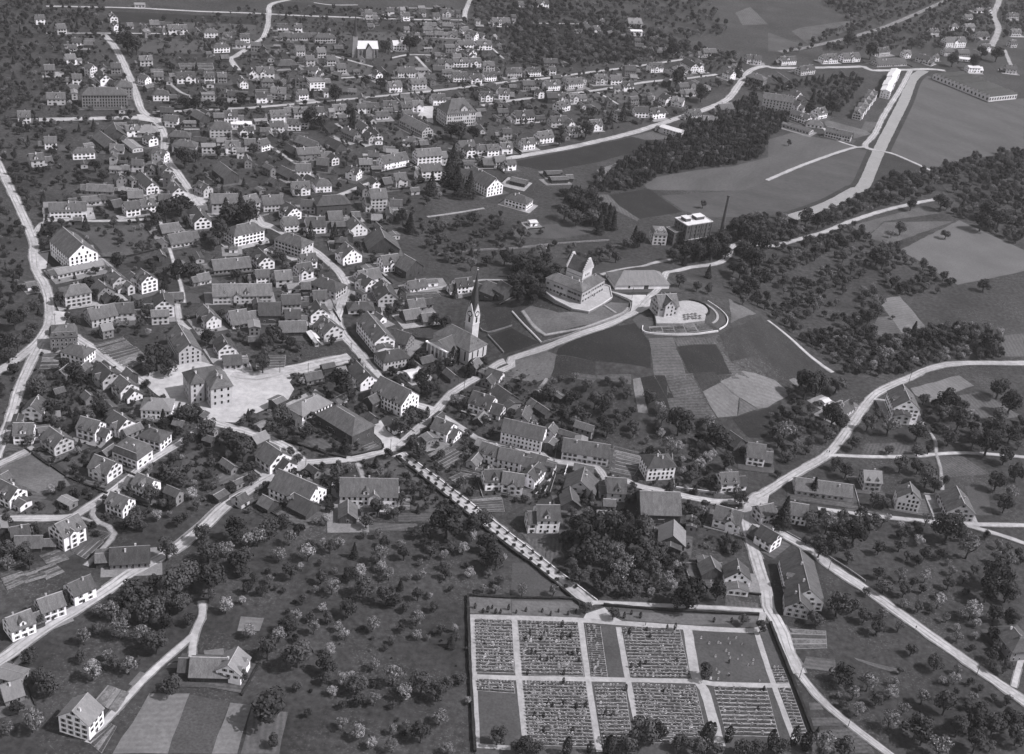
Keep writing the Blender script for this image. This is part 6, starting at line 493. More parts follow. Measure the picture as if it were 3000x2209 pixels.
GROUPS = {'barn': 'barns and timber sheds', 'shed': 'small sheds', 'cottage': 'low cottages and workshops', 'white_house': 'white town houses', 'pale_house': 'pale town houses', 'grey_house': 'grey town houses'}

YARDS = []
root = None
for hi, e in enumerate(H.split(';')):
    a = e.split(); x, y, ang, L, W, s = map(float, a[:6]); code = a[6]; plus = code[0] == '+'; code = code.lstrip('+')
    wt, rtp, tone = code[0], code[1], code[2]; kind = code[3:] ; ang = R(ang); rg = random.Random(hi * 13 + 5)
    if not plus:
        nm, cat, desc = house_words(L, W, s, wt, rtp, tone, kind)
        zb = min(terr(x + dx, y + dy) for dx in (-W / 2, 0, W / 2) for dy in (-W / 2, 0, W / 2)); zb = (zb + terr(x, y)) / 2
        root = obj(nm, None, None, (x, y, zb), ang, cat=cat, group=GROUPS.get(nm)); rx, ry, rang = x, y, ang
        later_label(root, desc, x, y); near = pscale(x, y) > 4.5; YARDS.append((x, y, ang, L, W, hi))
    ro, ev, rise, lm, rz = add_wing(root, rx, ry, rang, 0, x, y, ang, L, W, s, wt, rtp, tone, rg, near=near, kind=kind if kind in ('F', 'P', 'S', 'C') else '')
    sgn = -1 if sees_camera(x, y, math.sin(ang), -math.cos(ang)) else 1
    if wt in 'wl' and rtp == 'g' and tone in '012' and s >= 2 and L > 9.5 and not kind:
        q = rg.random()
        if q < .3: dormer(root, lm, rz, rg.uniform(-.1, .1) * L, sgn, W, ev, rise, w=2.8, wt=wt, tone=tone, h=1.9)
        elif q < .6:
            for px in (-.25, .25): dormer(root, lm, rz, px * L, sgn, W, ev, rise, w=1.6, wt=wt, tone=tone, h=1.1)
    if not plus and not kind and rtp in 'gq' and L > 8 and rg.random() < .55:      # a lower lean-to or side wing
        ea = 1 if rg.random() < .5 else -1; l2, w2 = rg.uniform(3.5, 6.5), W * rg.uniform(.55, .85); off = ea * (L / 2 + l2 / 2); ly = rg.uniform(-.5, .5) * (W - w2)
        add_wing(root, rx, ry, rang, 0, x + math.cos(ang) * off - math.sin(ang) * ly, y + math.sin(ang) * off + math.cos(ang) * ly, ang, l2, w2, 1 if s < 3 else 2, wt if rg.random() < .5 else rg.choice('dgl'), rg.choice('gq'), rg.choice('011' + tone), rg, near=near, chimneys=False)
    elif not plus and not kind and wt in 'wl' and rtp == 'g' and L > 10 and rg.random() < .4:   # a cross gable
        l2, w2 = W * .5 + .8, rg.uniform(4, 5.5); off = rg.uniform(-.2, .2) * L; ly = sgn * (W * .25 + .4)
        add_wing(root, rx, ry, rang, 0, x + math.cos(ang) * off - math.sin(ang) * ly, y + math.sin(ang) * off + math.cos(ang) * ly, ang + math.pi / 2, l2, w2, s, wt, 'g', tone, rg, near=near, eave=ev - .02, chimneys=False)
    if kind == 'V' and rtp == 'm':
        for px in (-.28, 0, .28): dormer(root, lm, rz, px * L, sgn, W + .6, ev, W, w=1.3, wt=wt, tone=tone, h=1.2)

# ------------------------------------------------------------------ yards round the houses
for x, y, ang, L, W, hi in YARDS:
    rg = random.Random(hi * 3 + 1)
    if rg.random() < .12: continue
    a, b, c, d = L / 2 + rg.uniform(2, 7), L / 2 + rg.uniform(2, 7), W / 2 + rg.uniform(2, 7), W / 2 + rg.uniform(2, 7)
    ca_, sa_ = math.cos(ang), math.sin(ang); j = lambda: rg.uniform(-1.2, 1.2)
    poly = [(x + u * ca_ - v * sa_, y + u * sa_ + v * ca_) for u, v in ((-a + j(), -c + j()), (b + j(), -c + j()), (b + j(), d + j()), (-a + j(), d + j()))]
    k = rg.choices(['lawn1', 'mid', 'mid2', 'road2', 'dark2', 'dirt'], (4, 3, 4, 6, 2, 6) if pscale(x, y) < 5 else (5, 3, 4, 3, 3, 3))[0]
    mb = MB(); drape(mb, poly, .20 + .0002 * hi); o = mb.build('yard', [k], kind='structure', cat='yard')
    later_label(o, {'lawn1': 'grass yard', 'mid': 'tilled yard', 'mid2': 'garden yard', 'road2': 'pale gravel yard', 'dark2': 'dark grass yard', 'dirt': 'bare dirt yard'}[k] + ' round a house', x, y)
# ------------------------------------------------------------------ landmarks
def U(a): return Vector((math.cos(R(a)), math.sin(R(a))))
def frame(ox, oy, a): # local (u, v) metres -> world x, y
    u, v = U(a), U(a + 90)
    return lambda p, q: (ox + u.x * p + v.x * q, oy + u.y * p + v.y * q)
def landmark(name, label, cat, x, y, z, a):
    return obj(name, None, None, (x, y, z), R(a), label=label, cat=cat)
def tall_windows(root, lm, rz, L, W, side, n, w, h, z0, arch=True):
    for i in range(n):
        mb = MB(); mb.box(-w / 2 - .15, w / 2 + .15, -.05, .06, -.15, h + .1, 0); mb.box(-w / 2, w / 2, -.05, .1, 0, h, 1)
        if arch: mb.box(-w / 2 * .7, w / 2 * .7, -.05, .1, h, h + w * .35, 1)
        t = (i - (n - 1) / 2) * ((L if side[0] == 0 else W) - 1.5) / n
        p = (t, side[1] * W / 2, z0) if side[0] == 0 else (side[0] * L / 2, t, z0)
        a = {(0, -1): math.pi, (0, 1): 0, (1, 0): -math.pi / 2, (-1, 0): math.pi / 2}[side]
        mb.build('window', ['frame', 'glass'], root, tuple(lm @ Vector(p)), rz + a)
rgc = random.Random(3)

# --- church with the clock tower: a broad nave with a hipped roof, a columned portico, a slim tower with a needle spire
A = 53; f = frame(-28.0, 673.5, A); zc = terr(-28, 680)
cx, cy = f(8, 14.5)
ch = landmark('church', 'pale church with broad hipped roof, columned portico and clock tower spire', 'church', cx, cy, zc, A)
_, ev, rise, lm, rz = add_wing(ch, cx, cy, R(A), 0, cx, cy, R(A + 90), 30, 16.5, 2, 'l', 'h', '1', rgc, eave=9.6, rise=6.8, wins=False, chimneys=False)
tall_windows(ch, lm, rz, 30, 16.5, (-1, 0), 3, 1.1, 6.2, 2); tall_windows(ch, lm, rz, 30, 16.5, (0, 1), 6, 1.1, 6.2, 2)
px, py = f(-2.5, 17.5)
_, _, _, lmp, rzp = add_wing(ch, cx, cy, R(A), 0, px, py, R(A), 13, 18, 2, 'l', 'g', '1', rgc, eave=8.4, rise=4.2, wins=False, chimneys=False)
for i in range(6):
    mb = MB(); mb.tube([(0, 0, 0), (0, 0, .4), (0, 0, 7.6), (0, 0, 8.2)], [.62, .5, .42, .6], 10)
    mb.build('column', ['w'], ch, tuple(lmp @ Vector((-7.2, (i - 2.5) * 3.2, 0))), rzp)
mb = MB(); mb.box(-7.9, -6.4, -9.3, 9.3, 8.2, 9.0); mb.box(-8.2, -6.4, -9.1, 9.1, -.5, .25); mb.build('entablature', ['w'], ch, tuple(lmp.translation), rzp)
for i in range(3):
    mb = MB(); mb.box(-.05, .1, -.9, .9, 0, 3.6); mb.build('door', ['door'], ch, tuple(lmp @ Vector((-6.55, (i - 1) * 4.2, .3))), rzp)
for i in (-1, 1):
    mb = MB(); mb.box(-.6, .6, -.6, .6, 0, 1.5); mb.add([(-.8, -.8, 1.5), (.8, -.8, 1.5), (.8, .8, 1.5), (-.8, .8, 1.5), (0, 0, 2.3)], [(0, 1, 4), (1, 2, 4), (2, 3, 4), (3, 0, 4)]); mb.build('roof_vent', ['r1'], ch, tuple(lm @ Vector((-12 + 0, i * 2.6, 11.2))), rz)
tx, ty = f(17.6, 14.2); tp = (lambda q: tuple(q))
tl = Matrix.Rotation(-R(A), 4, 'Z') @ Vector((tx - cx, ty - cy, 0))
mb = MB(); s_ = 3.1; mb.box(-s_, s_, -s_, s_, -1, 24); mb.box(-s_ - .25, s_ + .25, -s_ - .25, s_ + .25, 18.2, 18.7)
for k in range(4):
    c_, n_ = math.cos(k * math.pi / 2), math.sin(k * math.pi / 2); rot = lambda p: (p[0] * c_ - p[1] * n_, p[0] * n_ + p[1] * c_, p[2])
    mb.add([rot(p) for p in [(s_, -s_, 24), (s_, s_, 24), (s_, s_ * .55, 28), (s_, 0, 32.5), (s_, -s_ * .55, 28), (0, 0, 31)]], [(0, 1, 2, 3, 4), (3, 2, 5), (2, 1, 5), (0, 4, 5), (4, 3, 5)])
tower = mb.build('tower', ['l'], ch, tuple(tl), 0)
mb = MB(); n8 = 8; zs = [(24.0, 3.4), (29, 3.0), (36, 2.1), (46, .95), (53, .15)]
mb.tube([(0, 0, z) for z, r in zs], [r for z, r in zs], 8); mb.tube([(0, 0, 53), (0, 0, 56)], [.09, .07], 5); sp_o = mb.build('spire', ['slate'], tower)
mb = MB(); mb.tube([(0, 0, 54), (0, 0, 54.3), (0, 0, 54.7), (0, 0, 55)], [.05, .38, .38, .05], 8); mb.box(-.5, .5, -.05, .05, 55.8, 55.95); mb.build('finial', ['gold'], tower)
for k in range(4):
    mb = MB(); ring = lambda r, n=20: [(r * math.cos(i * 2 * math.pi / n), r * math.sin(i * 2 * math.pi / n)) for i in range(n)]
    mb.prism(ring(1.95), 0, .12, 0); mb.prism(ring(1.3), .05, .18, 1); mb.box(-.08, .08, -.1, 1.2, .1, .22, 0); mb.box(-.1, .9, -.08, .08, .1, .23, 0)
    o = mb.build('clock', ['glass', 'gold'], tower); o.location = (3.12 * math.cos(k * math.pi / 2), 3.12 * math.sin(k * math.pi / 2), 25.2); o.rotation_euler = (R(90), 0, k * math.pi / 2 + math.pi / 2)
    mb = MB(); mb.box(-.75, .75, -.05, .1, 0, 3.2, 1); mb.box(-.95, .95, -.05, .06, -.2, 3.4, 0); mb.box(-.5, .5, -.05, .1, 3.2, 3.7, 1)
    o = mb.build('sound_opening', ['frame', 'glass'], tower); o.location = (3.1 * math.cos(k * math.pi / 2), 3.1 * math.sin(k * math.pi / 2), 19.3); o.rotation_euler = (0, 0, k * math.pi / 2 - math.pi / 2)
OCC.append((tx, ty, R(A), 3.5, 3.5))

# --- castle on the hill: two white wings round a tower with stepped gables, on a walled terrace
A = 58; zb = terr(45, 745) + 1.6; f = frame(38.3, 734.0, A)
cx, cy = f(14, 14)
ca = landmark('castle', 'white hill castle of two hipped wings round a tower with stepped gables', 'castle', cx, cy, zb, A)
x, y = f(5.6, 14.2); _, _, _, lm, rz = add_wing(ca, cx, cy, R(A), 0, x, y, R(A + 90), 28.4, 11.2, 2, 'l', 'h', '1', rgc, eave=8.5, rise=3.4, floor=3.6, wmat='s')
x, y = f(14, 5.6); _, _, _, lm2, rz2 = add_wing(ca, cx, cy, R(A), 0, x, y, R(A), 28, 11, 2, 'l', 'h', '1', rgc, eave=8.6, rise=3.5, floor=3.6, wmat='s')
for pxx in (1, 6): dormer(ca, lm2, rz2, pxx, -1, 11, 7.5, 3.3, w=1.8, wt='g', tone='0', h=.8)
x, y = f(15.5, 13.3); tl = Matrix.Rotation(-R(A), 4, 'Z') @ Vector((x - cx, y - cy, 0)); OCC.append((x, y, R(A), 6, 6))
mb = MB(); hx, hy, e_ = 5.7, 6.3, 17.0; mb.box(-hx, hx, -hy, hy, -1, e_)
for s in (-1, 1):                              # crow-stepped gables
    for k in range(7):
        w_ = hx * (1 - k / 7) + .55; mb.box(-w_, w_, s * hy - .45, s * hy + .45, e_ + k * 1.15 - .3, e_ + k * 1.15 + 1.75)
tw = mb.build('tower', ['l'], ca, tuple(tl), 0)
mb = MB()
for s in (-1, 1): mb.add([(0, -hy + .3, e_ + 7.4), (0, hy - .3, e_ + 7.4), (s * (hx + .3), hy - .3, e_ - .3), (s * (hx + .3), -hy + .3, e_ - .3), (0, -hy + .3, e_ + 7.15), (0, hy - .3, e_ + 7.15), (s * (hx + .3), hy - .3, e_ - .55), (s * (hx + .3), -hy + .3, e_ - .55)], [(0, 1, 2, 3), (7, 6, 5, 4), (3, 2, 6, 7)])
mb.build('roof', ['r0'], tw)
for z_, n_ in ((13.2, 3), (9.8, 2)):
    for i in range(n_):
        o = obj('window', window_mesh(0, .9, 1.6), tw, ((i - (n_ - 1) / 2) * 1.9, -hy, z_), math.pi)
mb = MB(); mb.box(-hx - .12, -hx + .05, -hy + .5, hy - .5, 13.4, 13.9); mb.build('string_course', ['wall_grey'], tw)
tpoly = [(13.0, 748), (22, 735), (33.1, 725.6), (43.5, 724.4), (52, 737), (59, 749.5), (57.5, 766), (40, 772), (22, 764)]
mb = MB(); mb.prism(tpoly, terr(40, 745) - 4.5, zb - .02, 0); mb.prism([(40 + (x - 40) * .985, 747 + (y - 747) * .985) for x, y in tpoly], zb - .03, zb + .03, 1)
mb.build('castle_terrace', ['wall_grey', 'pave'], label='walled pale terrace carrying the hill castle', cat='terrace')
mb = MB()
for i in range(len(tpoly)):
    a, b = Vector(tpoly[i]), Vector(tpoly[(i + 1) % len(tpoly)]); d = (b - a).normalized(); n_ = Vector((-d.y, d.x)) * .2
    q = [a - n_, b - n_, b + n_, a + n_]; mb.prism([tuple(v) for v in q], zb, zb + .75)
mb.build('terrace_parapet', ['wall_pale'], label='low pale parapet round the castle terrace', cat='parapet')

# --- garden restaurant on its terrace
A = 22; zr = terr(95, 740) + 1.8; f = frame(88.8, 729.0, A); cx, cy = f(7, 7.5)
re = landmark('villa_restaurant', 'gabled villa with terrace beside the round hilltop garden', 'villa', cx, cy, zr, A)
_, ev, rise, lm, rz = add_wing(re, cx, cy, R(A), 0, cx, cy, R(A), 14, 12.8, 2, 'l', 'g', '1', rgc, eave=6.6, rise=5.6)
x, y = f(7, 4.5); add_wing(re, cx, cy, R(A), 0, x, y, R(A + 90), 10.5, 6.6, 3, 'l', 'g', '1', rgc, eave=8.6, rise=3.4, floor=2.6, chimneys=False)
tp2 = [(87.2, 719.5), (104.6, 724.2), (119.4, 732.3), (120.8, 741), (112, 752), (100, 756), (86, 750)]
mb = MB(); mb.prism(tp2, terr(95, 740) - 6, zr - .02, 0); mb.prism([(102 + (x - 102) * .985, 738 + (y - 738) * .985) for x, y in tp2], zr - .03, zr + .03, 1)
mb.build('restaurant_terrace', ['wall_grey', 'pave'], label='pale raised terrace in front of the hilltop villa', cat='terrace')
circ = lambda cx, cy, r, a0, a1, n=24: [(cx + r * math.cos(R(a0 + (a1 - a0) * i / n)), cy + r * math.sin(R(a0 + (a1 - a0) * i / n))) for i in range(n + 1)]
mb = MB(); drape(mb, circ(112, 751, 11, 0, 345, 23), .52); mb.build('garden_circle', ['pave'], label='round pale gravel circle behind the restaurant terrace', cat='garden circle', kind='structure')
def wall_line(name, mat, label, pl, h, t, cat='wall', dz=0.):
    mb = MB(); n = len(pl); L_ = []; R_ = []
    for i in range(n):
        a, b = pl[max(0, i - 1)], pl[min(n - 1, i + 1)]; d = Vector((b[0] - a[0], b[1] - a[1])).normalized(); nn = Vector((-d.y, d.x)) * t / 2
        L_.append((pl[i][0] + nn.x, pl[i][1] + nn.y)); R_.append((pl[i][0] - nn.x, pl[i][1] - nn.y))
    for i in range(n):
        for q in (L_[i], R_[i]):
            z = terr(*q) + dz; mb.v += [(q[0], q[1], z - 1.0), (q[0], q[1], z + h)]
    for i in range(n - 1):
        o = i * 4; mb.f += [(o, o + 4, o + 5, o + 1), (o + 6, o + 2, o + 3, o + 7), (o + 1, o + 5, o + 7, o + 3)]; mb.m += [0] * 3
    e = (n - 1) * 4; mb.f += [(0, 1, 3, 2), (e + 2, e + 3, e + 1, e)]; mb.m += [0, 0]
    if mat == 'hedge':                       # an uneven leafy top
        rg = random.Random(n)
        mb.v = [(x + rg.uniform(-.12, .12), y + rg.uniform(-.12, .12), z + rg.uniform(-.18, .18)) for x, y, z in mb.v]
    return mb.build(name, [mat], label=label, cat=cat)
wall_line('garden_wall', 'hedge', 'dark curved hedge round the restaurant gravel circle', circ(112, 751, 12, -45, 95), 1.3, .9)
wall_line('garden_wall', 'wall_pale', 'curved pale wall at the outer ring of the hill garden', smooth([(123.9, 765.5), (131.8, 755.6), (135.6, 745.4), (133.9, 734.5), (128.5, 725.6)], 2), 1.0, .5)
wall_line('garden_wall', 'wall_pale', 'pale retaining wall below the terraced flower beds', smooth([(78.6, 716.2), (79.9, 707.7), (98.4, 709.5), (113.5, 714.6), (127.5, 723)], 2), 1.1, .6)
mb = MB(); ribbon(mb, circ(110, 745, 19, -40, 70, 30), 1.6, .5); mb.build('path', ['road2'], label='narrow curved path of the round hill garden', cat='path', kind='structure')

# --- schoolhouse on the square
A = 32; f = frame(-164.0, 589.0, A); cx, cy = f(2, 12)
sch = landmark('schoolhouse', 'tall pale schoolhouse with two hipped wings on the gravel square', 'school', cx, cy, 0, A)
x, y = f(6.1, 8); add_wing(sch, cx, cy, R(A), 0, x, y, R(A + 90), 16, 12.2, 3, 'l', 'h', '1', rgc, eave=12.9, rise=4.9, floor=3.9, kind='P', sill0=2.2)
x, y = f(1.2, 16); add_wing(sch, cx, cy, R(A), 0, x, y, R(A), 21, 12, 3, 'l', 'h', '1', rgc, eave=12.8, rise=4.9, floor=3.9, kind='P', sill0=2.2)
x, y = f(-5.1, 12.5); add_wing(sch, cx, cy, R(A), 0, x, y, R(A + 90), 9, 7.4, 4, 'l', 'h', '1', rgc, eave=13.0, rise=4.2, floor=3, kind='P', sill0=1.4)
mb = MB(); mb.box(-10.6, 12.7, -12.3, 10.4, -.6, .9); mb.f = mb.f; 
# --- large school with a mansard roof
A = 33; f = frame(-88.3, 1107.6, A); cx, cy = f(15.3, 10)
bs = landmark('large_school', 'large pale four-storey school with steep hipped roof and front gable', 'school', cx, cy, 0, A)
_, ev, rise, lm, rz = add_wing(bs, cx, cy, R(A), 0, cx, cy, R(A), 30, 20, 4, 'l', 'h', '1', rgc, eave=13.2, rise=10, floor=3.2, kind='P', near=False)
dormer(bs, lm, rz, 3, -1, 20, 13.2, 10, w=7, wt='l', tone='1', h=2.6)
for p in (-9, -5, 9): dormer(bs, lm, rz, p, -1, 20, 13.2, 10, w=2, wt='l', tone='1', h=1.5)
# --- brewery: tall dark flat-roofed block and its chimney
A = 35; f = frame(118.8, 900.5, A); cx, cy = f(12.5, 7.5)
br = landmark('brewery', 'tall dark brick brewery block with white flat roof', 'factory', cx, cy, 0, A)
add_wing(br, cx, cy, R(A), 0, cx, cy, R(A), 25, 15, 5, 'g', 'f', '3', rgc, eave=17.5, floor=3.4, kind='F', near=False, wmat='brick')
for i, (q, w_) in enumerate(((-7, 5), (5, 8))):
    mb = MB(); mb.box(-w_ / 2, w_ / 2, -3, 3, 17.7, 20.2); mb.box(-w_ / 2 - .3, w_ / 2 + .3, -3.3, 3.3, 20.2, 20.6, 1); mb.build('roof_lantern', ['brick', 'r3'], br, (q, 1.5, 0), 0)
for i in range(6):
    mb = MB(); mb.box(-.4, .4, -.3, .3, 0, 17.6); mb.build('pilaster', ['brick'], br, (-12.3 + i * 4.92, -7.6, 0), 0)
mb = MB(); mb.box(-12.8, 12.8, -.35, .1, 0, .5); mb.build('string_course', ['l'], br, (0, -7.5, 5.2), 0)
x, y = f(-4, 9); add_wing(br, cx, cy, R(A), 0, x, y, R(A), 8, 10, 3, 'g', 'f', '1', rgc, eave=11, near=False, wmat='brick')
mb = MB(); mb.tube([(0, 0, -1), (0, 0, 3), (0, 0, 3.2), (0, 0, 31.2), (0, 0, 31.3), (0, 0, 33)], [2.0, 2.0, 1.6, 1.0, 1.25, 1.2], 16)
mb.build('brick_chimney', ['brick'], None, (151, 935.7, 0), label='tall slender brick chimney beside the dark brewery', cat='chimney')
OCC.append((151, 935.7, 0, 2.5, 2.5))
x, y, A = 98.5, 903.0, 12
vl = landmark('ornate_villa', 'small ornate villa with pale steep roof left of the brewery', 'villa', x, y, 0, A)
_, ev, rise, lm, rz = add_wing(vl, x, y, R(A), 0, x, y, R(A), 11, 10.5, 3, 'l', 'm', '2', rgc, near=False)
for p, s in ((-2.6, -1), (2.6, -1)): dormer(vl, lm, rz, p, s, 10.5, ev, 9, w=2.4, wt='w', tone='2', h=2.0)
# --- riverside mill
A = -6; f = frame(221.4, 1280.0, A); cx, cy = f(15, 7)
ml = landmark('riverside_mill', 'long many-windowed mill block by the river wood', 'factory', cx, cy, 0, A)
add_wing(ml, cx, cy, R(A), 0, cx, cy, R(A), 31, 14, 5, 'l', 'g', '0', rgc, eave=14.2, rise=4.2, floor=3.1, kind='F', near=False)
# --- white terrace row and gabled row by the canal
A = 72; f = frame(375.3, 1385, A); cx, cy = f(52, 5.2)
wr = landmark('white_terrace_row', 'bright white row of five stepped flat houses beside the canal road', 'row house', cx, cy, 0, A)
for k in range(5):
    x, y = f(10.5 + k * 21, 5.2 + .8 * (k % 2)); add_wing(wr, cx, cy, R(A), 0, x, y, R(A), 20.6, 10.4, 3, 'w', 'q', '3', rgc, eave=8.6 + .5 * (k % 2), near=False, chimneys=False)
A = 69.5; f = frame(327.3, 1291, A); cx, cy = f(48, 5)
for k in range(5):
    x, y = f(10 + k * 19.5, 5)
    gr = landmark('gabled_row_house', '', 'row house', x, y, 0, A); later_label(gr, 'pale gabled worker row house beside the canal road', x, y); gr['group'] = 'gabled worker houses'
    add_wing(gr, x, y, R(A), 0, x, y, R(A), 19.3, 9, 2, 'l', 'g', '1', rgc, near=False); x2, y2 = f(10 + k * 19.5, 4.6); add_wing(gr, x, y, R(A), 0, x2, y2, R(A + 90), 9.8, 7, 2, 'w', 'g', '1', rgc, eave=7.4, near=False, chimneys=False)
# --- sawtooth factory
A = 34.5; f = frame(497.5, 1426.7, A); cx, cy = f(24, 42)
sw = landmark('sawtooth_factory', 'wide low weaving factory with rows of sawtooth roofs', 'factory', cx, cy, 0, A)
mb = MB(); mb.box(-24, 24, -42.5, 42.5, -1, 5.6); mb.build('wall', ['l'], sw); OCC.append((cx, cy, R(A), 25, 43))
for k in range(15):
    y0 = -42.5 + k * 85 / 15; y1 = y0 + 85 / 15
    mb = MB(); mb.add([(-24.2, y0, 5.6), (24.2, y0, 5.6), (24.2, y0 + 1.2, 8.4), (-24.2, y0 + 1.2, 8.4), (24.2, y1, 5.6), (-24.2, y1, 5.6)], [(0, 1, 2, 3), (3, 2, 4, 5), (1, 4, 2), (0, 3, 5)]); 
    mb.m[:] = [1, 0, 2, 2]; mb.build('sawtooth_bay', ['r2', 'glass', 'l'], sw)
    o = obj('window', window_mesh(0, 2.2, 2.8), sw, (-24, y0 + 2.8, 1.6), math.pi / 2)
for i in range(11): obj('window', window_mesh(0, 2.2, 2.8), sw, (-22 + i * 4.4, -42.5, 1.6), math.pi)
# --- church with the bright roof at the far side
A = 24.7; f = frame(-201.7, 1292, A); cx, cy = f(11.5, 5.5)
kc = landmark('gothic_church', 'grey gothic church with bright white roof and thin spire', 'church', cx, cy, 0, A)
_, ev, rise, lm, rz = add_wing(kc, cx, cy, R(A), 0, cx, cy, R(A), 22, 11, 1, 'g', 'g', '3', rgc, eave=10, rise=6.2, wins=False, chimneys=False)
tall_windows(kc, lm, rz, 22, 11, (0, -1), 5, 1.2, 6, 2.5)
x, y = f(12.5, 2); add_wing(kc, cx, cy, R(A), 0, x, y, R(A + 90), 9, 7, 1, 'g', 'g', '0', rgc, eave=9.5, rise=4.8, wins=False, chimneys=False)
for i in range(6):
    mb = MB(); mb.box(-.35, .35, -1.2, 0, 0, 8); mb.build('buttress', ['g'], kc, tuple(lm @ Vector((-10.5 + i * 4.2, -5.4, 0))), rz)
mb = MB(); mb.box(-2.6, 2.6, -2.6, 2.6, -1, 22); mb.tube([(0, 0, 22), (0, 0, 25), (0, 0, 45)], [3.2, 2.2, .1], 8, 1); mb.build('tower', ['g', 'slate'], kc, (-13.4, -1.5, 0)); x, y = f(-2, 4); OCC.append((x, y, R(A), 3, 3))

# ------------------------------------------------------------------ cemetery
mb = MB(); drape(mb, pts_of(CEMBASE), .27); mb.build('cemetery_ground', ['lawn1'], label='fenced grass ground of the cemetery', cat='ground', kind='structure')
for i, e in enumerate(CEMLAWNS.split(';')):
    poly = pts_of(e); mb = MB(); drape(mb, poly, .30 + .002 * i); o = mb.build('lawn', ['lawn1' if i in (0, 1, 2, 3) else 'lawn2'], kind='structure', cat='lawn'); later_label(o, 'open grass plot inside the cemetery', sum(p[0] for p in poly) / len(poly), sum(p[1] for p in poly) / len(poly))
for i, e in enumerate(CEMPATHS.split(';')):
    w, rest = e.split(' ', 1); pl = smooth(pts_of(rest), 4); mb = MB(); ribbon(mb, pl, float(w), .36 + .004 * i, 0, .06)
    o = mb.build('path', ['gravel'], kind='structure', cat='path'); later_label(o, 'light gravel path inside the cemetery', *pl[len(pl) // 2])
def stone_mesh(k):
    rg = random.Random(k); mb = MB(); w, h, t = rg.uniform(.5, .9), rg.uniform(.8, 1.5), .22
    mb.box(-w / 2 - .12, w / 2 + .12, -.25, .25, 0, .2)
    if k % 3 == 0: mb.box(-.13, .13, -.09, .09, .2, h + .4); mb.box(-.42, .42, -.085, .085, h - .25, h + .02)
    else: mb.box(-w / 2, w / 2, -t / 2, t / 2, .2, h * .8); mb.add([(-w / 2, -t / 2, h * .8), (w / 2, -t / 2, h * .8), (w * .28, -t / 2, h), (-w * .28, -t / 2, h), (-w / 2, t / 2, h * .8), (w / 2, t / 2, h * .8), (w * .28, t / 2, h), (-w * .28, t / 2, h)], [(0, 1, 2, 3), (7, 6, 5, 4), (1, 5, 6, 2), (3, 2, 6, 7), (4, 0, 3, 7)])
    return mb
SM = [stone_mesh(k) for k in range(6)]; SME = [m.mesh('gravestone', ['stone']) for m in SM]
stones = []; rg = random.Random(11)
for i, e in enumerate(PLOTS.split(';')):
    n, spc, rest = e.split(' ', 2); n = int(n); spc = float(spc); q = [Vector(p) for p in pts_of(rest)]
    mb = MB(); drape(mb, [tuple(v) for v in q], .33 + .001 * i); pr = mb.build('cemetery_plot', ['plot'], kind='structure', cat='cemetery plot'); later_label(pr, 'gravel plot of grave rows inside the cemetery', sum(v.x for v in q) / 4, sum(v.y for v in q) / 4)
    for k in range(n):
        t = (k + .5) / n; a = q[0].lerp(q[3], t); b = q[1].lerp(q[2], t); d = b - a; a = a + d.normalized() * .35; b = b - d.normalized() * .35; d = b - a; L_ = d.length
        hw = .5 * (q[0] - q[3]).length / n * .62
        mb = MB(); m_ = max(3, int(L_ / 1.6))
        for j in range(m_ + 1):
            for s in (-1, 1): mb.v.append((j * L_ / m_, s * hw * rg.uniform(.8, 1.15), 0)); mb.v.append((j * L_ / m_, s * hw * rg.uniform(.6, 1), rg.uniform(.15, .55)))
        for j in range(m_):
            o4 = j * 4; mb.f += [(o4, o4 + 4, o4 + 5, o4 + 1), (o4 + 1, o4 + 5, o4 + 7, o4 + 3), (o4 + 3, o4 + 7, o4 + 6, o4 + 2)]
        mb.m = [0] * len(mb.f)
        mb.build('grave_row', ['bed'], pr, (a.x, a.y, .34), math.atan2(d.y, d.x))
        for j in range(int(L_ / spc)):
            if rg.random() < .18: continue
            p = a + d * ((j + rg.uniform(.2, .8)) * spc / L_); stones.append((p.x, p.y + hw * .3, math.atan2(d.y, d.x) + rg.uniform(-.15, .15), rg.randrange(6), rg.uniform(.9, 1.35)))
lw = [pts_of(e) for e in CEMLAWNS.split(';')][1]
for _ in range(26):
    a, b = Vector(lw[0]).lerp(Vector(lw[1]), rg.random()), Vector(lw[3]).lerp(Vector(lw[2]), rg.random()); p = a.lerp(b, rg.random()); stones.append((p.x, p.y, R(9), rg.randrange(6), .9))
GSHRUB = [(x + rg.uniform(-.4, .4), y + rg.uniform(-.3, .3), rg.uniform(.28, .62), 'd') for x, y, a, k, s in stones if rg.random() < .26]
stones.sort(key=lambda s: s[1]); rest = MB()
for i, (x, y, a, k, s) in enumerate(stones):
    if i % 4 == 0 and i < 1180:
        o = obj('gravestone', SME[k], None, (x, y, .36), a, label='small pale gravestone standing in the grave rows of the cemetery', cat='gravestone', group='gravestones of the cemetery'); o.scale = (s, s, s)
    else:
        M4 = Matrix.Translation((x, y, .36)) @ Matrix.Rotation(a, 4, 'Z') @ Matrix.Scale(s, 4); rest.add([tuple(M4 @ Vector(v)) for v in SM[k].v], SM[k].f)
rest.build('gravestone_rows', ['stone'], label='mass of small gravestones filling the cemetery rows', cat='gravestones', kind='stuff')

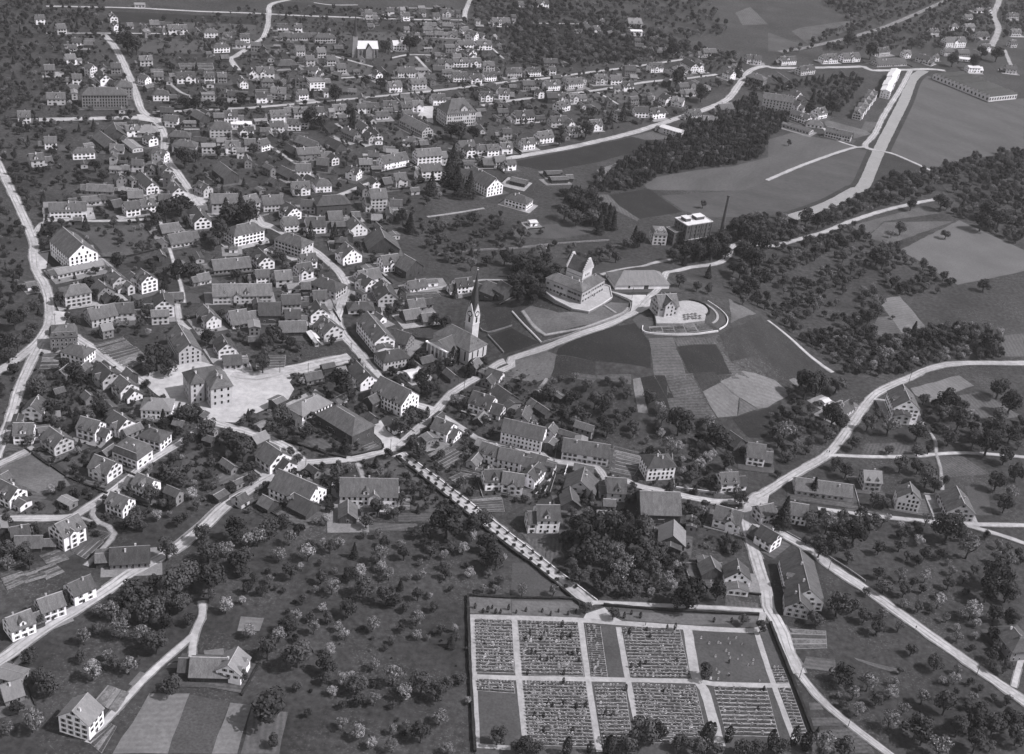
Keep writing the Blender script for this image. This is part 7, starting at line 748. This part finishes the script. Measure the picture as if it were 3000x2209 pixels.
# ------------------------------------------------------------------ kitchen gardens: each bed a part
for gi, e in enumerate(GARDENS.split(';')):
    n, mm, rest_ = e.split(' ', 2); n = int(n); q = [Vector(p) for p in pts_of(rest_)]; c = sum((v for v in q), Vector((0, 0))) / 4; rg = random.Random(gi)
    gr = obj('kitchen_garden', None, None, (c.x, c.y, terr(c.x, c.y)), 0, cat='garden'); later_label(gr, 'kitchen garden of narrow beds', c.x, c.y)
    mb = MB(); z0 = terr(c.x, c.y); o_ = len(mb.v)
    def W3(p, off): return (p.x - c.x, p.y - c.y, terr(p.x, p.y) - z0 + off)
    mb.add([W3(v, .23) for v in q], [(3, 2, 1, 0)]); 
    if (q[1] - q[0]).cross(q[2] - q[1]) > 0: mb.f = [tuple(reversed(mb.f[0]))]
    mb.build('garden_path', ['dirt'], gr)
    for k in range(n):
        t0, t1 = (k + .12) / n, (k + .88) / n
        a, b, c2, d2 = q[0].lerp(q[3], t0), q[1].lerp(q[2], t0), q[1].lerp(q[2], t1), q[0].lerp(q[3], t1)
        m_ = 8; mb = MB()
        for j in range(m_ + 1):
            t = .02 + .96 * j / m_; p0, p1 = a.lerp(b, t), d2.lerp(c2, t); mb.v += [W3(p0, .24), W3(p0.lerp(p1, .15), .5 + rg.uniform(-.1, .2)), W3(p0.lerp(p1, .85), .5 + rg.uniform(-.1, .2)), W3(p1, .24)]
        for j in range(m_):
            for s in range(3): mb.f.append((j * 4 + s, j * 4 + s + 4, j * 4 + s + 5, j * 4 + s + 1))
        mb.m = [0] * len(mb.f); mb.build('bed', [rg.choice(['bed', 'soil', 'mid2', 'lawn1', 'soil'])], gr)

# ------------------------------------------------------------------ hedges and fences round some yards
for x, y, ang, L, W, hi in YARDS:
    rg = random.Random(hi * 3 + 1)
    if rg.random() < .12: continue
    a, b, c, d = L / 2 + rg.uniform(2, 7), L / 2 + rg.uniform(2, 7), W / 2 + rg.uniform(2, 7), W / 2 + rg.uniform(2, 7)
    rg = random.Random(hi * 7 + 2)
    if rg.random() > .42: continue
    ca_, sa_ = math.cos(ang), math.sin(ang); cor = [(x + u * ca_ - v * sa_, y + u * sa_ + v * ca_) for u, v in ((-a, -c), (b, -c), (b, d), (-a, d))]; k = rg.randrange(4)
    pl = [cor[k], cor[(k + 1) % 4]] + ([cor[(k + 2) % 4]] if rg.random() < .5 else [])
    mat, nm, h, th, ds = rg.choice((('hedge', 'yard_hedge', 1.1, .8, 'low dark hedge'), ('hedge', 'yard_hedge', 1.0, .7, 'low dark hedge'), ('wall_grey', 'yard_wall', .9, .35, 'low grey wall'), ('wall_pale', 'yard_fence', .9, .14, 'thin pale fence')))
    o = wall_line(nm, mat, None, [q for i_ in range(len(pl) - 1) for q in [tuple(Vector(pl[i_]).lerp(Vector(pl[i_ + 1]), s_ / 6)) for s_ in range(6)]] + [pl[-1]], h, th, nm.split('_')[1])
    o['group'] = nm.replace('_', ' ') + 's round house yards'; later_label(o, ds + ' beside a house', *pl[1])
# ------------------------------------------------------------------ tables on the restaurant terrace
for i in range(14):
    rg = random.Random(i); x, y = 106 + (i % 5) * 2.6 + rg.uniform(-.5, .5), 729.5 + (i // 5) * 3.2 + (i % 5) * 1.2 + rg.uniform(-.5, .5)
    mb = MB(); mb.tube([(0, 0, 0), (0, 0, .72)], [.06, .06], 6); mb.prism([(.75 * math.cos(k_ * .785), .75 * math.sin(k_ * .785)) for k_ in range(8)], .72, .8); 
    for k_ in range(4): mb.box(math.cos(k_ * 1.57) * 1.0 - .2, math.cos(k_ * 1.57) * 1.0 + .2, math.sin(k_ * 1.57) * 1.0 - .2, math.sin(k_ * 1.57) * 1.0 + .2, .4, .46)
    o = mb.build('garden_table', ['pole'], None, (x, y, zr + .03), 0, cat='table', group='tables on the restaurant terrace'); later_label(o, 'small dark garden table on the restaurant terrace', x, y)
# ------------------------------------------------------------------ hedges, walls, poles
for h, t, tone, nm, lb, pl in HEDGES: wall_line(nm, tone, lb, smooth(pts_of(pl), 3), h, t, 'hedge' if tone == 'hedge' else 'wall')
for i, (x, y) in enumerate(pts_of(POLES)):
    mb = MB(); mb.tube([(0, 0, -.5), (0, 0, 8.4)], [.16, .11], 6); mb.box(-.8, .8, -.06, .06, 7.5, 7.65); mb.box(-.6, .6, -.06, .06, 6.9, 7.03)
    for k in (-.7, -.3, .3, .7): mb.tube([(k, 0, 7.6), (k, 0, 7.9)], [.05, .05], 5)
    o = mb.build('telegraph_pole', ['pole'], None, (x, y, terr(x, y)), rng.uniform(0, 3), cat='pole', group='telegraph poles'); later_label(o, 'slim dark telegraph pole with crossarms', x, y)

OC = None
def free(x, y, r, gap=1.0):
    dx, dy = x - OC[:, 0], y - OC[:, 1]; c, s = np.cos(OC[:, 2]), np.sin(OC[:, 2]); u, v = np.abs(dx * c + dy * s), np.abs(-dx * s + dy * c); m = gap + r * .55
    if np.any((u < OC[:, 3] + m) & (v < OC[:, 4] + m)): return False
    ax, ay, bx, by = SEG[:, 0], SEG[:, 1], SEG[:, 2], SEG[:, 3]; ex, ey = bx - ax, by - ay; t = np.clip(((x - ax) * ex + (y - ay) * ey) / np.maximum(ex * ex + ey * ey, 1e-6), 0, 1)
    if np.any(np.hypot(x - ax - t * ex, y - ay - t * ey) < SEG[:, 4] + .4 + r * .5): return False
    return True
def inside(x, y, poly):
    w = False; j = len(poly) - 1
    for i in range(len(poly)):
        if (poly[i][1] > y) != (poly[j][1] > y) and x < (poly[j][0] - poly[i][0]) * (y - poly[i][1]) / (poly[j][1] - poly[i][1]) + poly[i][0]: w = not w
        j = i
    return w
BLOCK = [pts_of(e.split(' ', 1)[1]) for e in FIELDS.split(';') if e.split(' ', 1)[0] in ('road', 'mead', 'light', 'lightdim', 'mid', 'lawn2')]
BLOCK += [pts_of(CEMBASE)] + [pts_of(e.split(' ', 2)[2]) for e in GARDENS.split(';')]
BLOCK = [(min(p[0] for p in b), max(p[0] for p in b), min(p[1] for p in b), max(p[1] for p in b), b) for b in BLOCK]
def open_ground(x, y):
    return not any(b[0] <= x <= b[1] and b[2] <= y <= b[3] and inside(x, y, b[4]) for b in BLOCK)

OC = np.array(OCC)
# ------------------------------------------------------------------ small outbuildings crowding the yards of the old town and the villages
ZP = {z[0]: pts_of(z[5]) for z in ZONES}; rg = random.Random(21)
for nm_, want in (('town_trees', 250), ('village_trees', 60)):
    poly = ZP[nm_]; x0, x1 = min(p[0] for p in poly), max(p[0] for p in poly); y0, y1 = min(p[1] for p in poly), max(p[1] for p in poly); k = 0
    for _ in range(12000):
        x, y = rg.uniform(x0, x1), rg.uniform(y0, y1)
        if not inside(x, y, poly): continue
        L, W = rg.uniform(5, 11), rg.uniform(4.2, 7.2)
        if not free(x, y, L * .5, .9) or not open_ground(x, y): continue
        dd = np.hypot(OC[:, 0] - x, OC[:, 1] - y); q = int(np.argmin(dd))
        if dd[q] > 24: continue
        ang = OC[q, 2] + rg.choice((0, math.pi / 2)); wt = rg.choice('ddggl' if nm_ == 'town_trees' else 'ddgl'); rtp = rg.choice('ggq'); tone = rg.choice('00112')
        r_o = obj('outbuilding', None, None, (x, y, terr(x, y)), ang, cat='outbuilding', group='small outbuildings'); later_label(r_o, '%s outbuilding with %s %s roof' % (TONE[wt], RTONE[tone], ROOFW[rtp]), x, y)
        add_wing(r_o, x, y, ang, 0, x, y, ang, L, W, 1 if rg.random() < .75 else 2, wt, rtp, tone, rg, near=False, chimneys=False); OC = np.array(OCC); k += 1
        if k >= want: break
# ------------------------------------------------------------------ trees
def crown_mesh(seed, ty):
    rg = random.Random(seed); mb = MB()
    def quad(c, n, s, mi):
        n = (n + Vector((rg.gauss(0, .28), rg.gauss(0, .28), rg.gauss(0, .28)))).normalized(); x = n.orthogonal().normalized(); x.rotate(Matrix.Rotation(rg.uniform(0, 6.3), 3, n)); y = n.cross(x)
        a, b = s * rg.uniform(.7, 1.2), s * rg.uniform(.5, .9)
        mb.add([tuple(c - x * a - y * b * .3), tuple(c - y * b), tuple(c + x * a * .9), tuple(c + y * b * .9)], [(0, 1, 2, 3)], mi)
    if ty in 'odsb':                         # unit crown: radius 1, centre at height 1.15, lumps of leaf sprays
        lumps = []
        for k in range(13 if ty in 'od' else 15):
            t = rg.uniform(0, 6.283); ph = rg.uniform(-.55, 1.35); rr = rg.uniform(.45, .68)
            lumps.append((Vector((math.cos(t) * math.cos(ph) * rr, math.sin(t) * math.cos(ph) * rr, 1.15 + math.sin(ph) * rr * .9)), rg.uniform(.26, .44) * (1 if ty in 'od' else .82)))
        lumps.append((Vector((0, 0, 1.15)), .55))
        n = 62 if ty in 'od' else 44
        for c, r in lumps:
            for _ in range(n):
                d = Vector((rg.gauss(0, 1), rg.gauss(0, 1), rg.gauss(0.15, 1))).normalized(); p = c + d * r * rg.uniform(.82, 1.08)
                if p.z < .35: continue
                quad(p, d, .105 if ty in 'od' else .085, (1 if rg.random() < .72 else 0) if ty == 'b' else (1 if ty == 's' and rg.random() < .08 else 0))
    elif ty == 'c':
        for k in range(760):
            h = rg.random() ** 1.25; z = .35 + h * 2.85; r = (1 - h) * .92 + .03; r *= .78 + .3 * math.sin(h * 34) ** 2; t = rg.uniform(0, 6.283); q = rg.uniform(.72, 1.04)
            quad(Vector((math.cos(t) * r * q, math.sin(t) * r * q, z - r * q * .18)), Vector((math.cos(t) * .7, math.sin(t) * .7, .75)), .13, 0)
    else:
        for k in range(420):
            h = rg.random(); z = .15 + h * 4.3; r = (math.sin(math.pi * min(1, h * .93 + .08)) ** .6) * .82; t = rg.uniform(0, 6.283)
            quad(Vector((math.cos(t) * r, math.sin(t) * r, z)), Vector((math.cos(t), math.sin(t), .45)), .2, 0)
    return mb
def trunk_mesh(seed, ty):
    rg = random.Random(seed); mb = MB()
    if ty == 'c': mb.tube([(0, 0, -.1), (0, 0, 1.2), (0, 0, 3.0)], [.09, .07, .015], 6)
    elif ty == 'y': mb.tube([(0, 0, -.1), (0, 0, 1.2), (0, 0, 3.8)], [.12, .1, .02], 6)
    else:
        mb.tube([(0, 0, -.08), (.01, 0, .25), (.02, .02, .62), (0, .03, 1.2)], [.1, .075, .06, .03], 7)
        for k in range(5):
            t = k * 1.256 + rg.uniform(-.3, .3); r = rg.uniform(.45, .62); mb.tube([(.01, .01, .45 + .05 * k), (math.cos(t) * r * .5, math.sin(t) * r * .5, .8), (math.cos(t) * r, math.sin(t) * r, 1.15 + rg.uniform(-.1, .25))], [.05, .035, .012], 5)
    return mb
CM = {'o': ['leaf'], 'd': ['leafd'], 's': ['leafs', 'blos'], 'b': ['leafs', 'blos'], 'c': ['needle'], 'y': ['needle']}
NV = {'o': 5, 'd': 4, 's': 4, 'b': 3, 'c': 4, 'y': 2}
CROWN = {t: [crown_mesh(100 + 7 * k + ord(t), t).mesh('crown', CM[t]) for k in range(NV[t])] for t in NV}
TRUNK = {t: [trunk_mesh(50 + k, t).mesh('trunk', ['bark']) for k in range(NV[t])] for t in NV}
TNAME = {'o': ('leafy_tree', 'round leafy tree'), 'd': ('dark_leafy_tree', 'dark dense leafy tree'), 's': ('spring_tree', 'pale young-leaved fruit tree'), 'b': ('blossoming_tree', 'white blossoming fruit tree'), 'c': ('conifer', 'dark pointed conifer'), 'y': ('cypress', 'narrow dark cypress')}
TGROUP = {'o': 'round leafy trees', 'd': 'dark dense trees', 's': 'young fruit trees', 'b': 'blossoming fruit trees', 'c': 'conifers', 'y': 'cypresses'}
trees = []
for e in TREES.split(';'):
    a = e.split(); trees.append((float(a[0]), float(a[1]), float(a[2]) * ((1.32 if float(a[2]) < 3 or (a[3] == 'd' and float(a[2]) > 6) else 1.12) if a[3] in 'odsb' else 1.05), a[3]))
trees.sort(key=lambda t: -t[2] * pscale(t[0], t[1]))
SC_O = []; TXY = [(t[0], t[1], t[2]) for t in trees]
def plant(x, y, r, ty, nm=None, desc=None, group=None, sq=None):
    rg = random.Random(int(x * 31 + y * 17)); k = rg.randrange(NV[ty]); rz_ = rg.uniform(0, 6.28); z = terr(x, y)
    t = obj(nm or TNAME[ty][0], None, None, (x, y, z), rz_, cat='tree', group=group or TGROUP[ty]); later_label(t, desc or TNAME[ty][1], x, y)
    v = sq or rg.uniform(.85, 1.15)
    for n_, m_ in (('trunk', TRUNK[ty][k]), ('crown', CROWN[ty][k])):
        o = obj(n_, m_, t); o.scale = (r, r, r * v)
cnt = 0
for x, y, r, ty in trees:
    if ty in 'ods' and cnt >= 300: SC_O.append((x, y, r, ty)); continue
    if ty in 'ods': cnt += 1
    sz = 'large ' if r > 4.6 else ('small ' if r < 2.2 else '')
    plant(x, y, r, ty, desc=sz + TNAME[ty][1])
for x, y in pts_of(AVENUE): plant(x, y, 1.25, 'd', 'avenue_tree', 'small clipped round tree in the cemetery avenue', 'clipped trees of the avenue'); TXY.append((x, y, 2))
for x, y in pts_of(YEWS): plant(x, y, .62 + .35 * random.Random(int(x * 99)).random(), 'y', 'grave_yew', 'small dark columnar yew among the graves', 'small yews of the cemetery')

# scattered trees too many to tell apart: one mass of trees for each zone, its trees instanced on points
lib = bpy.data.collections.new('tree_library'); order = []
for t in 'odsbc':
    for k in range(NV[t]):
        j = MB(); me = CROWN[t][k].copy(); tm = TRUNK[t][k]
        nv = len(me.vertices); vs = [tuple(v.co) for v in me.vertices] + [tuple(v.co) for v in tm.vertices]; fs = [tuple(p.vertices) for p in me.polygons] + [tuple(i + nv for i in p.vertices) for p in tm.polygons]
        mi = [p.material_index for p in me.polygons] + [len(CM[t])] * len(tm.polygons)
        j.v, j.f, j.m = vs, fs, mi; me2 = j.mesh('tree_copy', CM[t] + ['bark']); o = bpy.data.objects.new('tree_%02d' % len(order), me2); lib.objects.link(o); order.append((t, k))
VAR = {t: [i for i, q in enumerate(order) if q[0] == t] for t in 'odsbc'}
ng = bpy.data.node_groups.new('plant_trees', 'GeometryNodeTree'); ng.interface.new_socket('Geometry', in_out='INPUT', socket_type='NodeSocketGeometry'); ng.interface.new_socket('Geometry', in_out='OUTPUT', socket_type='NodeSocketGeometry')
gi = ng.nodes.new('NodeGroupInput'); go = ng.nodes.new('NodeGroupOutput'); ip = ng.nodes.new('GeometryNodeInstanceOnPoints'); ci = ng.nodes.new('GeometryNodeCollectionInfo')
ci.inputs['Collection'].default_value = lib; ci.inputs['Separate Children'].default_value = True; ci.inputs['Reset Children'].default_value = True
ip.inputs['Pick Instance'].default_value = True
def attr(nm, ty):
    a = ng.nodes.new('GeometryNodeInputNamedAttribute'); a.data_type = ty; a.inputs['Name'].default_value = nm; return a.outputs['Attribute']
ng.links.new(gi.outputs[0], ip.inputs['Points']); ng.links.new(ci.outputs[0], ip.inputs['Instance']); ng.links.new(attr('pick', 'INT'), ip.inputs['Instance Index'])
ng.links.new(attr('turn', 'FLOAT_VECTOR'), ip.inputs['Rotation']); ng.links.new(attr('size', 'FLOAT_VECTOR'), ip.inputs['Scale']); ng.links.new(ip.outputs[0], go.inputs[0])
def mass(name, label, items):
    if not items: return
    me = bpy.data.meshes.new(name); me.from_pydata([(x, y, terr(x, y)) for x, y, r, t in items], [], [])
    pk = me.attributes.new('pick', 'INT', 'POINT'); tu = me.attributes.new('turn', 'FLOAT_VECTOR', 'POINT'); sz = me.attributes.new('size', 'FLOAT_VECTOR', 'POINT')
    for i, (x, y, r, t) in enumerate(items):
        rg = random.Random(int(x * 13 + y * 7)); pk.data[i].value = rg.choice(VAR[t]); tu.data[i].vector = (0, 0, rg.uniform(0, 6.28)); sz.data[i].vector = (r, r, r * rg.uniform(.8, 1.15))
    o = obj(name, me, label=label, cat='trees', kind='stuff'); md = o.modifiers.new('trees', 'NODES'); md.node_group = ng
OC = np.array(OCC)
placed = {}; CELL = 8.
for x, y, r in TXY: placed.setdefault((int(x // CELL), int(y // CELL)), []).append((x, y, r))
for zi, (nm, lb, spc, mix, szr, pl) in enumerate(ZONES):
    poly = pts_of(pl); rg = random.Random(zi * 5 + 1); x0, x1 = min(p[0] for p in poly), max(p[0] for p in poly); y0, y1 = min(p[1] for p in poly), max(p[1] for p in poly)
    items = []; tries = int((x1 - x0) * (y1 - y0) / spc ** 2 * 3.2); cap = 1500
    for _ in range(min(tries, 16000)):
        x, y = rg.uniform(x0, x1), rg.uniform(y0, y1)
        if not inside(x, y, poly): continue
        r = rg.uniform(*szr)
        cx_, cy_ = int(x // CELL), int(y // CELL); bad = False
        for i in (-1, 0, 1):
            for j in (-1, 0, 1):
                for q in placed.get((cx_ + i, cy_ + j), ()):
                    if math.hypot(q[0] - x, q[1] - y) < min(spc, 7.9) * (.72 if spc < 7 else .5) + (0 if spc < 7 else .35 * q[2]): bad = True; break
        if bad or (spc > 7 and math.sin(x * .11 + zi) * math.sin(y * .083 + 2 * zi) + .5 * math.sin(x * .31 + y * .23) < rg.uniform(-.9, .35)): continue
        if not free(x, y, r) or not open_ground(x, y): continue
        t = rg.choices('odsbc', mix)[0]; items.append((x, y, r * (.8 if t == 'c' else 1), t)); placed.setdefault((cx_, cy_), []).append((x, y, r))
        if len(items) >= cap: break
    mass(nm, lb, items)
mass('grave_shrubs', 'small dark shrubs planted on the graves', GSHRUB)
mass('garden_trees', 'leafy garden and orchard trees standing between houses', SC_O)
# low shrubs in gardens and along plots
items = []; rg = random.Random(77)
for nm, lb, spc, mix, szr, pl in ZONES:
    if nm not in ('town_trees', 'village_trees', 'left_orchard', 'west_edge_trees'): continue
    poly = pts_of(pl); x0, x1 = min(p[0] for p in poly), max(p[0] for p in poly); y0, y1 = min(p[1] for p in poly), max(p[1] for p in poly); k = 0
    want = {'town_trees': 1250, 'village_trees': 1100, 'left_orchard': 60, 'west_edge_trees': 200}[nm]
    for _ in range(want * 4):
        x, y = rg.uniform(x0, x1), rg.uniform(y0, y1); r = rg.uniform(.5, 1.2) if rg.random() < .7 else rg.uniform(1.2, 2.0)
        if inside(x, y, poly) and free(x, y, r, .2) and open_ground(x, y): items.append((x, y, r, rg.choices('ods', (5, 5, 2))[0])); k += 1
        if k >= want: break
mass('garden_shrubbery', 'low bushes and shrubs in the house gardens', items)

# ------------------------------------------------------------------ people on the roads: small walking figures
def person_mesh():
    mb = MB()
    mb.tube([(0, 0, .82), (0, 0, .98), (0, 0, 1.2), (0, 0, 1.42), (0, .01, 1.5)], [.15, .17, .16, .19, .07], 10)          # trunk
    mb.tube([(0, .01, 1.46), (0, .01, 1.55), (0, .02, 1.6), (0, .03, 1.7), (0, .03, 1.78)], [.065, .065, .1, .11, .05], 10)  # neck and head
    mb.tube([(0, .03, 1.7), (0, .03, 1.72), (0, .03, 1.8), (0, .03, 1.84)], [.17, .17, .11, .08], 10)                        # hat
    for s, d in ((1, 1), (-1, -1)):
        mb.tube([(s * .09, 0, .9), (s * .1, d * .13, .5), (s * .1, d * .16, .1), (s * .1, d * .16 + .16, .05)], [.1, .075, .055, .05], 8)
        mb.tube([(s * .2, 0, 1.42), (s * .26, -d * .08, 1.14), (s * .25, -d * .02, .9), (s * .24, .02, .8)], [.075, .06, .045, .04], 8)
    o = mb.build('person', ['cloth']); md = o.modifiers.new('one_surface', 'REMESH'); md.mode = 'VOXEL'; md.voxel_size = .035
    return o
p0 = person_mesh()
for i, (x, y) in enumerate(pts_of(PEOPLE)):
    o = p0 if i == 0 else p0.copy()
    if i: col.objects.link(o)
    o.location = (x, y, terr(x, y) + .5); o.rotation_euler = (0, 0, i * 1.3); o['category'] = 'person'; later_label(o, 'person in dark clothes walking', x, y)
# ------------------------------------------------------------------ the hazy air over the town
hz = bpy.data.materials.new('haze_air'); hz.use_nodes = True; n_ = hz.node_tree.nodes; n_.clear(); ov = n_.new('ShaderNodeOutputMaterial'); pv = n_.new('ShaderNodeVolumePrincipled')
pv.inputs['Color'].default_value = (.92, .9, .94, 1); pv.inputs['Density'].default_value = .000034; pv.inputs['Anisotropy'].default_value = .2; hz.node_tree.links.new(pv.outputs[0], ov.inputs['Volume'])
mb = MB(); mb.box(-12000, 12000, -6000, 16000, -3, CAM_H + 30); o = mb.build('haze', [hz], label='thin pale haze in the air over the town', cat='haze', kind='stuff')

flush_labels()
